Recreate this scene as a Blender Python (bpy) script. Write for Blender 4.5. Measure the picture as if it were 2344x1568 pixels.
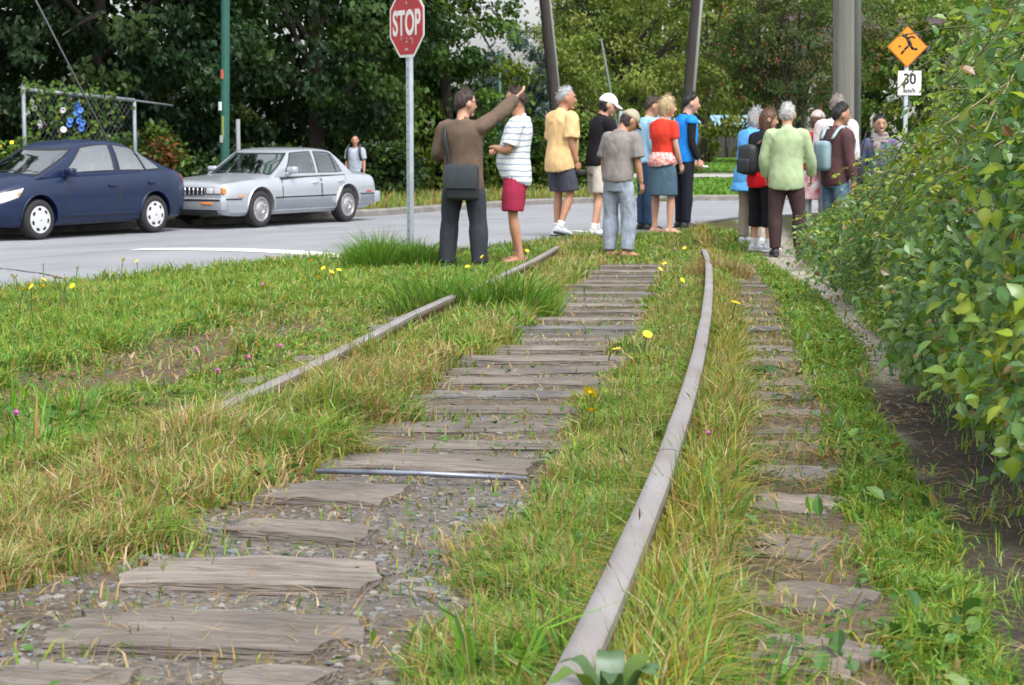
import bpy, bmesh, math, random
import numpy as np
from mathutils import Vector, Matrix, noise as mnoise

R = math.radians
scene = bpy.context.scene
for o in list(bpy.data.objects):
    bpy.data.objects.remove(o)
COL = scene.collection
rng = np.random.default_rng(11)
random.seed(11)

# ------------------------------------------------------------------ camera
# photo coordinates used for surveying: 2344 x 1568
FPX, CAMZ, PITCH = 4500.0, 1.6, math.atan(474 / 4500)
cam = bpy.data.objects.new('camera', bpy.data.cameras.new('camera'))
COL.objects.link(cam)
cam.location = (0, 0, CAMZ)
cam.rotation_euler = (math.pi / 2 - PITCH, 0, 0)
cam.data.sensor_width = 36
cam.data.lens = 36 * FPX / 2344
cam.data.clip_start = 0.1
cam.data.clip_end = 4000
cam.data.dof.use_dof = True
cam.data.dof.focus_distance = 7.0
cam.data.dof.aperture_fstop = 14.0
scene.camera = cam

# ------------------------------------------------------------------ sky, sun, exposure
SUN_EL, SUN_AZ = 58, 150          # azimuth clockwise from +Y (view direction)
world = bpy.data.worlds.new('World')
scene.world = world
world.use_nodes = True
nt = world.node_tree
nt.nodes.clear()
wo = nt.nodes.new('ShaderNodeOutputWorld')
bg = nt.nodes.new('ShaderNodeBackground')
sky = nt.nodes.new('ShaderNodeTexSky')
sky.sky_type = 'NISHITA'
sky.sun_disc = False
sky.sun_elevation = R(SUN_EL)
sky.sun_rotation = R(SUN_AZ)
sky.dust_density = 4.0
sky.ozone_density = 1.0
hs = nt.nodes.new('ShaderNodeHueSaturation')
hs.inputs['Saturation'].default_value = 0.22
nt.links.new(sky.outputs[0], hs.inputs['Color'])
nt.links.new(hs.outputs[0], bg.inputs['Color'])
bg.inputs['Strength'].default_value = 0.15
nt.links.new(bg.outputs[0], wo.inputs['Surface'])

sun = bpy.data.objects.new('sun', bpy.data.lights.new('sun', 'SUN'))
COL.objects.link(sun)
sun.data.energy = 0.95
sun.data.angle = R(30)
sun.data.color = (1.0, 0.975, 0.94)
sd = Vector((math.sin(R(SUN_AZ)) * math.cos(R(SUN_EL)), math.cos(R(SUN_AZ)) * math.cos(R(SUN_EL)), math.sin(R(SUN_EL))))
sun.rotation_euler = sd.to_track_quat('Z', 'Y').to_euler()
sun.location = (0, 0, 30)

scene.view_settings.view_transform = 'Standard'
scene.view_settings.look = 'None'
scene.view_settings.gamma = 1.0
scene.view_settings.use_curve_mapping = False
scene.view_settings.exposure = 1.25
scene.render.engine = 'CYCLES'
scene.cycles.use_denoising = True
scene.cycles.max_bounces = 7
scene.cycles.diffuse_bounces = 3
scene.cycles.glossy_bounces = 3
scene.cycles.transmission_bounces = 4
scene.cycles.transparent_max_bounces = 6
scene.cycles.use_adaptive_sampling = True
scene.cycles.adaptive_threshold = 0.015

# ------------------------------------------------------------------ survey helpers
SP, CP = math.sin(PITCH), math.cos(PITCH)


def ray(px, py):
    a, b = (px - 1172) / FPX, -(py - 784) / FPX
    return Vector((a, CP + b * SP, -SP + b * CP))


def at(px, py, y):
    r = ray(px, py)
    t = y / r.y
    return Vector((r.x * t, y, CAMZ + r.z * t))


def on_plane(px, py, z0, slope):
    """where the sight line meets depth-below-camera = z0 + slope*y"""
    r = ray(px, py)
    t = z0 / (-r.z - slope * r.y)
    return Vector((r.x * t, r.y * t, CAMZ + r.z * t))


# ------------------------------------------------------------------ numpy noise
_tab = np.random.default_rng(5).random((256, 256))


def vnoise(x, y, scale, seed=0):
    x = np.asarray(x, float) * scale + seed * 17.31
    y = np.asarray(y, float) * scale + seed * 9.77
    xi, yi = np.floor(x).astype(int), np.floor(y).astype(int)
    fx, fy = x - xi, y - yi
    fx, fy = fx * fx * (3 - 2 * fx), fy * fy * (3 - 2 * fy)
    a = _tab[xi % 256, yi % 256]; b = _tab[(xi + 1) % 256, yi % 256]
    c = _tab[xi % 256, (yi + 1) % 256]; d = _tab[(xi + 1) % 256, (yi + 1) % 256]
    return (a * (1 - fx) + b * fx) * (1 - fy) + (c * (1 - fx) + d * fx) * fy


def fbm(x, y, scale, seed=0, octv=3):
    s = 0; amp = 0.5; tot = 0
    for k in range(octv):
        s = s + amp * vnoise(x, y, scale * 2 ** k, seed + k * 3)
        tot += amp; amp *= 0.5
    return s / tot


def sstep(a, b, x):
    t = np.clip((np.asarray(x, float) - a) / (b - a), 0, 1)
    return t * t * (3 - 2 * t)


# ------------------------------------------------------------------ terrain
UX, UY = 0.5708, 0.8211           # direction of the street


def street(s, n):
    return (s * UX - n * UY, s * UY + n * UX)


NEAR = np.array([street(-80, 13.8), street(-20, 13.8), street(0, 13.8), street(8, 13.8), street(14, 13.8), (-2.0, 21.0), (-0.2, 21.9), (0.67, 23.3),
                 (1.46, 23.8), (2.14, 24.8), (2.5, 26.5), (3.56, 30.3), (6, 34.5), (12, 39), (30, 44), (90, 56)])
FAR = np.array([street(-80, 24.7), street(-20, 24.7), street(0, 24.7), street(20, 24.7), street(31, 24.7), (-1.4, 42), (0.6, 45.8), (3, 48), (7, 49.3), (30, 53.5), (90, 66)])


def sdist(P, x, y):
    """signed distance to a polyline, positive on its left"""
    x = np.asarray(x, float); y = np.asarray(y, float)
    best = np.full(x.shape, 1e9); sg = np.ones(x.shape)
    for (ax, ay), (bx, by) in zip(P[:-1], P[1:]):
        dx, dy = bx - ax, by - ay
        L2 = dx * dx + dy * dy
        t = np.clip(((x - ax) * dx + (y - ay) * dy) / L2, 0, 1)
        ex, ey = x - ax - t * dx, y - ay - t * dy
        d = ex * ex + ey * ey
        c = dx * (y - ay) - dy * (x - ax)
        m = d < best - 1e-9
        best = np.where(m, d, best); sg = np.where(m, np.where(c >= 0, 1.0, -1.0), sg)
    return np.sqrt(best) * sg


def znear(x, y):
    s = np.asarray(x) * UX + np.asarray(y) * UY
    return np.interp(s, [0, 12, 19, 24, 30, 45], [1.44, 1.40, 1.20, 1.19, 1.30, 1.47])


def plane_z(y):
    return 0.82 + 0.0233 * np.clip(y, -20, 26)


def road_depth(x, y, dn=None, df=None):
    dn = sdist(NEAR, x, y) if dn is None else dn
    df = sdist(FAR, x, y) if df is None else df
    v = np.clip(dn / np.maximum(dn - df, 1e-3), 0, 1)
    zn = znear(x, y)
    return zn + (1.6 - zn) * sstep(0, 0.85, v)


def gz(x, y, road_cut=0.0):
    """ground height (world z), vectorised"""
    x = np.asarray(x, float); y = np.asarray(y, float)
    dn = sdist(NEAR, x, y); df = sdist(FAR, x, y)
    near = plane_z(y) * (1 - sstep(-3.5, 0, dn)) + (znear(x, y) + 0.01) * sstep(-3.5, 0, dn)
    road = road_depth(x, y, dn, df) + road_cut
    far = 1.6 - 0.10 * sstep(0, 0.15, df) - 0.0062 * np.clip(df, 0, 90) - 0.03 * np.clip(df, 0, 8) * (x < -2)
    d = np.where(dn < 0, near, np.where(df < 0, road, far))
    return CAMZ - d


def gz1(x, y):
    return float(gz(np.array([x]), np.array([y]))[0])


def on_ground(px, py, h=0.0):
    r = ray(px, py)
    lo, hi = 1.5, 130.0
    ts = np.concatenate([np.linspace(1.5, 40, 800), np.linspace(40, 130, 300)[1:]])
    g = gz(r.x * ts, r.y * ts) + h
    z = CAMZ + r.z * ts
    k = np.argmax(z < g)
    t0, t1 = ts[max(k - 1, 0)], ts[k]
    for _ in range(20):
        tm = (t0 + t1) / 2
        if CAMZ + r.z * tm < gz1(r.x * tm, r.y * tm) + h: t1 = tm
        else: t0 = tm
    return Vector((r.x * t1, r.y * t1, CAMZ + r.z * t1))


# track centre line, surveyed along the right rail's head
_rr = [(1290, 1568), (1372, 1400), (1437, 1240), (1520, 1050), (1577, 900), (1600, 800), (1617, 700), (1624, 640), (1621, 600), (1611, 570)]
_pp = [on_plane(x, y, 0.67, 0.0233) for x, y in _rr]
_co = np.polyfit([p.y for p in _pp], [p.x for p in _pp], 4)
_yend = max(p.y for p in _pp)


def rail_x(y):
    y = np.asarray(y, float)
    yc = np.clip(y, 1.0, _yend)
    sl = np.polyval(np.polyder(_co), _yend)
    return np.polyval(_co, yc) + (y - yc) * np.where(y > _yend, sl, np.polyval(np.polyder(_co), 1.0))


def rail_slope(y):
    return (rail_x(np.asarray(y, float) + 0.05) - rail_x(np.asarray(y, float) - 0.05)) / 0.1


def track_q(x, y):
    """signed sideways distance from the track's centre (right rail at +0.75)"""
    return (np.asarray(x) - rail_x(y)) / np.sqrt(1 + rail_slope(y) ** 2) + 0.7525


def track_xy(q, y):
    """point of the track at lateral offset q, around depth y"""
    s = rail_slope(y)
    l = np.sqrt(1 + s * s)
    return rail_x(y) + (q - 0.7525) / l, y - (q - 0.7525) * s / l


# ------------------------------------------------------------------ object helpers
def tag(o, label=None, cat=None, group=None, kind=None):
    if label: o['label'] = label
    if cat: o['category'] = cat
    if group: o['group'] = group
    if kind: o['kind'] = kind
    return o


def empty(name, loc, rz=0.0, label=None, cat=None, group=None):
    o = bpy.data.objects.new(name, None)
    COL.objects.link(o)
    o.empty_display_size = 0.2
    o.location = loc
    o.rotation_euler = (0, 0, rz)
    return tag(o, label, cat, group)


def link(name, me, parent=None, loc=None, rot=None):
    o = bpy.data.objects.new(name, me)
    COL.objects.link(o)
    if parent: o.parent = parent
    if loc is not None: o.location = loc
    if rot is not None: o.rotation_euler = rot
    return o


def np_mesh(name, V, polys, mats, cols=None, smooth=True, midx=None):
    """polys: list of int arrays (n,k) sharing V"""
    me = bpy.data.meshes.new(name)
    V = np.ascontiguousarray(V, dtype=np.float32)
    me.vertices.add(len(V)); me.vertices.foreach_set('co', V.ravel())
    lt = np.concatenate([np.full(len(p), p.shape[1], np.int32) for p in polys])
    li = np.concatenate([np.ascontiguousarray(p, np.int32).ravel() for p in polys])
    ls = np.concatenate([[0], np.cumsum(lt)[:-1]]).astype(np.int32)
    me.loops.add(len(li)); me.loops.foreach_set('vertex_index', li)
    me.polygons.add(len(lt)); me.polygons.foreach_set('loop_start', ls)
    try: me.polygons.foreach_set('loop_total', lt)
    except Exception: pass
    me.polygons.foreach_set('use_smooth', np.full(len(lt), smooth))
    if midx is not None: me.polygons.foreach_set('material_index', np.ascontiguousarray(midx, np.int32))
    for m in (mats if isinstance(mats, (list, tuple)) else [mats]): me.materials.append(m)
    if cols is not None:
        a = me.attributes.new('col', 'FLOAT_COLOR', 'POINT')
        c = np.ones((len(V), 4), np.float32); c[:, :3] = cols
        a.data.foreach_set('color', c.ravel())
    me.update(calc_edges=True)
    return me


def bm_mesh(name, bm, mats, smooth=True, angle=None):
    me = bpy.data.meshes.new(name)
    bmesh.ops.recalc_face_normals(bm, faces=bm.faces)
    bm.to_mesh(me); bm.free()
    for m in (mats if isinstance(mats, (list, tuple)) else [mats]): me.materials.append(m)
    if smooth:
        me.polygons.foreach_set('use_smooth', [True] * len(me.polygons))
        if angle: me.set_sharp_from_angle(angle=R(angle))
    return me


def box(bm, c, s, rot=None, bevel=0.0):
    m = Matrix.Translation(Vector(c)) @ (rot.to_4x4() if rot is not None else Matrix()) @ Matrix.Diagonal((s[0], s[1], s[2], 1))
    g = bmesh.ops.create_cube(bm, size=1, matrix=m)
    if bevel:
        es = list({e for v in g['verts'] for e in v.link_edges})
        bmesh.ops.bevel(bm, geom=es, offset=bevel, segments=2, affect='EDGES', profile=0.6)
    return g


def spline(pts, rad, sub=3):
    """catmull-rom resample of points and radii"""
    P = [Vector(p) for p in pts]; Q = [tuple(r) if isinstance(r, (tuple, list)) else (r, r) for r in rad]
    if len(P) < 3 or sub <= 1: return P, Q
    op, oq = [], []
    n = len(P)
    for i in range(n - 1):
        a, b, c, d = P[max(i - 1, 0)], P[i], P[i + 1], P[min(i + 2, n - 1)]
        qa, qb, qc, qd = Q[max(i - 1, 0)], Q[i], Q[i + 1], Q[min(i + 2, n - 1)]
        for k in range(sub):
            t = k / sub
            f = lambda p0, p1, p2, p3: 0.5 * ((2 * p1) + (-p0 + p2) * t + (2 * p0 - 5 * p1 + 4 * p2 - p3) * t * t + (-p0 + 3 * p1 - 3 * p2 + p3) * t ** 3)
            op.append(f(a, b, c, d))
            oq.append(tuple(f(*z) for z in zip(qa, qb, qc, qd)))
    op.append(P[-1]); oq.append(Q[-1])
    return op, oq


def loft(bm, pts, rad, side=(1, 0, 0), seg=12, sub=3, cap=True):
    P, Q = spline(pts, rad, sub)
    side = Vector(side)
    rings = []
    n = len(P)
    for i in range(n):
        t = (P[min(i + 1, n - 1)] - P[max(i - 1, 0)])
        if t.length < 1e-9: t = Vector((0, 0, 1))
        t.normalize()
        s = side - t * side.dot(t)
        if s.length < 1e-3: s = Vector((0, 1, 0)) - t * t.y
        s.normalize(); side = s
        u = t.cross(s)
        rings.append([bm.verts.new(P[i] + s * (math.cos(a) * Q[i][0]) + u * (math.sin(a) * Q[i][1])) for a in (2 * math.pi * k / seg for k in range(seg))])
    for r0, r1 in zip(rings[:-1], rings[1:]):
        for k in range(seg):
            bm.faces.new((r0[k], r0[(k + 1) % seg], r1[(k + 1) % seg], r1[k]))
    if cap:
        bm.faces.new(rings[0][::-1]); bm.faces.new(rings[-1])
    return rings


def tube(bm, pts, r, seg=8, sub=1):
    if not isinstance(r, (list, tuple)): r = [r] * len(pts)
    return loft(bm, pts, r, side=(0.3, 0.9, 0.1), seg=seg, sub=sub)


def lathe(bm, prof, M=Matrix(), seg=32):
    """prof: (radius, axial) pairs around local Z"""
    rings = []
    for r, z in prof:
        rings.append([bm.verts.new(M @ Vector((r * math.cos(2 * math.pi * k / seg), r * math.sin(2 * math.pi * k / seg), z))) for k in range(seg)])
    for a, b in zip(rings[:-1], rings[1:]):
        for k in range(seg):
            bm.faces.new((a[k], a[(k + 1) % seg], b[(k + 1) % seg], b[k]))
    return rings


def ellipsoid(bm, c, r, M=Matrix(), u=16, v=10):
    bmesh.ops.create_uvsphere(bm, u_segments=u, v_segments=v, radius=1, matrix=M @ Matrix.Translation(Vector(c)) @ Matrix.Diagonal((r[0], r[1], r[2], 1)))


# ------------------------------------------------------------------ materials
def mat(name, color, rough=0.6, metal=0.0, nscale=0.0, namt=0.0, bump=0.0, bscale=None, spec=0.5, coat=0.0, attr=None, stretch=(1, 1, 1), col2=None, detail=4.0):
    m = bpy.data.materials.new(name)
    m.use_nodes = True
    t = m.node_tree
    p = t.nodes['Principled BSDF']
    p.inputs['Roughness'].default_value = rough
    p.inputs['Metallic'].default_value = metal
    p.inputs['Specular IOR Level'].default_value = spec
    p.inputs['Coat Weight'].default_value = coat
    p.inputs['Coat Roughness'].default_value = 0.04
    p.inputs['Base Color'].default_value = (*color, 1)
    src = None
    if attr:
        a = t.nodes.new('ShaderNodeAttribute'); a.attribute_name = attr; src = a.outputs['Color']
    if nscale or bump:
        tc = t.nodes.new('ShaderNodeTexCoord')
        mp = t.nodes.new('ShaderNodeMapping'); mp.inputs['Scale'].default_value = stretch
        t.links.new(tc.outputs['Object'], mp.inputs['Vector'])
    if nscale:
        nz = t.nodes.new('ShaderNodeTexNoise'); nz.inputs['Scale'].default_value = nscale; nz.inputs['Detail'].default_value = detail
        nz.inputs['Roughness'].default_value = 0.62
        t.links.new(mp.outputs[0], nz.inputs['Vector'])
        rmp = t.nodes.new('ShaderNodeMapRange')
        rmp.inputs['From Min'].default_value = 0.3; rmp.inputs['From Max'].default_value = 0.7
        t.links.new(nz.outputs['Fac'], rmp.inputs['Value'])
        if col2:
            mx = t.nodes.new('ShaderNodeMix'); mx.data_type = 'RGBA'
            t.links.new(rmp.outputs[0], mx.inputs[0])
            mx.inputs[6].default_value = (*color, 1); mx.inputs[7].default_value = (*col2, 1)
            if src: t.links.new(src, mx.inputs[6])
            src = mx.outputs[2]
        else:
            rmp.inputs['To Min'].default_value = 1 - namt; rmp.inputs['To Max'].default_value = 1 + namt
            mx = t.nodes.new('ShaderNodeMix'); mx.data_type = 'RGBA'; mx.blend_type = 'MULTIPLY'; mx.inputs[0].default_value = 1
            mx.inputs[6].default_value = (*color, 1)
            if src: t.links.new(src, mx.inputs[6])
            t.links.new(rmp.outputs[0], mx.inputs[7])
            src = mx.outputs[2]
    if src: t.links.new(src, p.inputs['Base Color'])
    if bump:
        nb = t.nodes.new('ShaderNodeTexNoise'); nb.inputs['Scale'].default_value = bscale or nscale; nb.inputs['Detail'].default_value = 6
        t.links.new(mp.outputs[0], nb.inputs['Vector'])
        b = t.nodes.new('ShaderNodeBump'); b.inputs['Strength'].default_value = bump; b.inputs['Distance'].default_value = 0.02
        t.links.new(nb.outputs['Fac'], b.inputs['Height'])
        t.links.new(b.outputs[0], p.inputs['Normal'])
    return m


def leafmat(name, trans=0.35, rough=0.45, gloss=0.05, tint=(1.0, 1.0, 1.0)):
    m = bpy.data.materials.new(name)
    m.use_nodes = True
    t = m.node_tree
    t.nodes.clear()
    out = t.nodes.new('ShaderNodeOutputMaterial')
    a = t.nodes.new('ShaderNodeAttribute'); a.attribute_name = 'col'
    d = t.nodes.new('ShaderNodeBsdfDiffuse')
    tr = t.nodes.new('ShaderNodeBsdfTranslucent')
    g = t.nodes.new('ShaderNodeBsdfGlossy'); g.inputs['Roughness'].default_value = rough; g.inputs['Color'].default_value = (0.9, 0.95, 1, 1)
    m1 = t.nodes.new('ShaderNodeMixShader'); m1.inputs[0].default_value = trans
    m2 = t.nodes.new('ShaderNodeMixShader'); m2.inputs[0].default_value = gloss
    tn = t.nodes.new('ShaderNodeMix'); tn.data_type = 'RGBA'; tn.blend_type = 'MULTIPLY'; tn.inputs[0].default_value = 1
    tn.inputs[7].default_value = (1.1, 1.15, 0.6, 1)
    t.links.new(a.outputs['Color'], tn.inputs[6])
    t.links.new(a.outputs['Color'], d.inputs['Color'])
    t.links.new(tn.outputs[2], tr.inputs['Color'])
    t.links.new(d.outputs[0], m1.inputs[1]); t.links.new(tr.outputs[0], m1.inputs[2])
    t.links.new(m1.outputs[0], m2.inputs[1]); t.links.new(g.outputs[0], m2.inputs[2])
    t.links.new(m2.outputs[0], out.inputs['Surface'])
    return m


def text_mesh(body, size, depth, m, sx=1.0, bold=0.0):
    cu = bpy.data.curves.new('text', 'FONT')
    cu.body = body; cu.size = size; cu.extrude = depth; cu.align_x = 'CENTER'; cu.align_y = 'CENTER'; cu.offset = bold
    o = bpy.data.objects.new('text', cu)
    COL.objects.link(o)
    me = bpy.data.meshes.new_from_object(o.evaluated_get(bpy.context.evaluated_depsgraph_get()))
    bpy.data.objects.remove(o); bpy.data.curves.remove(cu)
    me.transform(Matrix.Diagonal((sx, 1, 1, 1)))
    me.materials.clear(); me.materials.append(m)
    return me


def bake(bm, mods, mats, smooth=True):
    """run modifiers over a bmesh and return the finished mesh"""
    me = bpy.data.meshes.new('tmp')
    bmesh.ops.recalc_face_normals(bm, faces=bm.faces)
    bm.to_mesh(me); bm.free()
    o = bpy.data.objects.new('tmp', me)
    COL.objects.link(o)
    for kind, kw in mods:
        md = o.modifiers.new(kind, kind)
        for k, v in kw.items(): setattr(md, k, v)
    dg = bpy.context.evaluated_depsgraph_get()
    dg.update()
    out = bpy.data.meshes.new_from_object(o.evaluated_get(dg))
    bpy.data.objects.remove(o); bpy.data.meshes.remove(me)
    out.materials.clear()
    for m in (mats if isinstance(mats, (list, tuple)) else [mats]): out.materials.append(m)
    out.polygons.foreach_set('use_smooth', [smooth] * len(out.polygons))
    return out
# ------------------------------------------------------------------ colours of ground cover
def cover(x, y):
    """masks over the ground: bare corridor, dryness, blade height, density"""
    q = track_q(x, y)
    dn = sdist(NEAR, x, y)
    n1 = fbm(x, y, 2.2, 1) - 0.5; n2 = fbm(x, y, 5.5, 2) - 0.5; n3 = fbm(x, y, 0.9, 3) - 0.5
    qq = q + n1 * 0.34 + n2 * 0.14
    far = sstep(16, 20, y)
    fore = sstep(6.0, 3.6, y)
    lo, hi = -0.24 - 0.16 * fore - 0.06 * sstep(9, 14, y), 0.40 + 0.10 * sstep(4.0, 3.3, y)
    mid = sstep(lo - 0.05, lo + 0.05, qq) * sstep(hi + 0.05, hi - 0.05, qq) * (1 - sstep(19.0, 20.0, y))
    qr = q + n2 * 0.16
    rgt = sstep(0.88, 0.93, qr) * sstep(1.25, 1.19, qr) * (1 - sstep(17, 19.5, y)) * 0.97
    rut = sstep(-2.15, -2.0, qq) * sstep(-1.34, -1.46, qq) * sstep(5.2, 6.2, y) * sstep(13.5, 11, y) * 0.97
    pw = 0.08 + 0.22 * sstep(12, 20, y)
    pc = 1.49 + 0.10 * sstep(6, 10, y) + 0.15 * sstep(10, 20, y)
    pth = sstep(pw + 0.06, pw - 0.03, np.abs(q + n2 * 0.10 - pc)) * sstep(4.8, 5.8, y)
    soil = sstep(1.36, 1.43, q + n1 * 0.10) * sstep(9, 7.5, y) * np.where(q > 1.4, 1, 0)
    return q, qq, dn, n1, n2, n3, mid, rgt, rut, pth, soil, far


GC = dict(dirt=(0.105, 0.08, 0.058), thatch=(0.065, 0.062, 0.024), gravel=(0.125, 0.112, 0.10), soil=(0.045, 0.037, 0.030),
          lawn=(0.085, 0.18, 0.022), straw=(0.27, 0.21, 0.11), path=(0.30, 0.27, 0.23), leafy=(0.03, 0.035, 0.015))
GC = {k: np.array(v) for k, v in GC.items()}


def ground_color(x, y):
    q, qq, dn, n1, n2, n3, mid, rgt, rut, pth, soil, far = cover(x, y)
    df = sdist(FAR, x, y)
    c = np.tile(GC['thatch'], (len(x), 1))

    def put(c, k, m):
        m = np.clip(m, 0, 1)[:, None]
        return c * (1 - m) + GC[k] * m
    c = put(c, 'straw', sstep(-1.0, -0.7, q) * sstep(-0.1, -0.3, q) * 0.6)
    c = put(c, 'dirt', rut)
    c = put(c, 'dirt', rgt)
    c = put(c, 'gravel', mid)
    c = put(c, 'dirt', mid * sstep(-0.1, 0.12, n1 + n3 * 0.6) * 0.75)
    c = put(c, 'thatch', mid * sstep(8, 12, y) * sstep(0.0, 0.15, n2) * 0.8)
    c = put(c, 'path', pth)
    c = put(c, 'soil', soil)
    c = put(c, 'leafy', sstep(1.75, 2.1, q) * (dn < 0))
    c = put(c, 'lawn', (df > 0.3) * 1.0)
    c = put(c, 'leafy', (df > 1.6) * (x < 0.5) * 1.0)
    c = c * (0.85 + 0.3 * fbm(x, y, 3.1, 9))[:, None]
    return c


M_ground = mat('ground_soil', (0.1, 0.1, 0.1), rough=0.95, attr='col', nscale=38, namt=0.42, bump=0.7, bscale=60, spec=0.15)

xs = np.unique(np.round(np.concatenate([-np.geomspace(9, 1500, 40)[::-1], np.arange(-9, 7.01, 0.11), np.geomspace(7.1, 1500, 40)]), 3))
ys = np.unique(np.round(np.concatenate([-np.geomspace(1, 300, 18)[::-1], np.arange(1, 8, 0.08), np.arange(8, 27, 0.1), np.geomspace(27, 130, 90), np.geomspace(135, 2500, 24)]), 3))
GX, GY = np.meshgrid(xs, ys)
fx, fy = GX.ravel(), GY.ravel()
def gtop(x, y, cut=0.0):
    """height of the modelled soil surface"""
    c = cover(x, y)
    near = (np.abs(x) < 9) & (y > 1) & (y < 26) & (c[2] < 0)
    tie = np.maximum(c[6], c[7])
    nz = (fbm(x, y, 4.0, 21) - 0.5) * 0.035 + (fbm(x, y, 14.0, 22) - 0.5) * 0.022
    return gz(x, y, cut) + np.where(near, nz * (1 - 0.72 * tie) + (0.014 - 0.004 * sstep(6, 8, y)) * tie, 0) - 0.03 * (c[8] + c[9] * 0.6)


hz = gtop(fx, fy, 0.13)
nx, ny = len(xs), len(ys)
ii = (np.arange(ny - 1)[:, None] * nx + np.arange(nx - 1)[None, :]).ravel()
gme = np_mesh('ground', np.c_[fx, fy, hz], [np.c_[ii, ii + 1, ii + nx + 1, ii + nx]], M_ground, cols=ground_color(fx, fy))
tag(link('ground', gme), kind='structure')

# ------------------------------------------------------------------ road
def resample(P, n, arc=None):
    d = np.concatenate([[0], np.cumsum(np.hypot(*np.diff(P, axis=0).T))])
    t = np.linspace(0, d[-1], n) if arc is None else np.interp(arc, [0, 1], [0, d[-1]])
    return np.c_[np.interp(t, d, P[:, 0]), np.interp(t, d, P[:, 1])]


M_road = mat('asphalt', (0.215, 0.222, 0.238), rough=0.85, nscale=0.45, namt=0.16, bump=0.35, bscale=120, spec=0.3)
_b = M_road.node_tree
# broad near-edge waypoints matched to far-edge waypoints
A = np.array([street(-60, 13.8), street(-20, 13.8), street(0, 13.8), street(8, 13.8), street(14, 13.8), (-2.0, 21.0), (-0.2, 21.9), (0.67, 23.3), (1.46, 23.8), (2.14, 24.8), (2.5, 26.5), (3.56, 30.3), (6, 34.5), (12, 39), (30, 44), (90, 56)])
B = np.array([street(-60, 24.7), street(-20, 24.7), street(0, 24.7), street(8, 24.7), street(14, 24.7), street(18, 24.7), street(22, 24.7), street(26, 24.7), street(29, 24.7), street(31, 24.7), (-1.4, 42), (0.6, 45.8), (3, 48), (7, 49.3), (30, 53.5), (90, 66)])
Ad, Bd = [], []
for k in range(len(A) - 1):
    m = 8
    for j in range(m):
        Ad.append(A[k] + (A[k + 1] - A[k]) * j / m); Bd.append(B[k] + (B[k + 1] - B[k]) * j / m)
Ad.append(A[-1]); Bd.append(B[-1])
Ad, Bd = np.array(Ad), np.array(Bd)
wob = (vnoise(Ad[:, 0], Ad[:, 1], 1.7, 4) - 0.5) * 0.12
NV = 36
vv = np.linspace(0, 1, NV)
gx = Ad[:, None, 0] * (1 - vv) + Bd[:, None, 0] * vv
gy = Ad[:, None, 1] * (1 - vv) + Bd[:, None, 1] * vv
gx[:, 0] += wob; gy[:, 0] += wob
rz = CAMZ - road_depth(gx.ravel(), gy.ravel())
V = np.c_[gx.ravel(), gy.ravel(), rz]
na = len(Ad)
ii = (np.arange(na - 1)[:, None] * NV + np.arange(NV - 1)[None, :]).ravel()
F = np.c_[ii, ii + NV, ii + NV + 1, ii + 1][:, ::-1]
sk = V[0::NV].copy(); sk[:, 2] -= 0.16; sk[:, :2] += np.array([0.8211, -0.5708]) * 0.05
kk = np.arange(na - 1)
F2 = np.c_[kk * NV, kk * NV + NV, len(V) + kk + 1, len(V) + kk][:, ::-1]
tag(link('road', np_mesh('road', np.r_[V, sk], [F, F2], M_road)), kind='structure')


def road_sheet(name, pts_grid, m, h=0.005):
    """flat paint laid on the road: grid of (x, y) rows"""
    g = np.array(pts_grid, float); r, c = g.shape[:2]
    x, y = g[..., 0].ravel(), g[..., 1].ravel()
    z = CAMZ - road_depth(x, y) + h
    ii = (np.arange(r - 1)[:, None] * c + np.arange(c - 1)[None, :]).ravel()
    me = np_mesh(name, np.c_[x, y, z], [np.c_[ii, ii + 1, ii + c + 1, ii + c]], m)
    return tag(link(name, me), kind='structure')


M_paint = mat('road_paint', (0.74, 0.74, 0.72), rough=0.7, nscale=18, namt=0.22, col2=None)
M_tar = mat('tar_seam', (0.05, 0.05, 0.052), rough=0.6)
p0, p1 = on_ground(318, 571, 0), on_ground(775, 588, 0)
dx, dy = p1.x - p0.x, p1.y - p0.y
L = math.hypot(dx, dy); px_, py_ = -dy / L, dx / L
road_sheet('stop_line_marking', [[(p0.x + dx * t + px_ * w, p0.y + dy * t + py_ * w) for t in np.linspace(0, 1.06, 30)] for w in np.linspace(-0.17, 0.17, 5)], M_paint, 0.006)
# worn white curve by the crossing, with its dark seam
arc = []
for k in range(14):
    t = k / 13
    arc.append((0.72 + 0.33 * math.sin(t * 1.5), 24.6 - 1.1 * t + 0.5 * math.cos(t * 1.6)))
def ribbon(line, w0, w1):
    g = []
    for w in np.linspace(w0, w1, 3):
        row = []
        for k, (x, y) in enumerate(line):
            a = line[max(k - 1, 0)]; b = line[min(k + 1, len(line) - 1)]
            tx, ty = b[0] - a[0], b[1] - a[1]; l = math.hypot(tx, ty)
            row.append((x - ty / l * w, y + tx / l * w))
        g.append(row)
    return g
road_sheet('curved_road_marking', ribbon(arc, 0.0, 0.10), M_paint, 0.006)
road_sheet('road_seam', ribbon(arc, 0.13, 0.17), M_tar, 0.006)

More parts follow.
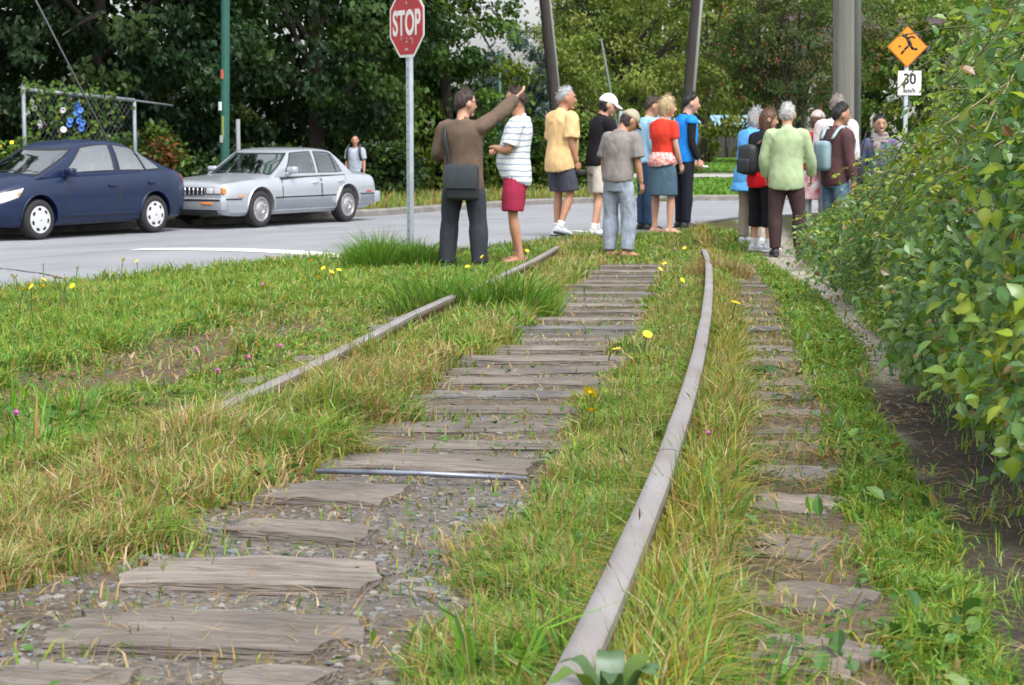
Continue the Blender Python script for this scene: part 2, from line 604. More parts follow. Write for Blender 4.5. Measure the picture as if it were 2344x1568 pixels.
# ------------------------------------------------------------------ far kerb
M_kerb = mat('kerb_concrete', (0.17, 0.16, 0.145), rough=0.9, nscale=3.5, namt=0.35, bump=0.3, bscale=50)
FK = resample(FAR, 400)
tk = np.gradient(FK, axis=0); tk /= np.hypot(*tk.T)[:, None]
nk = np.c_[-tk[:, 1], tk[:, 0]]
prof = [(-0.02, -0.1), (-0.02, 0.10), (0.02, 0.13), (0.17, 0.135), (0.17, -0.1)]
zb = CAMZ - 1.6
V = np.concatenate([np.c_[FK + nk * o, np.full(len(FK), zb + h)] for o, h in prof])
n_ = len(FK); F = []
for j in range(len(prof) - 1):
    a = np.arange(n_ - 1) + j * n_
    F.append(np.c_[a, a + 1, a + n_ + 1, a + n_])
tag(link('kerb', np_mesh('kerb', V, F, M_kerb, smooth=False)), kind='structure')

# far footpath across the lawn, beyond the street
def strip(name, pa, pb, w, m, h=0.012, n=60):
    t = np.linspace(0, 1, n)
    x = pa[0] + (pb[0] - pa[0]) * t; y = pa[1] + (pb[1] - pa[1]) * t
    x2, y2 = x, y + w
    V = np.r_[np.c_[x, y, gz(x, y) + h], np.c_[x2, y2, gz(x2, y2) + h]]
    a = np.arange(n - 1)
    return tag(link(name, np_mesh(name, V, [np.c_[a, a + 1, a + n + 1, a + n]], m)), kind='structure')
M_path = mat('footpath_concrete', (0.34, 0.33, 0.31), rough=0.9, nscale=2.0, namt=0.15)
pf = on_ground(1660, 406)
strip('footpath', (2.5, pf.y - 0.6), (60, pf.y + 6), 5.5, M_path)

# filled cracks along and across the street
for k, (s0, s1, n0, n1) in enumerate([(-4, 34, 17.5, 17.6), (6, 30, 20.9, 21.2), (13, 15.5, 14.2, 20.0), (24, 26, 15, 23)]):
    rr_ = np.random.default_rng(k)
    t = np.linspace(0, 1, 60)
    sx_ = s0 + (s1 - s0) * t + rr_.normal(0, 0.02, 60); nn_ = n0 + (n1 - n0) * t + 0.35 * (vnoise(t * 9, t * 0 + k, 1.0, k) - 0.5) + 0.1 * (vnoise(t * 40, t * 0 + k, 1.0, k) - 0.5)
    road_sheet('road_seam', ribbon([street(a_, b_) for a_, b_ in zip(sx_, nn_)], -0.012, 0.016), M_tar, 0.005)
# ------------------------------------------------------------------ railway track
M_rail = mat('weathered_rail_steel', (0.315, 0.295, 0.30), rough=0.42, metal=0.35, nscale=7, namt=0.30, bump=0.06, bscale=60, stretch=(1, 0.25, 1), col2=(0.20, 0.165, 0.148))
M_rust = mat('rusty_rail_side', (0.115, 0.068, 0.045), rough=0.85, nscale=20, namt=0.4, bump=0.4, bscale=80)
M_wood = mat('weathered_sleeper_wood', (0.25, 0.218, 0.19), rough=0.9, nscale=9, namt=0.3, bump=0.8, bscale=28, stretch=(0.35, 5.0, 5.0), col2=(0.105, 0.085, 0.072))
M_wood_grey = mat('grey_sleeper_wood', (0.23, 0.22, 0.215), rough=0.9, nscale=9, namt=0.3, bump=0.8, bscale=28, stretch=(0.35, 5.0, 5.0), col2=(0.11, 0.105, 0.10))
M_rod = mat('bluish_steel', (0.20, 0.22, 0.27), rough=0.4, metal=0.5, nscale=20, namt=0.3)

for m_ in (M_wood, M_wood_grey):
    t_ = m_.node_tree; p_ = t_.nodes['Principled BSDF']; src_ = p_.inputs['Base Color'].links[0].from_socket
    oi = t_.nodes.new('ShaderNodeObjectInfo'); tc_ = t_.nodes.new('ShaderNodeTexCoord'); ad = t_.nodes.new('ShaderNodeVectorMath'); ad.operation = 'ADD'
    t_.links.new(tc_.outputs['Object'], ad.inputs[0]); t_.links.new(oi.outputs['Location'], ad.inputs[1])
    n2_ = t_.nodes.new('ShaderNodeTexNoise'); n2_.inputs['Scale'].default_value = 4.5; n2_.inputs['Detail'].default_value = 5
    t_.links.new(ad.outputs[0], n2_.inputs['Vector'])
    r2_ = t_.nodes.new('ShaderNodeMapRange'); r2_.inputs['From Min'].default_value = 0.33; r2_.inputs['From Max'].default_value = 0.62; r2_.inputs['To Min'].default_value = 0.66; r2_.inputs['To Max'].default_value = 1.12
    t_.links.new(n2_.outputs['Fac'], r2_.inputs['Value'])
    r3_ = t_.nodes.new('ShaderNodeMapRange'); r3_.inputs['To Min'].default_value = 0.78; r3_.inputs['To Max'].default_value = 1.15
    t_.links.new(oi.outputs['Random'], r3_.inputs['Value'])
    mu_ = t_.nodes.new('ShaderNodeMath'); mu_.operation = 'MULTIPLY'; t_.links.new(r2_.outputs[0], mu_.inputs[0]); t_.links.new(r3_.outputs[0], mu_.inputs[1])
    mx_ = t_.nodes.new('ShaderNodeMix'); mx_.data_type = 'RGBA'; mx_.blend_type = 'MULTIPLY'; mx_.inputs[0].default_value = 1
    t_.links.new(src_, mx_.inputs[6]); t_.links.new(mu_.outputs[0], mx_.inputs[7]); t_.links.new(mx_.outputs[2], p_.inputs['Base Color'])

track = empty('railway_track', (0.2, 3.6, CAMZ - 0.90), label='old overgrown railway track curving left towards the street crossing', cat='railway track')


def child(o, root):
    """parent keeping the world place"""
    o.parent = root
    o.matrix_parent_inverse = Matrix.LocRotScale(root.location, root.rotation_euler, None).inverted()
    return o


RAILP = [(-0.027, -0.034), (-0.028, -0.020), (-0.026, -0.006), (-0.018, -0.001), (-0.006, 0.001), (0.006, 0.001), (0.018, -0.001), (0.026, -0.006), (0.028, -0.020), (0.027, -0.034),
         (0.012, -0.045), (0.009, -0.11), (0.065, -0.128), (0.065, -0.14), (-0.065, -0.14), (-0.065, -0.128), (-0.009, -0.11), (-0.012, -0.045)]


def rail(q, y0, y1, joints):
    yy = np.linspace(y0, y1, max(3, int((y1 - y0) / 0.12)))
    V, F = [], []
    k = len(RAILP)
    x, y = track_xy(q, yy)
    z = CAMZ - (0.67 + 0.0233 * np.minimum(y, 24)) - 0.004
    z = z + (vnoise(yy, yy * 0 + q, 0.9, 3) - 0.5) * 0.015
    if q < 0: z = z - 0.05 * sstep(10, 6.5, yy) - 0.12 * sstep(6.0, 4.9, yy)
    s = rail_slope(yy); l = np.sqrt(1 + s * s)
    for i in range(len(yy)):
        w = 1.0
        for o, h in RAILP: V.append((x[i] + o / l[i] * w, y[i] - o * s[i] / l[i] * w, z[i] + h))
    for i in range(len(yy) - 1):
        for j in range(k): F.append((i * k + j, i * k + (j + 1) % k, (i + 1) * k + (j + 1) % k, (i + 1) * k + j))
    head = np.tile([1, 1, 0, 0, 0, 0, 0, 0, 1, 1, 1, 1, 1, 1, 1, 1, 1, 1][:k], len(yy) - 1)
    me = np_mesh('rail', np.array(V), [np.array(F)[:, ::-1]], [M_rail, M_rust], midx=head)
    me.set_sharp_from_angle(angle=R(40))
    return child(link('rail', me), track)


rail(0.7525, 1.7, 4.90, []); rail(0.7525, 4.908, 11.2, []); rail(0.7525, 11.207, 19.8, [])
rail(-0.7525, 1.7, 9.0, []); rail(-0.7525, 9.005, 20.3, [])


def plank(a, b, w, th, m, seed, ragged=0.03, split=False):
    """weathered timber from a to b (top centre line ends), sunk into the ballast"""
    r = np.random.default_rng(seed)
    a, b = Vector(a), Vector(b)
    ex = (b - a); L = ex.length; ex.normalize()
    ez = Vector((0, 0, 1)); ey = ez.cross(ex).normalized(); ez = ex.cross(ey)
    nu = max(6, int(L / 0.07)); nv = 9
    cr = [(int(r.integers(1, 8)), r.uniform(0, 0.8), r.uniform(0.15, 0.6), r.uniform(0.004, 0.010)) for _ in range(5)]
    bm = bmesh.new()
    g = []
    rag0 = np.convolve(np.pad(r.normal(0, ragged * 0.6, nv), 1, 'edge'), [0.25, 0.5, 0.25], 'valid'); rag1 = np.convolve(np.pad(r.normal(0, ragged * 0.6, nv), 1, 'edge'), [0.25, 0.5, 0.25], 'valid')
    ew = [vn for vn in (vnoise(np.arange(nu + 1) * 0.37, np.zeros(nu + 1) + seed, 1.0, 2) - 0.5)]
    ew2 = [vn for vn in (vnoise(np.arange(nu + 1) * 0.37, np.zeros(nu + 1) + seed, 1.0, 6) - 0.5)]
    for i in range(nu + 1):
        row = []
        for j in range(nv):
            v = -1 + 2 * j / (nv - 1)
            u = i / nu
            off = rag0[j] * (1 - u) ** 14 + rag1[j] * u ** 14
            z = -0.004 * abs(v) ** 5 + r.normal(0, 0.0018) - (0.014 if split and j == 4 else 0) - 0.004 * (max(0, 1 - u * nu / 1.2) + max(0, 1 - (1 - u) * nu / 1.2))
            z -= sum(d_ for j_, u_, l_, d_ in cr if j_ == j and u_ < u < u_ + l_)
            yv = v * w / 2 * (1 + 0.05 * (ew[i] if v > 0 else ew2[i]) * 2)
            row.append(bm.verts.new((u * L - L / 2 + off, yv, z)))
        g.append(row)
    for i in range(nu):
        for j in range(nv - 1): bm.faces.new((g[i][j], g[i + 1][j], g[i + 1][j + 1], g[i][j + 1]))
    def low(vs): return [bm.verts.new((v.co.x, v.co.y, -th)) for v in vs]
    ring = [g[i][0] for i in range(nu + 1)] + [g[nu][j] for j in range(1, nv)] + [g[i][nv - 1] for i in range(nu - 1, -1, -1)] + [g[0][j] for j in range(nv - 2, 0, -1)]
    lw = low(ring); k = len(ring)
    for i in range(k): bm.faces.new((ring[i], ring[(i + 1) % k], lw[(i + 1) % k], lw[i]))
    bm.faces.new(lw[::-1])
    me = bm_mesh('sleeper', bm, m, angle=40)
    M = Matrix((ex, ey, ez)).transposed().to_4x4(); M.translation = (a + b) / 2
    o = link('sleeper', me)
    o.location = M.translation; o.rotation_euler = M.to_euler()
    o.location -= Vector(track.location)
    o.parent = track
    return o


def trk(px, py, h=0.042):
    return on_plane(px, py, 0.82 - h, 0.0233)


# surveyed sleepers: left end and right end of what shows in the corridor, then the stub right of the rail
SL = [  # x0, y0, x1, y1, stub_x1, stub_y, broken
    (-60, 1562, 262, 1566, None, None, True), (505, 1564, 725, 1570, None, None, True),
    (128, 1422, 790, 1440, (1722, 1474, 1972, 1502), None, True),
    (308, 1296, 850, 1306, (1735, 1342, 1950, 1372), None, True),
    (535, 1190, 838, 1214, (1725, 1236, 1905, 1252), None, True),
    (655, 1113, 906, 1124, (1722, 1138, 1900, 1150), None, True),
    (760, 1048, 1215, 1060, (1712, 1073, 1890, 1081), None, False)]
for k, (x0, y0, x1, y1, stub, _, br) in enumerate(SL):
    plank(trk(x0, y0), trk(x1, y1), 0.25 if k != 4 else 0.15, 0.10, M_wood, 100 + k, ragged=0.035, split=(k in (2, 4)))
    if stub:
        a, b = trk(stub[0], stub[1], 0.032), trk(stub[2], stub[3], 0.032)
        plank(a, b, 0.23, 0.10, M_wood_grey if k == 6 else M_wood, 140 + k, ragged=0.03, split=True)
plank(trk(565, 1204), trk(825, 1222, 0.03), 0.07, 0.06, M_wood, 160, ragged=0.04)
plank(trk(1062, 1128, 0.015), trk(1215, 1136, 0.015), 0.16, 0.06, M_wood_grey, 161, ragged=0.04)
plank(trk(880, 1330, 0.015), trk(1030, 1345, 0.015), 0.18, 0.06, M_wood_grey, 162, ragged=0.05)
FULL = [(885, 998, 1283), (935, 958, 1335), (978, 918, 1335), (1025, 887, 1390), (1045, 858, 1405), (1090, 833, 1222), (1112, 810, 1440), (1138, 786, 1450), (1178, 761, 1462),
        (1200, 741, 1458), (1200, 720, 1462), (1190, 703, 1490), (1200, 687, 1495), (1220, 672, 1495), (1235, 659, 1495), (1265, 646, 1500), (1290, 635, 1500), (1320, 624, 1500), (1340, 614, 1500), (1360, 605, 1500)]
for k, (x0, y0, x1) in enumerate(FULL):
    c = trk((x0 + x1) / 2, y0, 0.05)
    qa, qb = (-1.05, 1.19) if k != 5 else (-0.35, 0.02)
    r = np.random.default_rng(k + 50)
    qa += r.normal(0, 0.05); qb += r.normal(0, 0.03)
    ax, ay = track_xy(qa, c.y); bx, by = track_xy(qb, c.y)
    # sleepers lie nearly square to the view here, a little skewed
    sk = -0.02 - 0.5 * float(rail_slope(c.y)) * 0.0
    ay = c.y + (ax - c.x) * sk; by = c.y + (bx - c.x) * sk
    h = 0.027 + r.normal(0, 0.005)
    a = (float(ax), float(ay), CAMZ - (0.82 + 0.0233 * ay) + h); b = (float(bx), float(by), CAMZ - (0.82 + 0.0233 * by) + h - 0.003)
    plank(a, b, 0.195 + r.normal(0, 0.012), 0.12, M_wood_grey if k in (3, 9, 14) else M_wood, 200 + k, ragged=0.03)
    if k == 5:
        ax, ay = track_xy(0.95, c.y)
        plank((float(ax), c.y, CAMZ - (0.82 + 0.0233 * c.y) + 0.045), (float(bx), by, b[2]), 0.21, 0.1, M_wood, 250)
# gauge rod lying across the sleepers
bm = bmesh.new()
a, b = trk(722, 1078, 0.05), trk(1205, 1096, 0.035)
tube(bm, [a, (a + b) / 2 + Vector((0, 0, 0.004)), b], 0.0075, 8)
child(link('gauge_rod', bm_mesh('gauge_rod', bm, M_rod)), track)

# ------------------------------------------------------------------ ballast stones
def icos():
    bm = bmesh.new(); bmesh.ops.create_icosphere(bm, subdivisions=1, radius=1)
    V = np.array([v.co[:] for v in bm.verts]); F = np.array([[v.index for v in f.verts] for f in bm.faces]); bm.free()
    return V, F
IV, IF = icos()


def stones(n, xr, yr, keep, smin, smax, seed, name, m):
    r = np.random.default_rng(seed)
    x = r.uniform(*xr, n); y = r.uniform(*yr, n)
    k = r.random(n) < keep(x, y)
    x, y = x[k], y[k]; n = len(x)
    s = smin * (smax / smin) ** (r.random(n) ** 2.2)
    th = r.uniform(0, 6.28, n); c, si = np.cos(th), np.sin(th)
    J = IV[None] * (1 + r.normal(0, 0.16, (n, len(IV), 1)))
    J = J * s[:, None, None] * np.stack([r.uniform(0.8, 1.3, n), r.uniform(0.7, 1.1, n), r.uniform(0.4, 0.7, n)], 1)[:, None, :]
    X = J[..., 0] * c[:, None] - J[..., 1] * si[:, None] + x[:, None]
    Y = J[..., 0] * si[:, None] + J[..., 1] * c[:, None] + y[:, None]
    Z = J[..., 2] + (gtop(x, y) + s * 0.1)[:, None]
    V = np.stack([X, Y, Z], -1).reshape(-1, 3)
    F = (IF[None] + (np.arange(n) * len(IV))[:, None, None]).reshape(-1, 3)
    base = np.array([[0.15, 0.143, 0.135], [0.12, 0.108, 0.095], [0.20, 0.185, 0.165], [0.085, 0.085, 0.088], [0.135, 0.143, 0.158]])[r.integers(0, 5, n)] * r.uniform(0.75, 1.2, (n, 1))
    cols = np.repeat(base, len(IV), 0)
    return tag(link(name, np_mesh(name, V, [F], m, cols=cols, smooth=False)), kind='stuff')


M_stone = mat('ballast_stone', (0.3, 0.3, 0.3), rough=0.9, attr='col', nscale=70, namt=0.2)
stones(30000, (-2.2, 1.3), (2.6, 7.0), lambda x, y: cover(x, y)[6] * 0.85 * sstep(7, 3, y), 0.0035, 0.015, 3, 'ballast_gravel', M_stone)
stones(9000, (-2, 2.5), (6.0, 14), lambda x, y: np.maximum(cover(x, y)[6] * 0.5, cover(x, y)[9] * 0.9), 0.005, 0.016, 4, 'loose_gravel', M_stone)
# ------------------------------------------------------------------ leaves
LEAF4 = (np.array([[0, 0, 0], [0.45, 0.36, 0.07], [1, 0, -0.08], [0.45, -0.36, 0.07]]), [np.array([[0, 1, 2], [0, 2, 3]])])
LEAF8 = (np.array([[0, 0, 0], [1, 0, -0.12], [0.4, 0, 0], [0.36, 0.36, 0.09], [0.36, -0.36, 0.09], [0.72, 0, -0.03], [0.72, 0.27, 0.05], [0.72, -0.27, 0.05]]),
         [np.array([[0, 2, 3], [0, 4, 2], [5, 1, 6], [7, 1, 5]]), np.array([[2, 5, 6, 3], [4, 7, 5, 2]])])


def leaf_arrays(P, D, N, L, tmpl, cols, wid=1.0):
    """P base points, D directions, N approximate normals, L lengths -> arrays for np_mesh"""
    T, faces = tmpl
    D = D / np.linalg.norm(D, axis=1, keepdims=True)
    S = np.cross(N, D); S /= np.linalg.norm(S, axis=1, keepdims=True) + 1e-9
    W = np.cross(D, S)
    V = P[:, None] + L[:, None, None] * (T[None, :, 0, None] * D[:, None] + wid * T[None, :, 1, None] * S[:, None] + T[None, :, 2, None] * W[:, None])
    k = len(T)
    off = (np.arange(len(P)) * k)[:, None, None]
    F = [(f[None] + off).reshape(-1, f.shape[1]) for f in faces]
    return V.reshape(-1, 3), F, np.repeat(cols, k, 0)


def rand_dir(r, n):
    v = r.normal(size=(n, 3))
    return v / np.linalg.norm(v, axis=1, keepdims=True)


def palette(r, n, cols, jit=0.2):
    c = np.array(cols)[r.integers(0, len(cols), n)]
    return c * r.uniform(1 - jit, 1 + jit, (n, 1)) * r.uniform(0.93, 1.07, (n, 3))


M_leaf = leafmat('tree_leaves', trans=0.30, gloss=0.010, rough=0.35)
M_needle = leafmat('needles', trans=0.15, gloss=0.02)
M_bark = mat('bark', (0.035, 0.028, 0.022), rough=0.95, nscale=7, namt=0.4, bump=0.8, bscale=14, stretch=(1, 1, 0.25))


def tree(name, base, h, crown_c, crown_r, label, cols, n_clump, n_leaf, leaf, trunk_r=0.2, limbs=7, clump_r=(0.35, 0.75), droop=0.35, seed=1, group=None, cat='tree', wid=1.0, fill=0.25, mat_=None, multi=1):
    r = np.random.default_rng(seed)
    root = empty(name, base, label=label, cat=cat, group=group)
    bz = Vector(base)
    cc = np.array(crown_c) - np.array(bz)
    cr = np.array(crown_r)
    bm = bmesh.new()
    ends = []
    for mtr in range(multi):
        ox, oy = (0, 0) if multi == 1 else (r.normal(0, 0.35), r.normal(0, 0.25))
        top = Vector((cc[0] + ox * 3, cc[1] + oy * 2, cc[2] + cr[2] * 0.35))
        mid = Vector((cc[0] * 0.3 + ox * 1.4, cc[1] * 0.3 + oy, top.z * 0.5))
        tube(bm, [(ox, oy, -0.3), (ox * 1.1, oy, 0.5), mid, top], [trunk_r * 1.25, trunk_r, trunk_r * 0.75, trunk_r * 0.2], 9, 3)
        for k in range(limbs):
            t = r.uniform(0.25, 0.85)
            a = Vector((ox, oy, 0)).lerp(top, t) if t > 0.5 else Vector((ox, oy, 0)).lerp(mid, t * 2)
            an = r.uniform(0, 6.28)
            e = Vector((cc[0] + cr[0] * 0.8 * math.cos(an), cc[1] + cr[1] * 0.8 * math.sin(an), cc[2] + cr[2] * r.uniform(-0.5, 0.6)))
            m = (a + e) / 2 + Vector((0, 0, r.uniform(0, 0.5)))
            tube(bm, [a, m, e], [trunk_r * 0.4, trunk_r * 0.25, trunk_r * 0.07], 6, 3)
    link('trunk', bm_mesh('trunk', bm, M_bark), root)
    # crown: clumps near the shell, fewer inside
    d = rand_dir(r, n_clump)
    rad = np.where(r.random(n_clump) < fill, r.uniform(0.3, 0.75, n_clump), r.uniform(0.74, 1.0, n_clump))
    lump = 1 + 0.28 * (vnoise(d[:, 0] * 2 + 7, d[:, 2] * 2 + d[:, 1], 1.3, seed) - 0.5) * 2
    C = cc + d * cr * (rad * lump)[:, None]
    C[:, 2] = np.maximum(C[:, 2], 0.25)
    cs = r.uniform(*clump_r, n_clump)
    ccol = palette(r, n_clump, cols, 0.22)
    idx = np.repeat(np.arange(n_clump), n_leaf)
    n = len(idx)
    o = rand_dir(r, n) * (r.random((n, 1)) ** 0.45)
    o[:, 2] *= 0.62
    P = C[idx] + o * cs[idx][:, None]
    P[:, 2] = np.maximum(P[:, 2], 0.05)
    out = P - cc; out /= np.linalg.norm(out, axis=1, keepdims=True) + 1e-6
    D = out * 0.55 + rand_dir(r, n) * 0.75; D[:, 2] -= droop
    N = rand_dir(r, n) * 0.75 + np.array([0, 0, 1.0]) + out * 0.3
    L = leaf * r.uniform(0.65, 1.35, n)
    V, F, c = leaf_arrays(P, D, N, L, LEAF4, ccol[idx] * r.uniform(0.8, 1.2, (n, 1)), wid)
    link('crown', np_mesh('crown', V, F, mat_ or M_leaf, cols=c, smooth=False), root)
    return root


def ground_pt(x, y):
    return (x, y, gz1(x, y) - 0.05)


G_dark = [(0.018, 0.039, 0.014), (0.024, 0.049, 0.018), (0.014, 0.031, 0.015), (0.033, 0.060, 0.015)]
G_maple = [(0.05, 0.10, 0.02), (0.07, 0.125, 0.022), (0.04, 0.08, 0.022), (0.105, 0.145, 0.02)]
G_olive = [(0.13, 0.175, 0.036), (0.155, 0.20, 0.042), (0.105, 0.15, 0.032), (0.18, 0.215, 0.05)]
G_rowan = [(0.065, 0.10, 0.032), (0.08, 0.115, 0.036), (0.085, 0.08, 0.034), (0.06, 0.09, 0.03)]
G_yel = [(0.13, 0.13, 0.015), (0.10, 0.11, 0.015), (0.15, 0.15, 0.02)]
G_blue = [(0.05, 0.085, 0.075), (0.065, 0.10, 0.095), (0.045, 0.075, 0.06)]
G_bright = [(0.09, 0.16, 0.03), (0.11, 0.19, 0.035), (0.075, 0.14, 0.025)]

# dark maples along the far side of the street, left
dk = 'dark maples behind the parked cars'
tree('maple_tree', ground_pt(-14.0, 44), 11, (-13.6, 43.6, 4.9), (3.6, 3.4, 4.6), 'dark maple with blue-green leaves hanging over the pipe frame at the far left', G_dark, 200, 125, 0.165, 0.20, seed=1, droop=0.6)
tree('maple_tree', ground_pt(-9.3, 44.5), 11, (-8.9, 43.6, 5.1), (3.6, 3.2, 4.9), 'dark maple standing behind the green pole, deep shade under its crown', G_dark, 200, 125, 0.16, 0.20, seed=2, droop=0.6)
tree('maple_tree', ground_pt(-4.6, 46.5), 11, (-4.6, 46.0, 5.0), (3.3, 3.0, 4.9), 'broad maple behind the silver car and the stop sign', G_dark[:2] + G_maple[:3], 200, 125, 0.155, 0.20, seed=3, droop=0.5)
tree('maple_tree', ground_pt(-1.6, 50.5), 11, (-2.0, 50.0, 4.9), (2.25, 2.0, 4.7), 'lighter green maple behind the man pointing, sky showing at its edge', G_maple, 150, 125, 0.145, 0.18, seed=4, droop=0.45)
tree('cedar_tree', ground_pt(-11.6, 39.5), 5, (-11.6, 39.5, 2.2), (1.25, 1.0, 2.3), 'yellow-green cedar behind the blue car at the edge of the view', G_yel, 90, 110, 0.11, 0.12, seed=5, clump_r=(0.2, 0.4), droop=-0.3, wid=0.6, mat_=M_needle, limbs=3)
# middle distance beyond the street
tree('spruce_tree', ground_pt(-0.1, 66), 9, (-0.1, 66, 2.5), (1.3, 1.3, 2.5), 'blue-green spruce between the maple and the leaning dark pole', G_blue, 120, 70, 0.20, 0.2, seed=6, clump_r=(0.25, 0.5), droop=0.3, wid=0.5, mat_=M_needle)
tree('willow_tree', ground_pt(4.1, 72), 7, (4.1, 72, 4.4), (3.2, 2.6, 4.6), 'large olive-green willow behind the people in caps', G_olive, 240, 110, 0.16, 0.22, seed=7, droop=0.5, wid=0.7, multi=3)
tree('willow_tree', ground_pt(1.9, 68), 5, (2.0, 68, 2.6), (1.6, 1.5, 2.2), 'smaller olive willow just right of the leaning dark pole', G_olive, 90, 80, 0.18, 0.15, seed=17, droop=0.5, wid=0.7)
rw = tree('rowan_tree', ground_pt(10.2, 70), 6, (10.0, 70, 4.8), (3.2, 2.4, 3.0), 'dark rowan dotted with red berries left of the thick wooden pole', G_rowan, 200, 110, 0.14, 0.16, seed=8, droop=0.4, wid=0.6, multi=3)
tree('poplar_tree', ground_pt(9.0, 92), 9, (9.0, 92, 5.6), (4.2, 2.5, 4.4), 'pale olive tree rising behind the rowan', G_olive, 150, 80, 0.22, 0.25, seed=9, droop=0.3)
tree('poplar_tree', ground_pt(15.0, 84), 9, (15.0, 84, 4.0), (3.0, 2.5, 3.8), 'green tree behind the thick wooden pole, sky through its top', G_maple, 110, 80, 0.20, 0.25, seed=10, droop=0.3)
tree('poplar_tree', ground_pt(16.6, 80), 9, (16.6, 80, 4.6), (2.9, 2.3, 3.6), 'mid-green tree behind the yellow warning sign', G_bright + G_olive, 130, 80, 0.18, 0.25, seed=12, droop=0.3)
tree('spruce_tree', ground_pt(4.4, 95), 12, (4.4, 95, 7), (2.2, 2.0, 5), 'dark conifer top showing over the olive willow', G_dark, 130, 80, 0.26, 0.25, seed=13, droop=0.4, wid=0.5)
# berries on the rowan: clusters of red fruit
r = np.random.default_rng(3)
bm = bmesh.new()
for k in range(200):
    d = Vector(rand_dir(r, 1)[0]); d.y = -abs(d.y)
    p = Vector((10.0, 70, 4.8)) - Vector(rw.location) + Vector((d.x * 3.0, d.y * 2.4, d.z * 2.8))
    if p.z < 0.4: continue
    bmesh.ops.create_icosphere(bm, subdivisions=1, radius=r.uniform(0.022, 0.05), matrix=Matrix.Translation(p))
be = link('berries', bm_mesh('berries', bm, mat('berry_red', (0.16, 0.022, 0.012), rough=0.4)), rw)
be['kind'] = 'stuff'

# shrubs beyond the far kerb
def shrub(base, rx, ry, h, label, cols, n_clump, n_leaf, leaf, seed, name='shrub', droop=0.2):
    b = Vector(base)
    return tree(name, base, h, (b.x, b.y, b.z + h * 0.5), (rx, ry, h * 0.55), label, cols, n_clump, n_leaf, leaf, 0.035, 5, (0.18, 0.42), droop, seed, None, 'shrub', fill=0.35, multi=2)


shrub(ground_pt(-0.75, 50.6), 0.9, 0.7, 2.0, 'bright green shrub behind the striped polo shirt', G_bright, 60, 70, 0.12, 31)
shrub(ground_pt(0.9, 51.5), 0.8, 0.7, 1.9, 'leafy shrub between the striped shirt and the yellow shirt', G_maple, 50, 70, 0.13, 32)
shrub(ground_pt(2.0, 51), 0.85, 0.6, 2.1, 'pale green shrub behind the man in the white cap', G_bright, 60, 70, 0.13, 33)
shrub(ground_pt(-7.2, 39.2), 0.9, 0.6, 1.5, 'undergrowth of green and russet leaves between the two cars', G_maple + [(0.16, 0.07, 0.025)], 60, 60, 0.11, 34)
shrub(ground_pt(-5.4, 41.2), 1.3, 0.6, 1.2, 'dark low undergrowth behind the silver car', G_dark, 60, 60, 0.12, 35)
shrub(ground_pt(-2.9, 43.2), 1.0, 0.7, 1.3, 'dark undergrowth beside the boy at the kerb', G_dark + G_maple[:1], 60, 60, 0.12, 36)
shrub(ground_pt(9.6, 62), 0.7, 0.6, 1.5, 'grey-green bush with white flowers near the lawn edge', G_bright + [(0.5, 0.5, 0.48)], 40, 60, 0.10, 37)
shrub(ground_pt(14.0, 58), 2.2, 1.0, 2.6, 'dark bushes behind the thick pole and the smiling woman', G_rowan + G_maple, 110, 70, 0.14, 38)
shrub(ground_pt(3.2, 76), 2.6, 1.0, 2.4, 'dark hedge bush in front of the plank fence end', G_dark + G_olive, 110, 60, 0.15, 39)

# dense woods behind everything, reading as one mass
r = np.random.default_rng(77)
n = 52000
t = r.random(n)
wx = np.where(t < 0.52, r.uniform(-26, -0.6, n), r.uniform(-1, 40, n))
wy = np.where(t < 0.52, 51 + 0.28 * (wx + 26) * 0 + r.uniform(0, 3.5, n), r.uniform(112, 122, n))
hmax = np.where(t < 0.52, 8.5 - 2.5 * fbm(wx, wy, 0.3, 4), 8.5 + 4.0 * fbm(wx, wy * 0, 0.22, 5))
hmax = np.where((t < 0.52) & (wx > -1.9), 2.6, hmax)
hmax = np.where((t >= 0.52) & (wx < 2.4), 4.2, hmax)
wz = r.random(n) * hmax
P = np.c_[wx, wy, wz + gz(wx, wy)]
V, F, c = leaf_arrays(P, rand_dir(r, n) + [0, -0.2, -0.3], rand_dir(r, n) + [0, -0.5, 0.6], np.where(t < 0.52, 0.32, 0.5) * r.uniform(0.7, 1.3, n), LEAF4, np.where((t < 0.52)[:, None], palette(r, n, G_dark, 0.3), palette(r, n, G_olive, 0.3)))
w_ = link('woods', np_mesh('woods', V, F, M_leaf, cols=c, smooth=False)); tag(w_, kind='stuff')
# ------------------------------------------------------------------ grass
M_grass = leafmat('grass_blades', trans=0.26, gloss=0.02, rough=0.4)
GREEN = np.array([(0.13, 0.255, 0.030), (0.165, 0.29, 0.034), (0.22, 0.30, 0.044), (0.075, 0.18, 0.036), (0.145, 0.265, 0.055)])
TAN = np.array([(0.36, 0.27, 0.13), (0.30, 0.21, 0.09), (0.42, 0.34, 0.19), (0.33, 0.20, 0.075)])
YEL = np.array([(0.26, 0.24, 0.03), (0.22, 0.24, 0.03), (0.32, 0.22, 0.04)])


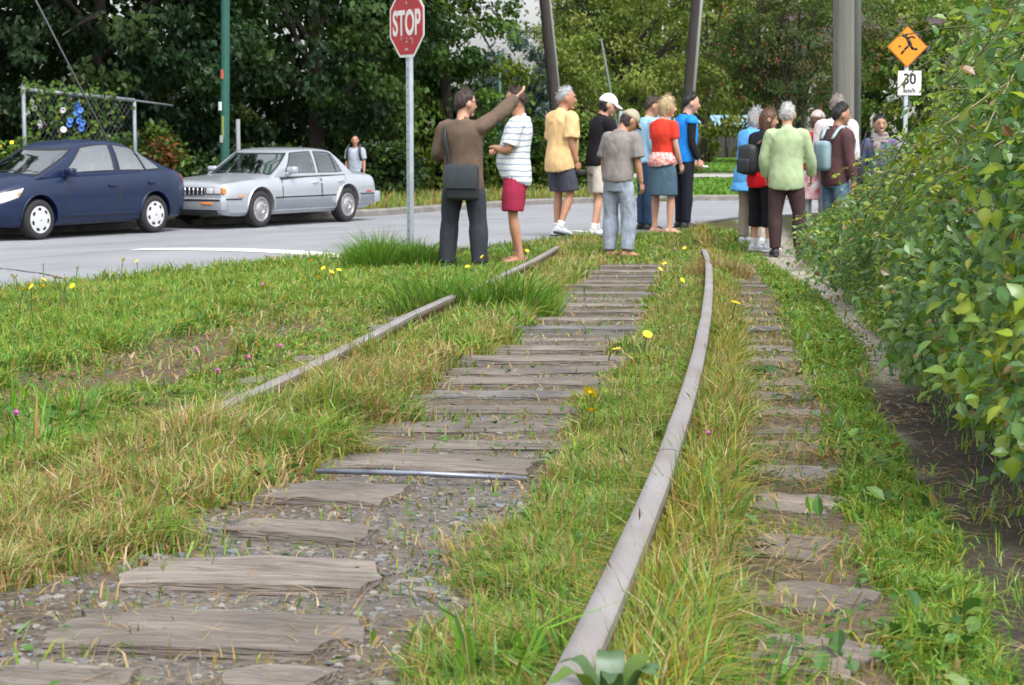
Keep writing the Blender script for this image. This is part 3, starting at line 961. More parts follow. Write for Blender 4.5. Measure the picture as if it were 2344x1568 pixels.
def blade_arrays(x, y, z, h, w, lean, az, cols, r, curl=1.0):
    n = len(x)
    dx, dy = np.cos(az), np.sin(az)
    fz = r.uniform(0, 6.28, n)
    sx, sy = np.cos(fz), np.sin(fz)
    B = np.stack([x, y, z], 1)
    S = np.stack([sx * w, sy * w, np.zeros(n)], 1) * 0.5
    m = B + np.stack([dx * lean * h * 0.32, dy * lean * h * 0.32, h * 0.58], 1)
    tip = B + np.stack([dx * lean * h, dy * lean * h, h * (1 - 0.30 * np.minimum(lean, 2) * curl)], 1)
    V = np.stack([B - S, B + S, m + S * 0.8, m - S * 0.8, tip], 1).reshape(-1, 3)
    o = np.arange(n) * 5
    F4 = np.c_[o, o + 1, o + 2, o + 3]; F3 = np.c_[o + 3, o + 2, o + 4]
    return V, F4, F3, np.repeat(cols, 5, 0)


def cover_props(x, y, r):
    q, qq, dn, n1, n2, n3, mid, rgt, rut, pth, soil, far = cover(x, y)
    n = len(x)
    dens = np.ones(n)
    dens = dens * (1 - 0.975 * mid) * (1 - 0.96 * rgt) * (1 - 0.95 * rut) * (1 - 0.96 * pth) * (1 - 0.97 * soil)
    dens = dens * sstep(2.3, 1.9, q) * sstep(0.12, -0.10, dn + n2 * 0.3)
    inner = sstep(-0.85, -0.72, q) * sstep(0.0, -0.25, qq)
    strip = sstep(0.3, 0.45, qq) * sstep(0.98, 0.92, q)
    railside = np.exp(-((q - 0.83) / 0.07) ** 2)
    lawn = sstep(-1.25, -1.45, q)
    h = 0.05 + 0.045 * r.random(n)
    h = h + lawn * 0.012 * (1 + n1 * 2) + inner * (0.02 + 0.05 * r.random(n) ** 2) + strip * (0.02 + 0.07 * r.random(n) ** 2) * (0.1 + 0.9 * sstep(0.42, 0.68, q)) + railside * 0.05 * r.random(n)
    h = h + (q > 0.9) * railside * 0.02
    h = h * (1 - 0.68 * np.exp(-((q + 1.15) / 0.26) ** 2) * sstep(15, 11, y) * sstep(5.5, 6.5, y))
    h = h * (1 - 0.28 * sstep(5.8, 5.0, y) * sstep(-0.2, -0.4, q))
    onrail = np.exp(-((np.abs(q) - 0.7525) / 0.05) ** 2)
    h = np.where((q < 0.76) & (q > 0.55), np.minimum(h, 0.10), h)
    h = h + 0.03 * sstep(6.4, 5.6, y) * np.exp(-((q + 0.78) / 0.16) ** 2)
    h = h * (1 - 0.3 * sstep(18, 21, y)) + sstep(-0.9, -0.1, dn) * sstep(17, 12, y) * 0.05 * r.random(n) + sstep(-0.8, -0.3, dn) * (x < -0.6) * 0.05 * r.random(n)
    dry = 0.07 + 0.25 * np.exp(-((q + 0.80) / 0.22) ** 2) + (0.35 - 0.30 * lawn) * sstep(0.52, 0.66, fbm(x, y, 2.6, 33)) + 0.75 * inner * sstep(-0.14, 0.12, n1 + n2 * 0.5 + 0.05) + 0.18 * strip + 0.08 * lawn * sstep(0.02, 0.18, n1 + n3 * 0.4)
    dry = dry + 0.12 * railside * (q > 0.75) + 0.25 * sstep(9, 14, y) * (q > 0.72) * (q < 1.0) + 0.6 * mid + 0.5 * rgt + 0.4 * rut
    dry = dry + 0.55 * sstep(6.3, 4.8, y) * sstep(-0.25, -0.5, q) * sstep(-0.05, 0.08, n1 + 0.06) - 0.12 * sstep(1.1, 1.25, q)
    dry = dry * (1 - 0.6 * sstep(1.18, 1.25, q))
    h = h * (1 - 0.55 * mid) * (1 - 0.45 * rgt) * (1 - 0.4 * rut) * (1 - 0.35 * sstep(1.15, 1.3, q))
    return dens, h, np.clip(dry, 0.03, 0.9), q, qq, dn, railside


def grass_colors(n, dry, yel, r):
    u = r.random(n)
    g = GREEN[r.integers(0, len(GREEN), n)]
    t = TAN[r.integers(0, len(TAN), n)]
    yy = YEL[r.integers(0, len(YEL), n)]
    c = np.where((u < dry)[:, None], t, np.where((r.random(n) < yel)[:, None], yy, g))
    return c * r.uniform(0.75, 1.25, (n, 1))


acc = []
for (ya, yb, N, w0, seed) in ((2.3, 4.6, 255000, 0.0030, 1), (4.6, 8.0, 310000, 0.0040, 2), (8.0, 14, 245000, 0.0062, 3), (14, 25.5, 205000, 0.009, 4)):
    r = np.random.default_rng(seed)
    y = ya + (yb - ya) * r.random(N)
    x = -(0.285 * y + 1.3) + r.random(N) * (0.57 * y + 1.8)
    dens, h, dry, q, qq, dn, rs = cover_props(x, y, r)
    patch = 0.15 + 1.7 * sstep(0.25, 0.75, fbm(x, y, 7.0, 12))
    k = r.random(N) < dens * patch * 0.62
    x, y, h, dry, q, rs = x[k], y[k], h[k], dry[k], q[k], rs[k]
    n = len(x)
    clump = 0.6 * (fbm(x, y, 13, 15) - 0.5) + 0.9 * (fbm(x, y, 3.2, 16) - 0.5)
    h = h * (0.75 + 1.1 * np.clip(clump + 0.4, 0, 1))
    h = np.where((q > 0.42) & (q < 0.77), np.minimum(h, 0.085 + 0.03 * r.random(n)), np.where((q >= 0.77) & (q < 1.0), np.minimum(h, 0.11 + 0.08 * r.random(n)), h))
    az = r.uniform(0, 6.28, n) + 0
    lean = np.abs(r.normal(0.75, 0.5, n))
    az = 6.28 * fbm(x, y, 4.0, 51) * 2 + r.normal(0, 1.3, n)
    z = gtop(x, y) - 0.006
    yel = 0.12 + 0.55 * rs * (q > 0.74) + 0.04 * sstep(-1.3, -1.6, q)
    cols = grass_colors(n, dry * 0.62, yel, r)
    V, F4, F3, c = blade_arrays(x, y, z, h, w0 * 1.3 * r.uniform(0.6, 1.6, n), lean, az, cols, r)
    print('grass', ya, n)
    tag(link('grass', np_mesh('grass', V, [F4, F3], M_grass, cols=c, smooth=False)), kind='stuff')


def tuft(name_, x, y, rad, h, n, cols, w, seed, dry=0.1, spread=0.8, label=None):
    r = np.random.default_rng(seed)
    a = r.uniform(0, 6.28, n); d = rad * np.sqrt(r.random(n))
    nc = 6; ca = r.uniform(0, 6.28, nc); cd = rad * np.sqrt(r.random(nc)) * 0.7; ci = r.integers(0, nc, n); cs_ = r.uniform(0.55, 1.15, nc)[ci]
    d = d * 0.5
    px, py = x + cd[ci] * np.cos(ca[ci]) + d * np.cos(a), y + cd[ci] * np.sin(ca[ci]) + d * np.sin(a)
    cc = np.array(cols)[r.integers(0, len(cols), n)] * r.uniform(0.75, 1.25, (n, 1))
    t = TAN[r.integers(0, len(TAN), n)]
    cc = np.where((r.random(n) < dry)[:, None], t, cc)
    d = d * 2
    hh = h * cs_ * r.uniform(0.3, 1.1, n) * (1 - 0.4 * (d / rad) ** 2)
    V, F4, F3, c = blade_arrays(px, py, gz(px, py) - 0.01, hh, w * r.uniform(0.7, 1.3, n), spread * (0.25 + d / rad * 0.8) * r.uniform(0.2, 1.9, n), a + r.normal(0, 0.5, n), cc, r, 0.8)
    o = link(name_, np_mesh(name_, V, [F4, F3], M_grass, cols=c, smooth=False))
    if label: tag(o, label, 'grass tuft')
    else: tag(o, kind='stuff')
    return o


DG = [(0.07, 0.19, 0.02), (0.10, 0.24, 0.024), (0.06, 0.15, 0.028), (0.14, 0.27, 0.032), (0.18, 0.28, 0.03)]
p = on_ground(1062, 728); tuft('grass_tuft', p.x, p.y, 0.50, 0.40, 4200, DG, 0.007, 5, 0.04, 0.9, 'tall dark green grass tuft hiding part of the left-hand rail')
p = on_ground(870, 622); tuft('grass_tuft', p.x, p.y, 0.50, 0.60, 4200, DG + [(0.10, 0.2, 0.03)], 0.008, 6, 0.03, 0.8, 'tall bright tuft of grass left of the stop sign post at the road edge')
p = on_ground(960, 618); tuft('grass_tuft', p.x, p.y, 0.5, 0.40, 2200, DG, 0.008, 7, 0.03, 0.8, 'grass tuft round the foot of the stop sign post')
p = on_ground(1060, 800); tuft('grass_tuft', p.x, p.y, 0.3, 0.16, 900, [(0.30, 0.24, 0.08), (0.2, 0.2, 0.05)], 0.006, 8, 0.6, 1.0, 'dry straw-coloured tuft beside the sleepers below the tall dark tuft')
p = on_ground(1340, 575); tuft('grass_tuft', p.x, p.y, 0.65, 0.10, 2000, DG + [(0.13, 0.22, 0.03)], 0.01, 9, 0.1, 0.9, 'bright low grass mound where the rails meet the street')
p = on_ground(1665, 640); tuft('grass_tuft', p.x, p.y, 0.35, 0.32, 1500, [(0.30, 0.23, 0.11), (0.25, 0.19, 0.08), (0.15, 0.18, 0.04)], 0.006, 10, 0.6, 0.5, 'tall tan seeding grass right of the far end of the curved rail')
# long near blades at the foot of the picture
for k, (px, py, rad, h, n, w) in enumerate([(1180, 1590, 0.10, 0.24, 60, 0.006), (1420, 1620, 0.18, 0.20, 230, 0.006), (1560, 1600, 0.20, 0.17, 260, 0.006), (1340, 1560, 0.12, 0.12, 110, 0.005), (1500, 1480, 0.12, 0.17, 110, 0.0055), (1540, 1400, 0.14, 0.18, 150, 0.005), (1570, 1240, 0.15, 0.20, 170, 0.005), (1110, 1520, 0.12, 0.12, 90, 0.005), (110, 960, 0.3, 0.22, 260, 0.006), (60, 1040, 0.25, 0.2, 240, 0.006), (560, 970, 0.25, 0.16, 300, 0.005), (300, 1060, 0.25, 0.17, 300, 0.005)]):
    p = on_plane(px, py, 0.82, 0.0233)
    tuft('grass', p.x, p.y, rad, h, n, [(0.12, 0.26, 0.025), (0.16, 0.30, 0.03), (0.09, 0.22, 0.05)], w * 1.6, 60 + k, 0.12, 0.7)

# tall dry grass behind the far kerb, and the lawn across the street
r = np.random.default_rng(9)
N = 17000
s = r.uniform(18, 47, N); o = 0.25 + 1.5 * r.random(N) ** 1.3
FKs = resample(FAR, 1200); seg = np.hypot(*np.diff(FKs, axis=0).T); 
i = r.integers(700 - 150, 760 + 120, N) if False else r.integers(0, len(FKs) - 2, N)
nk2 = np.gradient(FKs, axis=0); nk2 /= np.hypot(*nk2.T)[:, None]
x = FKs[i, 0] - nk2[i, 1] * o + nk2[i, 0] * r.uniform(-0.1, 0.1, N); y = FKs[i, 1] + nk2[i, 0] * o
FKn = resample(np.array([street(12, 24.7), street(31, 24.7), (-1.4, 42), (0.6, 45.8), (3, 48)]), 1200)
nk3 = np.gradient(FKn, axis=0); nk3 /= np.hypot(*nk3.T)[:, None]
i = r.integers(0, 1199, N)
x = FKn[i, 0] - nk3[i, 1] * o; y = FKn[i, 1] + nk3[i, 0] * o
hh = (0.10 + 0.30 * r.random(N)) * (0.5 + 0.5 * np.clip(o, 0, 1))
cols = grass_colors(N, np.full(N, 0.35), 0.3, r)
V, F4, F3, c = blade_arrays(x, y, gz(x, y) - 0.01, hh, 0.02 * r.uniform(0.7, 1.4, N), np.abs(r.normal(0.3, 0.3, N)), r.uniform(0, 6.28, N), cols, r)
tag(link('roadside_grass', np_mesh('roadside_grass', V, [F4, F3], M_grass, cols=c, smooth=False)), kind='stuff')
N = 18000
x = r.uniform(2.5, 24, N); y = 50.2 + 50 * r.random(N) ** 1.6
k = sdist(FAR, x, y) > 0.25
k &= (np.abs(y - (pf.y + 2.1 + (x - 2.5) / 57.5 * 6.6)) > 2.9)
x, y = x[k], y[k]; n = len(x)
cols = np.array([(0.10, 0.20, 0.025), (0.085, 0.18, 0.022), (0.125, 0.225, 0.03)])[r.integers(0, 3, n)] * r.uniform(0.8, 1.2, (n, 1))
V, F4, F3, c = blade_arrays(x, y, gz(x, y) - 0.01, 0.05 + 0.05 * r.random(n), 0.065 * r.uniform(0.7, 1.3, n), np.abs(r.normal(0.4, 0.3, n)), r.uniform(0, 6.28, n), cols, r)
tag(link('lawn_grass', np_mesh('lawn_grass', V, [F4, F3], M_grass, cols=c, smooth=False)), kind='stuff')

# straw and clippings lying on the ballast and soil
r = np.random.default_rng(19)
N = 90000
y = 2.6 + 11 * r.random(N) ** 1.3; x = (r.random(N) * 2 - 1) * (0.27 * y + 0.2)
_cv = cover(x, y)
k = r.random(N) < ((0.12 * _cv[6] + 0.35 * _cv[7] + 0.30 * _cv[10] + 0.35 * _cv[8] + 0.10 * _cv[9] + 0.30 * (_cv[6] < 0.3) * (_cv[0] < 1.15) * np.where(_cv[0] < -2.1, 0.15, 1.0) * np.where((_cv[0] > 0.4) & (y > 5), 0.4, 1.0)) * sstep(0.30, 0.62, fbm(x, y, 4.0, 61)))
x, y = x[k], y[k]; n = len(x)
Lg = r.uniform(0.03, 0.15, n)
V, F4, F3, c = blade_arrays(x, y, gtop(x, y) + 0.010 + 0.05 * r.random(n) ** 2 * (_cv[6][k] < 0.3) + 0.012 * r.random(n) , np.full(n, 0.012), r.uniform(0.0014, 0.0032, n) * (0.8 + 0.12 * y), Lg / 0.012, r.uniform(0, 6.28, n), TAN[r.integers(0, 4, n)] * r.uniform(0.6, 1.2, (n, 1)), r, 0.0)
tag(link('straw_litter', np_mesh('straw_litter', V, [F4, F3], M_grass, cols=c, smooth=False)), kind='stuff')

# seed stalks standing above the grass
r = np.random.default_rng(29)
V_, F_, C_ = [], [], []
N = 900
y = 2.8 + 12 * r.random(N) ** 1.3; q = np.where(r.random(N) < 0.6, r.uniform(0.5, 0.95, N), r.uniform(-1.1, -0.3, N))
x, y = track_xy(q, y)
k = np.abs(q - 0.7525) > 0.06
x, y = x[k], y[k]; n = len(x)
st = blade_arrays(x, y, gz(x, y), 0.10 + 0.15 * r.random(n), np.full(n, 0.0018) + y * 0.00018, np.abs(r.normal(0.25, 0.2, n)), r.uniform(0, 6.28, n), np.array([(0.20, 0.16, 0.06), (0.26, 0.19, 0.09), (0.14, 0.16, 0.04)])[r.integers(0, 3, n)], r, 0.5)
tips = st[0].reshape(-1, 5, 3)[:, 4]
hd = leaf_arrays(tips - [0, 0, 0.02], r.normal(0, 0.25, (n, 3)) + [0, 0, 1], rand_dir(r, n), r.uniform(0.018, 0.035, n), LEAF4, np.array([(0.20, 0.13, 0.07), (0.26, 0.19, 0.10)])[r.integers(0, 2, n)], 0.2)
nv = len(st[0])
tag(link('seed_stalks', np_mesh('seed_stalks', np.r_[st[0], hd[0]], [st[1], np.r_[st[2], hd[1][0] + nv]], M_grass, cols=np.r_[st[3], hd[2]], smooth=False)), kind='stuff')

# low clover and moss leaves among the grass
r = np.random.default_rng(39)
N = 30000
y = 2.6 + 13 * r.random(N) ** 1.2; x = (r.random(N) * 2 - 1) * (0.27 * y + 0.2)
_cv = cover(x, y)
pat = fbm(x, y, 3.2, 41)
k = r.random(N) < sstep(0.52, 0.62, pat) * (1 - 0.9 * _cv[6]) * (1 - 0.8 * _cv[9]) * (1 - _cv[10]) * (_cv[0] < 1.9) * (_cv[2] < -0.1) * 0.8
x, y = x[k], y[k]; n = len(x)
P = np.c_[x, y, gz(x, y) + 0.02 + 0.05 * r.random(n)]
D = rand_dir(r, n) * [1, 1, 0.3]
V, F, c = leaf_arrays(P, D, rand_dir(r, n) * 0.4 + [0, 0, 1], r.uniform(0.012, 0.028, n) * (1 + y * 0.03), LEAF4, palette(r, n, [(0.06, 0.14, 0.03), (0.08, 0.17, 0.035), (0.05, 0.11, 0.03)], 0.2), 1.2)
tag(link('clover', np_mesh('clover', V, F, M_grass, cols=c, smooth=False)), kind='stuff')

# broad rosette leaves (plantain, dock, dandelion) low among the blades
r = np.random.default_rng(49)
N = 60000
y = 2.6 + 15 * r.random(N) ** 1.2; x = (r.random(N) * 2 - 1) * (0.27 * y + 0.2)
_cv = cover(x, y)
k = r.random(N) < sstep(0.50, 0.66, fbm(x, y, 5.0, 71)) * (1 - _cv[6]) * (1 - 0.9 * _cv[7]) * (1 - 0.9 * _cv[9]) * (1 - _cv[10]) * (_cv[0] < 1.6) * (_cv[2] < -0.1) * (1 - _cv[8]) * np.where(_cv[0] > 0.4, 0.26, 0.16)
x, y = x[k], y[k]; n = len(x)
P = np.c_[x, y, gtop(x, y) + 0.015 + 0.03 * r.random(n)]
D = rand_dir(r, n) * [1, 1, 0.5] + [0, 0, 0.35]
V, F, c = leaf_arrays(P, D, rand_dir(r, n) * 0.5 + [0, 0, 1], r.uniform(0.025, 0.058, n), LEAF8, palette(r, n, [(0.07, 0.16, 0.035), (0.10, 0.20, 0.04), (0.05, 0.12, 0.03), (0.14, 0.22, 0.04), (0.20, 0.16, 0.05)], 0.2), 0.75)
tag(link('broad_leaves', np_mesh('broad_leaves', V, F, M_grass, cols=c, smooth=False)), kind='stuff')
# moss cushions along the sleepers
r = np.random.default_rng(59)
N = 60000
y = 2.6 + 13 * r.random(N); x = (r.random(N) * 2 - 1) * (0.27 * y + 0.2)
_cv = cover(x, y)
k = r.random(N) < sstep(0.58, 0.68, fbm(x, y, 6.0, 81)) * np.maximum(_cv[6], _cv[7]) * 0.5 * (0.5 + 0.5 * sstep(5, 8, y))
x, y = x[k], y[k]; n = len(x)
cols = np.array([(0.12, 0.18, 0.025), (0.09, 0.15, 0.02), (0.16, 0.20, 0.03)])[r.integers(0, 3, n)] * r.uniform(0.7, 1.2, (n, 1))
V, F4, F3, c = blade_arrays(x, y, gtop(x, y) - 0.003, r.uniform(0.012, 0.035, n), 0.005 + 0.0004 * y, np.abs(r.normal(0.6, 0.4, n)), r.uniform(0, 6.28, n), cols, r)
tag(link('moss', np_mesh('moss', V, [F4, F3], M_grass, cols=c, smooth=False)), kind='stuff')

# grass leaning against the right-hand side of the curved rail
r = np.random.default_rng(69)
N = 11000
y = 2.5 + 15 * r.random(N) ** 1.5; q = 0.79 + 0.13 * r.random(N) ** 1.6
x, y = track_xy(q, y)
k = r.random(N) < sstep(0.30, 0.55, fbm(x, y, 2.4, 91))
x, y = x[k], y[k]; n = len(x)
cols = grass_colors(n, np.full(n, 0.16), 0.35, r)
V, F4, F3, c = blade_arrays(x, y, gtop(x, y) - 0.006, r.uniform(0.08, 0.21, n) * np.where(y < 7, 1.0, 0.8), (0.0035 + 0.0004 * y) * r.uniform(0.7, 1.5, n), np.abs(r.normal(0.6, 0.4, n)), r.normal(2.6, 1.6, n), cols, r)
tag(link('grass', np_mesh('grass', V, [F4, F3], M_grass, cols=c, smooth=False)), kind='stuff')
# ------------------------------------------------------------------ parked cars
def paint(name, color, metal, rough, coat=0.8):
    return mat(name, color, rough=rough, metal=metal, coat=coat, nscale=2.5, namt=0.06, spec=0.35)


M_tyre = mat('tyre_rubber', (0.018, 0.018, 0.019), rough=0.85)
M_dark = mat('dark_underbody', (0.010, 0.010, 0.011), rough=0.9)
M_black = mat('black_trim', (0.015, 0.015, 0.017), rough=0.45)
M_chrome = mat('bright_trim', (0.75, 0.76, 0.78), rough=0.22, metal=0.9)
def glass(name, tint, refl):
    m = bpy.data.materials.new(name); m.use_nodes = True
    t = m.node_tree; t.nodes.clear()
    o = t.nodes.new('ShaderNodeOutputMaterial'); a = t.nodes.new('ShaderNodeBsdfTransparent'); g = t.nodes.new('ShaderNodeBsdfGlossy'); x = t.nodes.new('ShaderNodeMixShader')
    a.inputs['Color'].default_value = (*tint, 1); g.inputs['Roughness'].default_value = 0.03; g.inputs['Color'].default_value = (0.92, 0.96, 0.96, 1); x.inputs[0].default_value = refl
    t.links.new(a.outputs[0], x.inputs[1]); t.links.new(g.outputs[0], x.inputs[2]); t.links.new(x.outputs[0], o.inputs['Surface'])
    return m


M_glass = glass('car_glass', (0.72, 0.80, 0.78), 0.38)
M_glass_dark = glass('car_glass_dark', (0.55, 0.60, 0.60), 0.22)
M_seat = mat('seat_fabric', (0.10, 0.10, 0.105), rough=0.9)
M_screen = glass('windscreen_glass', (0.62, 0.70, 0.70), 0.48)
M_cap = mat('silver_wheel_cover', (0.62, 0.63, 0.65), rough=0.35, metal=0.3)
M_capgrey = mat('grey_wheel_cover', (0.36, 0.36, 0.37), rough=0.35, metal=0.6)
M_lamp = mat('headlamp_lens', (0.72, 0.74, 0.76), rough=0.12, metal=0.25, coat=0.6)
M_amber = mat('amber_lens', (0.75, 0.22, 0.03), rough=0.2, coat=0.5)
M_red = mat('red_lens', (0.50, 0.02, 0.025), rough=0.2, coat=0.5)


def smooth_keys(xs, keys, it=2):
    kx = np.array([k[0] for k in keys][::-1]); kv = np.array([k[1] for k in keys][::-1])
    v = np.interp(xs, kx, kv)
    for _ in range(it):
        v[1:-1] = 0.25 * v[:-2] + 0.5 * v[1:-1] + 0.25 * v[2:]
    return v


class Car:
    def __init__(s, root, spec):
        s.root, s.k = root, spec
        s.x1, s.x0 = spec['zs'][0][0], spec['zs'][-1][0]
        n = 90
        t = np.linspace(0, 1, n)
        s.xs = s.x0 + (s.x1 - s.x0) * (0.5 - 0.5 * np.cos(np.pi * t)) * 0.5 + (s.x1 - s.x0) * t * 0.5
        s.zs = smooth_keys(s.xs, spec['zs']); s.zt = smooth_keys(s.xs, spec['zt']); s.zb = smooth_keys(s.xs, spec['zb']); s.w = smooth_keys(s.xs, spec['w'])

    def section(s, i):
        zb, zs, zt, w = s.zb[i], s.zs[i], s.zt[i], s.w[i]
        return [(0, zb), (w * 0.55, zb), (w - 0.09, zb), (w - 0.03, zb + 0.06), (w - 0.004, zb + 0.18), (w, zb + 0.36 * (zs - zb)), (w, zb + 0.62 * (zs - zb)), (w - 0.012, zs - 0.13),
                (w - 0.04, zs - 0.055), (w - 0.085, zs - 0.012), (w * 0.62, zt - 0.01), (w * 0.3, zt + 0.004), (0, zt + 0.008)]

    def side_y(s, x, z):
        i = int(np.clip(np.searchsorted(s.xs, x), 1, len(s.xs) - 1))
        f = (x - s.xs[i - 1]) / (s.xs[i] - s.xs[i - 1])
        out = 0
        for j, g in ((i - 1, 1 - f), (i, f)):
            p = s.section(j)[3:10]
            out += g * np.interp(z, [q[1] for q in p], [q[0] for q in p])
        return float(out)

    def body(s, m):
        bm = bmesh.new()
        rings = []
        for i in range(len(s.xs)):
            h = s.section(i)
            pts = [(y, z) for y, z in h] + [(-y, z) for y, z in h[-2:0:-1]]
            rings.append([bm.verts.new((s.xs[i], y, z)) for y, z in pts])
        k = len(rings[0])
        for a, b in zip(rings[:-1], rings[1:]):
            for j in range(k): bm.faces.new((a[j], b[j], b[(j + 1) % k], a[(j + 1) % k]))
        bm.faces.new(rings[0]); bm.faces.new(rings[-1][::-1])
        bmesh.ops.recalc_face_normals(bm, faces=bm.faces)
        for f in bm.faces:
            if f.normal.z < -0.75 and f.calc_center_median().z < 0.45: f.material_index = 1
        cut = bmesh.new()
        for wx in (0, -s.k['wb']):
            for sg in (1, -1):
                M = Matrix.Translation((wx, sg * (s.k['W'] / 2 - 0.02), s.k['R'] + 0.015)) @ Matrix.Rotation(R(90), 4, 'X')
                bmesh.ops.create_cone(cut, cap_ends=True, segments=40, radius1=s.k['R'] + 0.055, radius2=s.k['R'] + 0.055, depth=0.56, matrix=M)
        for f in cut.faces: f.material_index = 1
        cm = bpy.data.meshes.new('cut'); bmesh.ops.recalc_face_normals(cut, faces=cut.faces); cut.to_mesh(cm); cut.free()
        for q in (m, M_dark): cm.materials.append(q)
        co = bpy.data.objects.new('cut', cm); COL.objects.link(co)
        me = bake(bm, [('BOOLEAN', dict(object=co, operation='DIFFERENCE', solver='EXACT'))], [m, M_dark])
        bpy.data.objects.remove(co); bpy.data.meshes.remove(cm)
        me.set_sharp_from_angle(angle=R(32))
        s.paint = m
        return link('body', me, s.root)

    # cabin ----------------------------------------------------------
    def xf(s, t): return s.k['xf'][0] + (s.k['xf'][1] - s.k['xf'][0]) * (t ** 0.92)
    def xr(s, t): return s.k['xr'][0] + (s.k['xr'][1] - s.k['xr'][0]) * (t ** 1.15)
    def wy(s, t): return s.k['wy'][0] + (s.k['wy'][1] - s.k['wy'][0]) * (0.35 * t + 0.65 * t * t)
    def zc(s, x, t):
        a, b = s.k['zc']
        xm = (s.k['xf'][1] + s.k['xr'][1]) / 2; hl = (s.k['xf'][1] - s.k['xr'][1]) / 2
        d = np.clip((x - xm) / hl, -1.35, 1.35)
        rise = s.k.get('belt', 0) * (x - s.k['xf'][0]) * (1 - t)
        return a + rise + t * (b - a - s.k['arch'] * d * d)

    def inquad(s, q, x, t):
        q = [np.array(p, float) for p in q]; sg_ = 0
        for i in range(4):
            a, b = q[i], q[(i + 1) % 4]
            c = (b[0] - a[0]) * (t - a[1]) - (b[1] - a[1]) * (x - a[0])
            if c * sg_ < 0: return False
            sg_ = sg_ or c
        return True

    def cabin(s, quads):
        """roof and pillars, with real window openings"""
        bm = bmesh.new()
        rings, info = [], []
        lv = [(t, 0, 0) for t in np.linspace(0, 1, 22)[:-1]] + [(1.0, 0.02, 0.0), (1.0, 0.09, 0.022), (1.0, 0.22, 0.038), (1.0, 0.4, 0.046)]
        NS = 60
        for t, shr, up in lv:
            xf, xr, wy = s.xf(t), s.xr(t), s.wy(t) - shr * 0.9
            if shr: xf -= shr * 1.3; xr += shr * 1.3
            pts, inf = [], []
            for u in np.linspace(-1, 1, 25): pts.append((xf - 0.10 * abs(u) ** 2.4, u * wy)); inf.append(('f', u))
            for q in np.linspace(0, 1, NS)[1:-1]: pts.append((xf - 0.10 + (xr + 0.08 - xf + 0.10) * q, wy)); inf.append(('s', 0))
            for u in np.linspace(1, -1, 25): pts.append((xr + 0.08 * abs(u) ** 2.4, u * wy)); inf.append(('r', u))
            for q in np.linspace(0, 1, NS)[1:-1]: pts.append((xr + 0.08 + (xf - 0.10 - xr - 0.08) * q, -wy)); inf.append(('s', 0))
            rings.append([bm.verts.new((x, y, s.zc(x, t) + up)) for x, y in pts]); info.append((t, inf, pts))
        k = len(rings[0])
        for li in range(len(rings) - 1):
            a, b = rings[li], rings[li + 1]
            ta, inf, pa = info[li]; tb = info[li + 1][0]; pb = info[li + 1][2]
            tm = (ta + tb) / 2
            for j in range(k):
                j2 = (j + 1) % k
                kinds = {inf[j][0], inf[j2][0]}
                xm = (pa[j][0] + pa[j2][0] + pb[j][0] + pb[j2][0]) / 4
                if lv[li + 1][1] == 0:
                    if 's' in kinds and any(s.inquad(q, xm, tm) for q in quads): continue
                    um = (inf[j][1] + inf[j2][1]) / 2
                    if kinds in ({'f'}, {'r'}) and abs(um) < 0.86 and 0.14 < tm < 0.90: continue
                bm.faces.new((a[j], a[j2], b[j2], b[j]))
        bm.faces.new(rings[-1])
        me = bm_mesh('cabin', bm, s.paint, angle=38)
        o = link('cabin', me, s.root)
        md = o.modifiers.new('thickness', 'SOLIDIFY'); md.thickness = 0.02; md.offset = -1
        # interior: deck, dashboard, seats, steering wheel
        bm = bmesh.new()
        xf, xr = s.xf(0) - 0.12, s.xr(0) + 0.12
        zf = s.zc(xf, 0.02)
        w = s.wy(0) - 0.06
        vs = [bm.verts.new(v) for v in ((xf, -w * 0.9, zf + 0.03), (xf, w * 0.9, zf + 0.03), (xr, w * 0.9, s.zc(xr, 0.1)), (xr, -w * 0.9, s.zc(xr, 0.1)))]
        bm.faces.new(vs)
        link('interior_floor', bm_mesh('interior_floor', bm, M_dark, smooth=False), s.root)
        bm = bmesh.new(); box(bm, (s.xf(0.12) - 0.28, 0, zf + 0.05), (0.30, w * 1.75, 0.10), bevel=0.03); link('dashboard', bm_mesh('dashboard', bm, M_black), s.root)
        xs_ = s.xf(1) - 0.45
        for x_ in (xs_, xs_ - 0.85):
            for sg in (1, -1):
                bm = bmesh.new()
                rt_ = Matrix.Rotation(R(-12), 3, 'Y')
                box(bm, (x_, sg * w * 0.48, zf + 0.05), (0.12, 0.46, 0.34), rot=rt_, bevel=0.05)
                box(bm, (x_ - 0.05, sg * w * 0.48, zf + 0.30), (0.09, 0.25, 0.15), rot=rt_, bevel=0.04)
                link('seat', bm_mesh('seat', bm, M_seat), s.root)
        bm = bmesh.new()
        c_ = Vector((xs_ + 0.55, w * 0.48, zf + 0.10))
        tube(bm, [c_ + Vector((0.06 * math.sin(a), 0.18 * math.cos(a), 0.17 * math.sin(a))) for a in np.linspace(0, 2 * math.pi, 21)], 0.014, 6)
        link('steering_wheel', bm_mesh('steering_wheel', bm, M_black), s.root)
        return o

    def side_pane(s, corners, m, name='side_window', off=0.006, sg=1, parent=None):
        """corners (x, t): lower front, upper front, upper rear, lower rear"""
        a, b, c, d = [np.array(q) for q in corners]
        bm = bmesh.new(); g = []
        for i in range(9):
            row = []
            for j in range(7):
                u, v = i / 8, j / 6
                p = (a * (1 - v) + b * v) * (1 - u) + (d * (1 - v) + c * v) * u
                row.append(bm.verts.new((p[0], sg * (s.wy(p[1]) + off), s.zc(p[0], p[1]))))
            g.append(row)
        for i in range(8):
            for j in range(6):
                f = (g[i][j], g[i + 1][j], g[i + 1][j + 1], g[i][j + 1])
                bm.faces.new(f if sg > 0 else f[::-1])
        me = bm_mesh(name, bm, m)
        return link(name, me, parent or s.root)

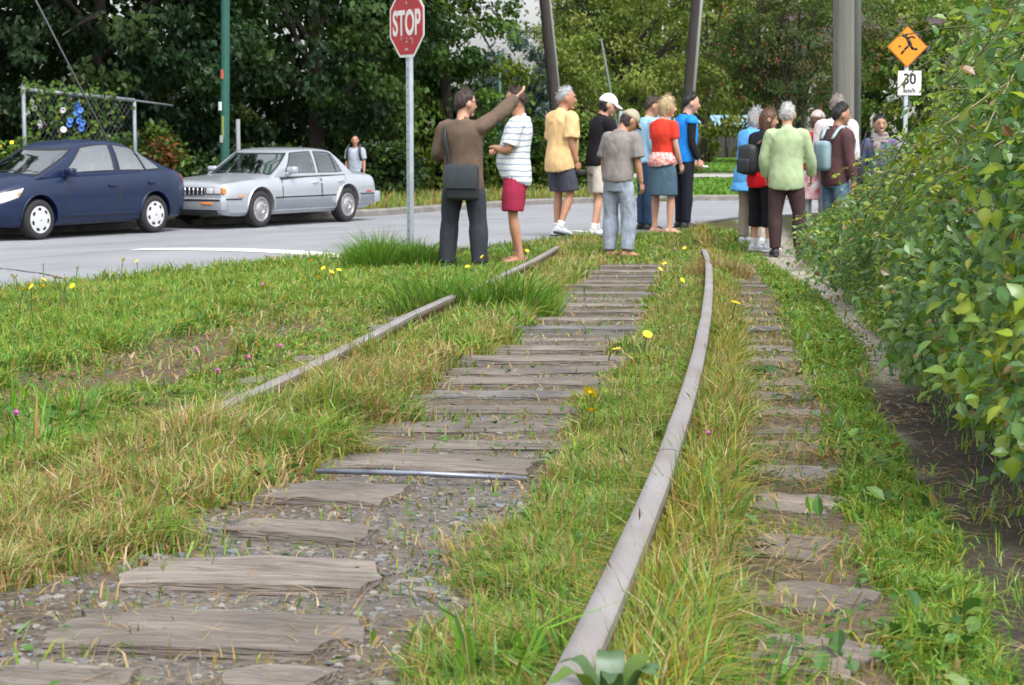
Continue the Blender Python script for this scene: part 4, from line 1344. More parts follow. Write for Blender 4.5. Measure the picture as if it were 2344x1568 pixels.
    def frame(s, outer, inner, sg):
        """rubber surround between two (x, t) quads"""
        bm = bmesh.new()
        def pt(p, off): return (p[0], sg * (s.wy(p[1]) + off), s.zc(p[0], p[1]))
        for i in range(4):
            a, b, c, d = outer[i], outer[(i + 1) % 4], inner[(i + 1) % 4], inner[i]
            d2 = d + (d - a) * 0.12; c2 = c + (c - b) * 0.12
            pr = None
            for j in range(9):
                u = j / 8
                v0, v1, v2 = bm.verts.new(pt(a + (b - a) * u, 0.003)), bm.verts.new(pt(d + (c - d) * u, 0.008)), bm.verts.new(pt(d2 + (c2 - d2) * u, 0.001))
                if pr:
                    bm.faces.new((pr[0], v0, v1, pr[1])); bm.faces.new((pr[1], v1, v2, pr[2]))
                pr = (v0, v1, v2)
        return link('window_frame', bm_mesh('window_frame', bm, M_black), s.root)

    def windows(s, quads, m):
        for sg in (1, -1):
            for q in quads:
                q = [np.array(p, float) for p in q]
                c = sum(q) / 4
                big = [p + np.sign(p - c) * np.array([0.02, 0.03]) for p in q]
                f = s.frame(big, q, sg)
                s.side_pane(q, m, 'pane', 0.005, sg, f)

    def screen(s, front, m, u0=0.9, t0=0.10, t1=0.94, name='windscreen'):
        def P(u, t, off):
            x = s.xf(t) - 0.10 * abs(u) ** 2.4 + off if front else s.xr(t) + 0.08 * abs(u) ** 2.4 - off
            return (x, u * s.wy(t), s.zc(x, t) + off * 0.7)
        bm = bmesh.new()
        e = 0.05
        per = [(-1 + 2 * i / 16, 0) for i in range(16)] + [(1, i / 10) for i in range(10)] + [(1 - 2 * i / 16, 1) for i in range(16)] + [(-1, 1 - i / 10) for i in range(10)]
        o_ = [bm.verts.new(P(u * u0, t0 + (t1 - t0) * v, 0.004)) for u, v in per]
        n_ = [bm.verts.new(P(u * (u0 - e), t0 + e + (t1 - t0 - 2 * e) * v, 0.008)) for u, v in per]
        for i in range(len(per)):
            j = (i + 1) % len(per); bm.faces.new((o_[i], o_[j], n_[j], n_[i]))
        par = link(name + '_frame', bm_mesh(name + '_frame', bm, M_black), s.root)
        bm = bmesh.new(); g = []
        for i in range(15):
            g.append([bm.verts.new(P((-1 + 2 * i / 14) * (u0 - e + 0.01), t0 + e - 0.01 + (t1 - t0 - 2 * e + 0.02) * j / 8, 0.005)) for j in range(9)])
        for i in range(14):
            for j in range(8): bm.faces.new((g[i][j], g[i + 1][j], g[i + 1][j + 1], g[i][j + 1]))
        link(name, bm_mesh(name, bm, m), par)

    def patch(s, name, poly, m, off, parent=None, sg=1, n=10, rim=0.006):
        """panel over the body side: corners (x, z) lower front, upper front, upper rear, lower rear"""
        a, b, c, d = [np.array(q, float) for q in poly]
        bm = bmesh.new(); g = []
        for i in range(n + 1):
            row = []
            for j in range(n + 1):
                u, v = i / n, j / n
                p = (a * (1 - v) + b * v) * (1 - u) + (d * (1 - v) + c * v) * u
                edge = i in (0, n) or j in (0, n)
                row.append(bm.verts.new((p[0], sg * (s.side_y(p[0], p[1]) + off - (rim if edge else 0)), p[1])))
            g.append(row)
        for i in range(n):
            for j in range(n):
                f = (g[i][j], g[i + 1][j], g[i + 1][j + 1], g[i][j + 1])
                bm.faces.new(f)
        return link(name, bm_mesh(name, bm, m), parent or s.root)

    def door(s, poly, handle, hm):
        for sg in (1, -1):
            q = [np.array(p, float) for p in poly]; c = sum(q) / 4
            big = [p + np.sign(p - c) * 0.004 for p in q]
            s.patch('door_seam', big, M_black, 0.0015, sg=sg, rim=0.0)
            d = s.patch('door', q, s.paint, 0.004, sg=sg, rim=0.003)
            bm = bmesh.new()
            y = s.side_y(*handle)
            box(bm, (handle[0], sg * (y + 0.018), handle[1]), (0.17, 0.03, 0.035), bevel=0.01)
            box(bm, (handle[0] + 0.02, sg * (y + 0.004), handle[1] - 0.005), (0.12, 0.012, 0.06), bevel=0.004)
            link('handle', bm_mesh('handle', bm, hm), d)

    def wheel(s, x, sg, kind):
        Rr = s.k['R']
        M = Matrix.Translation((x, sg * (s.k['W'] / 2 - 0.115), Rr)) @ Matrix.Rotation(R(-90 * sg), 4, 'X')
        bm = bmesh.new()
        lathe(bm, [(0.02, -0.08), (Rr * 0.68, -0.09), (Rr * 0.68, 0.06), (0.02, 0.05)], M, 32)
        w = link('wheel', bm_mesh('wheel', bm, M_dark, angle=40), s.root)
        bm = bmesh.new()
        lathe(bm, [(Rr * 0.66, -0.095), (Rr * 0.80, -0.102), (Rr * 0.94, -0.098), (Rr * 0.99, -0.075), (Rr, -0.03), (Rr, 0.03), (Rr * 0.99, 0.075), (Rr * 0.94, 0.098), (Rr * 0.80, 0.104), (Rr * 0.69, 0.096), (Rr * 0.66, 0.08)], M, 40)
        link('tyre', bm_mesh('tyre', bm, M_tyre, angle=50), w)
        bm = bmesh.new()
        if kind == 'petal':
            lathe(bm, [(Rr * 0.685, 0.088), (Rr * 0.67, 0.100), (Rr * 0.60, 0.098), (Rr * 0.40, 0.108), (Rr * 0.20, 0.113), (Rr * 0.12, 0.112), (0.001, 0.112)], M, 40)
            cap = link('hubcap', bm_mesh('hubcap', bm, M_cap, angle=40), w)
            bm = bmesh.new()
            for k in range(7):
                a = 2 * math.pi * k / 7 + 0.3
                Mk = M @ Matrix.Rotation(a, 4, 'Z') @ Matrix.Translation((Rr * 0.50, 0, 0.1015))
                bmesh.ops.create_uvsphere(bm, u_segments=10, v_segments=6, radius=1, matrix=Mk @ Matrix.Diagonal((Rr * 0.095, Rr * 0.13, 0.006, 1)))
            link('vent_holes', bm_mesh('vent_holes', bm, M_dark), w)
            bm = bmesh.new()
            bmesh.ops.create_uvsphere(bm, u_segments=14, v_segments=6, radius=1, matrix=M @ Matrix.Translation((0, 0, 0.112)) @ Matrix.Diagonal((Rr * 0.10, Rr * 0.10, 0.006, 1)))
            link('hub_emblem', bm_mesh('hub_emblem', bm, M_chrome), w)
        else:
            lathe(bm, [(Rr * 0.685, 0.088), (Rr * 0.665, 0.104), (Rr * 0.60, 0.104), (Rr * 0.57, 0.086), (Rr * 0.46, 0.080), (Rr * 0.36, 0.092), (Rr * 0.31, 0.108), (Rr * 0.22, 0.112), (Rr * 0.19, 0.098), (Rr * 0.13, 0.104), (0.001, 0.106)], M, 40)
            for k in range(16):
                a = 2 * math.pi * k / 16
                Mk = M @ Matrix.Rotation(a, 4, 'Z') @ Matrix.Translation((Rr * 0.52, 0, 0.086)) @ Matrix.Rotation(0.5, 4, 'Z')
                bmesh.ops.create_cube(bm, size=1, matrix=Mk @ Matrix.Diagonal((Rr * 0.13, 0.012, 0.016, 1)))
            link('hubcap', bm_mesh('hubcap', bm, M_capgrey, angle=40), w)

    def arch(s, x, m, rr, thick):
        for sg in (1, -1):
            bm = bmesh.new()
            pts = []
            for k in range(25):
                a = R(-4 + 188 * k / 24)
                px, pz = x + math.cos(a) * rr, s.k['R'] + 0.015 + math.sin(a) * rr
                if px < s.x0 + 0.05 or px > s.x1 - 0.05: continue
                pts.append((px, sg * (s.side_y(px, pz) + 0.003), pz))
            tube(bm, pts, thick, 6)
            link('arch_trim', bm_mesh('arch_trim', bm, m), s.root)

    def mirror(s, x, z, m):
        for sg in (1, -1):
            bm = bmesh.new()
            y = s.wy(0.12)
            box(bm, (x, sg * (y + 0.13), z), (0.13, 0.19, 0.125), rot=Matrix.Rotation(R(sg * -10), 3, 'Z'), bevel=0.035)
            box(bm, (x + 0.01, sg * (y + 0.03), z - 0.06), (0.08, 0.12, 0.05), bevel=0.015)
            o = link('mirror', bm_mesh('mirror', bm, m), s.root)
            bm = bmesh.new()
            box(bm, (x - 0.068, sg * (y + 0.13), z), (0.006, 0.15, 0.09), rot=Matrix.Rotation(R(sg * -10), 3, 'Z'))
            link('mirror_glass', bm_mesh('mirror_glass', bm, M_glass), o)


def place_car(contact, tan_, W, label):
    """contact: ground point of the street-side front wheel"""
    f = Vector((-tan_, -1.0, 0)).normalized()
    left = Vector((-f.y, f.x, 0))
    o = Vector(contact) - left * (W / 2 - 0.1)
    root = empty('parked_car', (o.x, o.y, gz1(o.x, o.y) + 0.0), math.atan2(f.y, f.x), label=label, cat='car', group='cars parked along the far kerb')
    root.location.z = CAMZ - float(road_depth(np.array([o.x]), np.array([o.y]))[0]) + 0.003
    return root


# dark blue saloon
b_root = place_car(on_ground(85, 549), 0.62, 1.70, 'dark blue four-door saloon at the left edge, pale seven-hole wheel covers')
blue = Car(b_root, dict(W=1.70, R=0.31, wb=2.6,
    zs=[(0.88, 0.60), (0.84, 0.68), (0.68, 0.78), (0.40, 0.87), (0.0, 0.93), (-0.5, 0.955), (-1.6, 0.985), (-2.6, 1.02), (-3.15, 1.04), (-3.45, 0.99), (-3.56, 0.86), (-3.60, 0.74)],
    zt=[(0.88, 0.61), (0.82, 0.72), (0.66, 0.84), (0.35, 0.95), (0.0, 1.01), (-0.4, 1.02), (-3.0, 1.07), (-3.4, 1.06), (-3.52, 0.98), (-3.60, 0.78)],
    zb=[(0.88, 0.32), (0.80, 0.23), (0.5, 0.20), (-2.9, 0.21), (-3.4, 0.26), (-3.60, 0.36)],
    w=[(0.88, 0.42), (0.85, 0.58), (0.76, 0.70), (0.58, 0.785), (0.3, 0.832), (0.0, 0.848), (-2.6, 0.848), (-3.0, 0.83), (-3.3, 0.78), (-3.5, 0.68), (-3.58, 0.56), (-3.60, 0.48)],
    zc=(0.93, 1.485), xf=(0.10, -1.0), xr=(-3.22, -2.25), wy=(0.755, 0.575), arch=0.055, belt=-0.018))
M_blue = paint('dark_blue_paint', (0.0025, 0.012, 0.045), 0.0, 0.42, 0.28)
BQ = [[(-0.62, 0.17), (-1.12, 0.90), (-1.72, 0.93), (-1.72, 0.16)], [(-1.87, 0.16), (-1.85, 0.93), (-2.28, 0.90), (-2.44, 0.16)], [(-2.49, 0.17), (-2.33, 0.88), (-2.42, 0.84), (-2.80, 0.20)]]
blue.body(M_blue); blue.cabin(BQ)
blue.windows(BQ, M_glass)
blue.screen(True, M_screen); blue.screen(False, M_glass_dark, name='rear_window')
blue.door([(-0.62, 0.32), (-0.55, 0.93), (-1.79, 0.955), (-1.79, 0.32)], (-1.60, 0.80), M_blue)
blue.door([(-1.81, 0.32), (-1.81, 0.955), (-2.62, 0.97), (-2.22, 0.34)], (-2.52, 0.83), M_blue)
for wx in (0, -2.6):
    for sg in (1, -1): blue.wheel(wx, sg, 'petal')
    blue.arch(wx, M_blue, 0.375, 0.014)
blue.mirror(-0.62, 1.03, M_blue)
for sg in (1, -1):
    hl = blue.patch('headlight', [(0.76, 0.56), (0.70, 0.72), (0.30, 0.80), (0.42, 0.66)], M_lamp, 0.006, sg=sg)
    blue.patch('indicator', [(0.47, 0.67), (0.43, 0.735), (0.36, 0.75), (0.40, 0.69)], M_amber, 0.010, hl, sg=sg)
    tl = blue.patch('tail_light', [(-3.50, 0.70), (-3.35, 0.97), (-3.50, 0.96), (-3.57, 0.72)], M_red, 0.008, sg=sg)
    blue.patch('reverse_lens', [(-3.50, 0.71), (-3.46, 0.79), (-3.54, 0.79), (-3.57, 0.72)], M_lamp, 0.012, tl, sg=sg)
    blue.patch('sill_trim', [(-0.46, 0.335), (-0.46, 0.375), (-2.16, 0.375), (-2.16, 0.335)], M_blue, 0.016, sg=sg)
bm = bmesh.new(); box(bm, (0.86, 0, 0.50), (0.03, 0.7, 0.14), bevel=0.01); link('grille', bm_mesh('grille', bm, M_black), b_root)
bm = bmesh.new(); box(bm, (0.84, 0, 0.33), (0.10, 0.9, 0.10), bevel=0.03); link('front_bumper', bm_mesh('front_bumper', bm, M_black), b_root)
bm = bmesh.new()
for y in (-0.3, 0.25): tube(bm, [(-0.03, y, 1.03), (-0.12, y + 0.5 * (1 if y < 0 else 0.6), 1.06)], 0.010, 6)
link('wiper', bm_mesh('wiper', bm, M_black), b_root)

# silver saloon
s_root = place_car(on_ground(590, 521), 0.57, 1.76, 'older boxy silver saloon with grey side moulding parked behind the dark blue car')
sil = Car(s_root, dict(W=1.76, R=0.32, wb=2.66,
    zs=[(0.98, 0.70), (0.95, 0.755), (0.85, 0.79), (0.3, 0.835), (-0.4, 0.865), (-1.5, 0.885), (-2.6, 0.895), (-3.1, 0.89), (-3.60, 0.865), (-3.68, 0.80), (-3.71, 0.74)],
    zt=[(0.98, 0.71), (0.94, 0.79), (0.80, 0.825), (0.3, 0.875), (-0.4, 0.925), (-0.6, 0.93), (-2.8, 0.945), (-3.2, 0.945), (-3.60, 0.92), (-3.68, 0.83), (-3.71, 0.76)],
    zb=[(0.98, 0.30), (0.9, 0.24), (0.6, 0.215), (-3.0, 0.22), (-3.4, 0.25), (-3.71, 0.33)],
    w=[(0.98, 0.76), (0.96, 0.80), (0.85, 0.84), (0.5, 0.865), (0.0, 0.878), (-2.66, 0.878), (-3.2, 0.862), (-3.58, 0.83), (-3.68, 0.80), (-3.71, 0.77)],
    zc=(0.86, 1.335), xf=(-0.36, -1.12), xr=(-3.05, -2.48), wy=(0.765, 0.61), arch=0.022, belt=0.0))
M_silver = paint('silver_paint', (0.40, 0.43, 0.47), 0.45, 0.33, 0.7)
M_clad = paint('grey_lower_paint', (0.24, 0.265, 0.30), 0.45, 0.38, 0.4)
SQ = [[(-0.86, 0.18), (-1.17, 0.92), (-1.76, 0.93), (-1.76, 0.17)], [(-1.88, 0.17), (-1.88, 0.93), (-2.32, 0.92), (-2.40, 0.17)], [(-2.45, 0.17), (-2.37, 0.90), (-2.43, 0.86), (-2.62, 0.2)]]
sil.body(M_silver); sil.cabin(SQ)
sil.windows(SQ, M_glass_dark)
sil.screen(True, M_screen); sil.screen(False, M_glass_dark, name='rear_window')
sil.door([(-0.62, 0.34), (-0.62, 0.86), (-1.81, 0.875), (-1.81, 0.34)], (-1.62, 0.755), M_chrome)
sil.door([(-1.83, 0.34), (-1.83, 0.875), (-2.66, 0.88), (-2.30, 0.36)], (-2.42, 0.765), M_chrome)
for wx in (0, -2.66):
    for sg in (1, -1): sil.wheel(wx, sg, 'rings')
    sil.arch(wx, M_chrome, 0.385, 0.017)
sil.mirror(-0.90, 0.985, M_silver)
for sg in (1, -1):
    for (a, b) in ((0.52, 0.98), (-0.38, -2.28), (-3.05, -3.66)):
        a, b = (max(a, b), min(a, b))
        sil.patch('side_moulding', [(a - 0.02, 0.50), (a - 0.02, 0.525), (b + 0.02, 0.525), (b + 0.02, 0.50)], M_black, 0.012, sg=sg)
        if a < 0: sil.patch('lower_cladding', [(a - 0.02, 0.30), (a - 0.02, 0.495), (b + 0.02, 0.495), (b + 0.02, 0.30)], M_clad, 0.006, sg=sg)
    sil.patch('side_marker', [(0.62, 0.54), (0.62, 0.575), (0.50, 0.575), (0.50, 0.54)], M_amber, 0.012, sg=sg, n=3)
    sil.patch('rear_side_marker', [(-3.30, 0.54), (-3.30, 0.575), (-3.48, 0.575), (-3.48, 0.54)], M_red, 0.012, sg=sg, n=3)
    bm = bmesh.new()
    box(bm, (0.965, sg * 0.615, 0.655), (0.05, 0.40, 0.125), bevel=0.012)
    hb = link('headlamp_bezel', bm_mesh('headlamp_bezel', bm, M_chrome, angle=30), s_root)
    for y in (0.52, 0.68):
        bm = bmesh.new(); box(bm, (0.988, sg * y, 0.657), (0.02, 0.135, 0.095), bevel=0.008)
        link('headlight', bm_mesh('headlight', bm, M_lamp, angle=30), hb)
    bm = bmesh.new(); box(bm, (0.955, sg * 0.795, 0.655), (0.085, 0.05, 0.10), bevel=0.012)
    link('indicator', bm_mesh('indicator', bm, M_amber, angle=30), hb)
    bm = bmesh.new(); box(bm, (1.075, sg * 0.52, 0.445), (0.02, 0.24, 0.035), bevel=0.005)
    link('bumper_light', bm_mesh('bumper_light', bm, M_amber), s_root)
bm = bmesh.new(); box(bm, (0.975, 0, 0.65), (0.04, 0.80, 0.13), bevel=0.01)
gr = link('grille', bm_mesh('grille', bm, M_black), s_root)
for k in range(9):
    bm = bmesh.new(); box(bm, (1.0, -0.36 + 0.09 * k, 0.65), (0.02, 0.012, 0.11)); link('grille_bar', bm_mesh('grille_bar', bm, M_chrome), gr)
bm = bmesh.new(); box(bm, (0.98, 0, 0.43), (0.17, 1.66, 0.21), bevel=0.045)
fb = link('front_bumper', bm_mesh('front_bumper', bm, M_silver, angle=30), s_root)
bm = bmesh.new(); box(bm, (1.06, 0, 0.50), (0.03, 1.58, 0.03), bevel=0.008); link('bumper_strip', bm_mesh('bumper_strip', bm, M_black), fb)
bm = bmesh.new(); box(bm, (-3.69, 0, 0.45), (0.20, 1.70, 0.22), bevel=0.05)
link('rear_bumper', bm_mesh('rear_bumper', bm, M_silver, angle=30), s_root)
bm = bmesh.new(); box(bm, (1.0, 0, 0.28), (0.10, 1.3, 0.08), bevel=0.02); link('air_dam', bm_mesh('air_dam', bm, M_black), s_root)
bm = bmesh.new()
for y in (-0.25, 0.30): tube(bm, [(-0.40, y, 0.955), (-0.48, y - 0.45, 0.985)], 0.010, 6)
link('wiper', bm_mesh('wiper', bm, M_black), s_root)
bm = bmesh.new(); tube(bm, [(-0.30, -0.82, 0.88), (-0.34, -0.84, 1.25)], 0.005, 5); link('aerial', bm_mesh('aerial', bm, M_black), s_root)
# ------------------------------------------------------------------ people
def skin(name, c):
    return mat(name, c, rough=0.55, nscale=9, namt=0.08, spec=0.35)


SKIN = dict(fair=skin('fair_skin', (0.52, 0.29, 0.20)), tan=skin('tanned_skin', (0.40, 0.205, 0.125)), olive=skin('olive_skin', (0.36, 0.20, 0.125)))


def cloth(name, c, amt=0.14, col2=None, nscale=11.0):
    return mat(name, c, rough=0.88, nscale=nscale, namt=amt, bump=0.08, bscale=120, spec=0.2, col2=col2)


def hairmat(name, c, c2=None):
    return mat(name, c, rough=0.6, nscale=22, namt=0.3, bump=0.7, bscale=70, stretch=(1, 1, 0.3), col2=c2)


TORSO = [(0.80, 0.085, 0.085, 0), (0.86, 0.160, 0.112, -0.012), (0.94, 0.168, 0.122, -0.014), (1.04, 0.148, 0.108, 0.0), (1.16, 0.152, 0.112, 0.006), (1.28, 0.172, 0.120, 0.0),
         (1.36, 0.176, 0.114, -0.008), (1.41, 0.155, 0.098, -0.012), (1.445, 0.110, 0.082, -0.012), (1.475, 0.082, 0.076, -0.008), (1.515, 0.067, 0.070, 0.002), (1.60, 0.064, 0.068, 0.016)]


class Person:
    def __init__(s, label, foot, top_py, heading, lean=0, sidelean=0, hunch=0, head=(0, 0), arms=None, legs=None, sex='m', build=1.0, belly=0.0, skin='fair', feet_yaw=(8, -8), group=None, lift=0.0, seed=0, ground=None):
        p = ground or on_ground(*foot)
        H = at(foot[0], top_py, p.y).z - p.z
        s.H = H; s.k = H / 1.785
        s.root = empty('person', (p.x, p.y, p.z), R(heading), label=label, cat='person', group=group)
        s.sex, s.build, s.belly, s.skin, s.seed = sex, build, belly, SKIN[skin], seed
        sh, hp = (0.178, 0.090) if sex == 'm' else (0.155, 0.095)
        sh *= 0.5 + 0.5 * build
        legs = legs or {}
        s.leg = {}
        for nm, sg in (('L', -1), ('R', 1)):
            th, sn = legs.get(nm, ((sg * 0.05, 0.0, -1), (sg * 0.02, -0.03, -1)))
            a = Vector((sg * hp, 0, 0.90)); b = a + Vector(th).normalized() * 0.41; c = b + Vector(sn).normalized() * 0.41
            s.leg[nm] = [a, b, c]
        dz = 0.085 - min(s.leg[n][2].z for n in 'LR')
        mx = (s.leg['L'][2] + s.leg['R'][2]) / 2
        off = Vector((-mx.x, -mx.y, dz))
        for n in 'LR': s.leg[n] = [q + off for q in s.leg[n]]
        s.off = off; s.lean, s.side, s.hunch = R(lean), R(sidelean), R(hunch)
        s.arm = {}
        arms = arms or {}
        for nm, sg in (('L', -1), ('R', 1)):
            u, f, h = (tuple(arms.get(nm, ((sg * 0.16, -0.02, -1), (sg * 0.05, 0.22, -1)))) + (None,))[:3]
            a = s.T(Vector((sg * sh, -0.008, 1.405)))
            b = a + Vector(u).normalized() * 0.285; c = b + Vector(f).normalized() * 0.25
            s.arm[nm] = [a, b, c, Vector(h if h else f).normalized()]
        yaw, pit = head
        nk = s.T(Vector((0, 0.012, 1.545)))
        s.HM = Matrix.Translation(nk) @ Matrix.Rotation(R(yaw), 4, 'Z') @ Matrix.Rotation(-R(pit) - (s.lean + s.hunch) * 0.6, 4, 'X') @ Matrix.Translation((0, 0.022, 0.096)) @ Matrix.Scale(1.10, 4)
        s.fy = feet_yaw

    def T(s, p):
        p = Vector(p)
        piv = Vector((0, 0, 0.95))
        if p.z > 0.95:
            t = min(1, (p.z - 0.95) / 0.2)
            p = piv + Matrix.Rotation(-s.lean * t, 3, 'X') @ (Matrix.Rotation(s.side * t, 3, 'Y') @ (p - piv))
            if s.hunch and p.z > 1.2:
                q = Vector((0, 0, 1.22)); t2 = min(1, (p.z - 1.2) / 0.2)
                p = q + Matrix.Rotation(-s.hunch * t2, 3, 'X') @ (p - q)
        return p + s.off

    def done(s, name, bm, mods, m, fold=0.0, fs=9.0, stretch=(1, 1, 0.45), parent=None):
        for v in bm.verts: v.co *= s.k
        me = bake(bm, mods, m)
        if fold:
            n = len(me.vertices)
            co = np.zeros(n * 3, np.float32); me.vertices.foreach_get('co', co); co = co.reshape(-1, 3)
            no = np.zeros(n * 3, np.float32); me.vertices.foreach_get('normal', no); no = no.reshape(-1, 3)
            d = np.empty(n)
            sd = s.seed * 3.7
            for i in range(n):
                c = co[i]
                a = mnoise.noise((c[0] * fs * stretch[0] + sd, c[1] * fs * stretch[1], c[2] * fs * stretch[2]))
                b = mnoise.noise((c[0] * fs * 2.3 + c[2] * fs * 0.9 + sd, c[1] * fs * 2.3, c[2] * fs * 1.2 - c[0] * fs))
                d[i] = min(fold, 0.013) * 1.15 * (a + 1.0 * (0.28 - abs(b)))
            co += no * d[:, None]
            me.vertices.foreach_set('co', co.ravel()); me.update()
        return link(name, me, parent or s.root)

    def mods(s, vox=0.011, sm=4, dec=0.4):
        return [('REMESH', dict(mode='VOXEL', voxel_size=vox)), ('SMOOTH', dict(factor=0.5, iterations=sm)), ('DECIMATE', dict(ratio=dec))]

    # bare figure ----------------------------------------------------
    def torso_rings(s, z0, z1, ew, ed, fl=0.0, drape=False):
        pts, rad = [], []
        zs = sorted({z0, z1} | {t[0] for t in TORSO if z0 < t[0] < z1})
        f = s.sex == 'f'
        for z in zs:
            w = np.interp(z, [t[0] for t in TORSO], [t[1] for t in TORSO]); d = np.interp(z, [t[0] for t in TORSO], [t[2] for t in TORSO]); y = np.interp(z, [t[0] for t in TORSO], [t[3] for t in TORSO])
            if z < 0.86 and z0 < 0.86: w, d = 0.160, 0.112
            if f:
                w *= np.interp(z, [0.9, 1.05, 1.2, 1.4], [1.05, 0.90, 0.90, 0.90]); d *= np.interp(z, [0.9, 1.05, 1.28, 1.4], [1.02, 0.9, 1.05, 0.95])
            if drape and z < 1.3: w, d = max(w, 0.165 if not f else 0.138), max(d, 0.122 if not f else 0.112)
            bw = s.build if z < 1.45 else 1
            bl = s.belly * math.exp(-((z - 1.06) / 0.13) ** 2)
            pts.append(s.T((0, y + bl * 0.5, z))); rad.append((w * bw + ew + fl * max(0, (1.0 - z)), d * bw + ed + bl * 0.5 + fl * max(0, (1.0 - z))))
        return pts, rad

    def armpts(s, nm, frac, e, flare=0.0):
        a, b, c, _ = s.arm[nm]
        L1, L2 = (b - a).length, (c - b).length
        key = [(0, 0.056), (0.35 * L1, 0.051), (L1 * 0.9, 0.041), (L1 + 0.25 * L2, 0.042), (L1 + 0.65 * L2, 0.035), (L1 + L2, 0.028)]
        tot = frac * (L1 + L2)
        ds = [k for k in key if k[0] < tot - 0.02] + [(tot, np.interp(tot, [k[0] for k in key], [k[1] for k in key]))]
        pts, rad = [], []
        slim = (0.86 if s.sex == 'f' else 1.0) * (0.5 + 0.5 * s.build)
        for d, r in ds:
            p = a + (b - a) * (d / L1) if d < L1 else b + (c - b) * ((d - L1) / L2)
            pts.append(p); rad.append(r * slim + e + flare * d / tot)
        inner = a + (Vector((0, 0, 0)) - Vector((a.x - s.T((0, 0, 1.40)).x, 0, 0))) * 0.35
        return [inner + Vector((0, 0, -0.012))] + pts, [rad[0] * 1.0] + rad

    def legpts(s, nm, frac, e, flare=0.0):
        a, b, c = s.leg[nm]
        L1, L2 = (b - a).length, (c - b).length
        f = 1.0 if s.sex == 'm' else 1.0
        key = [(0, 0.088), (0.4 * L1, 0.079), (0.92 * L1, 0.056), (L1 + 0.08 * L2, 0.053), (L1 + 0.30 * L2, 0.056), (L1 + 0.65 * L2, 0.043), (L1 + L2, 0.036)]
        tot = frac * (L1 + L2)
        ds = [k for k in key if k[0] < tot - 0.02] + [(tot, np.interp(tot, [k[0] for k in key], [k[1] for k in key]))]
        pts, rad = [], []
        for d, r in ds:
            p = a + (b - a) * (d / L1) if d < L1 else b + (c - b) * ((d - L1) / L2)
            pts.append(p); rad.append(r * (0.6 + 0.4 * s.build) * f + (e * (0.25 + 0.75 * min(1, d / (0.45 * L1))) if e > 0 else e) + flare * d / tot)
        return pts, rad

    def foot(s, bm, nm, e, bare=True):
        c = s.leg[nm][2]; sn = (s.leg[nm][2] - s.leg[nm][1]).normalized()
        yaw = R(s.fy[0] if nm == 'L' else s.fy[1])
        fwd = Vector((-math.sin(yaw), math.cos(yaw), 0))
        lift = c.z - 0.085
        tip = -min(0.9, lift * 6)
        fwd = Vector((fwd.x, fwd.y, tip)).normalized()
        base = c + Vector((0, 0, -0.045)) if lift < 0.03 else c + Vector((0, 0, -0.04))
        P = [base - fwd * 0.065 + Vector((0, 0, 0.005)), base - fwd * 0.03, base + fwd * 0.05 - Vector((0, 0, 0.002)), base + fwd * 0.12 - Vector((0, 0, 0.013)), base + fwd * 0.175 - Vector((0, 0, 0.020))]
        side = Vector((fwd.y, -fwd.x, 0)).normalized()
        loft(bm, P, [(0.026 + e, 0.030 + e * 0.6), (0.034 + e, 0.040 + e * 0.6), (0.040 + e, 0.040 + e * 0.5), (0.046 + e, 0.026 + e * 0.5), (0.032 + e, 0.016 + e * 0.5)], side=side, seg=12)
        loft(bm, [c - sn * 0.02, base], [(0.037 + e, 0.037 + e), (0.036 + e, 0.042 + e)], side=side, seg=12, sub=1)
        return base, fwd, side

    def hand(s, bm, nm, curl=0.6, spread=0.12):
        a, b, c, h = s.arm[nm]
        sg = -1 if nm == 'L' else 1
        fwd = h
        ref = Vector((0, 1, 0)) if abs(fwd.y) < 0.8 else Vector((0, 0, 1))
        w = (ref - fwd * ref.dot(fwd)).normalized()          # thumb side
        nrm = fwd.cross(w) * sg                               # towards the palm
        if nrm.x * sg > 0: nrm = -nrm
        loft(bm, [c - fwd * 0.02, c + fwd * 0.01, c + fwd * 0.05, c + fwd * 0.088], [(0.024, 0.020), (0.027, 0.018), (0.040, 0.015), (0.038, 0.012)], side=w, seg=10, sub=2)
        for k, ln in enumerate((0.072, 0.080, 0.074, 0.058)):
            o = c + fwd * (0.084 - 0.006 * abs(k - 1)) + w * (0.029 - 0.019 * k)
            d = (fwd + w * (spread * (1.2 - k * 0.8))).normalized()
            pts = [o - d * 0.015, o]
            ang = 0
            for j, fr in enumerate((0.42, 0.32, 0.26)):
                ang += curl * (0.55 + 0.3 * j)
                pts.append(pts[-1] + (d * math.cos(ang) + nrm * math.sin(ang)) * ln * fr)
            loft(bm, pts, [0.0085, 0.009, 0.0088, 0.0078, 0.0055], side=w, seg=7, sub=1)
        o = c + fwd * 0.02 + w * 0.026
        loft(bm, [o - w * 0.012, o + w * 0.012 + fwd * 0.018, o + w * 0.022 + fwd * 0.042 + nrm * 0.006, o + w * 0.02 + fwd * 0.064 + nrm * 0.016], [0.011, 0.0115, 0.010, 0.007], side=nrm, seg=7, sub=1)

    def figure(s, hide_feet=False, curl=(0.6, 0.6), long_sleeve=False):
        bm = bmesh.new()
        p, r = s.torso_rings(0.82, 1.60, -0.008, -0.008)
        loft(bm, p, r, seg=20)
        for nm in 'LR':
            pts, rad = s.armpts(nm, 1.0, 0.0); loft(bm, pts, rad, side=(0, 1, 0), seg=12)
            pts, rad = s.legpts(nm, 1.0, -0.004)
            pts = [pts[0] + Vector((0, 0, 0.05))] + pts; rad = [rad[0]] + rad
            loft(bm, pts, rad, side=(1, 0, 0), seg=14)
            s.foot(bm, nm, 0.0)
        # head: skull and jaw, nose, ears
        g = bmesh.ops.create_uvsphere(bm, u_segments=24, v_segments=16, radius=1)
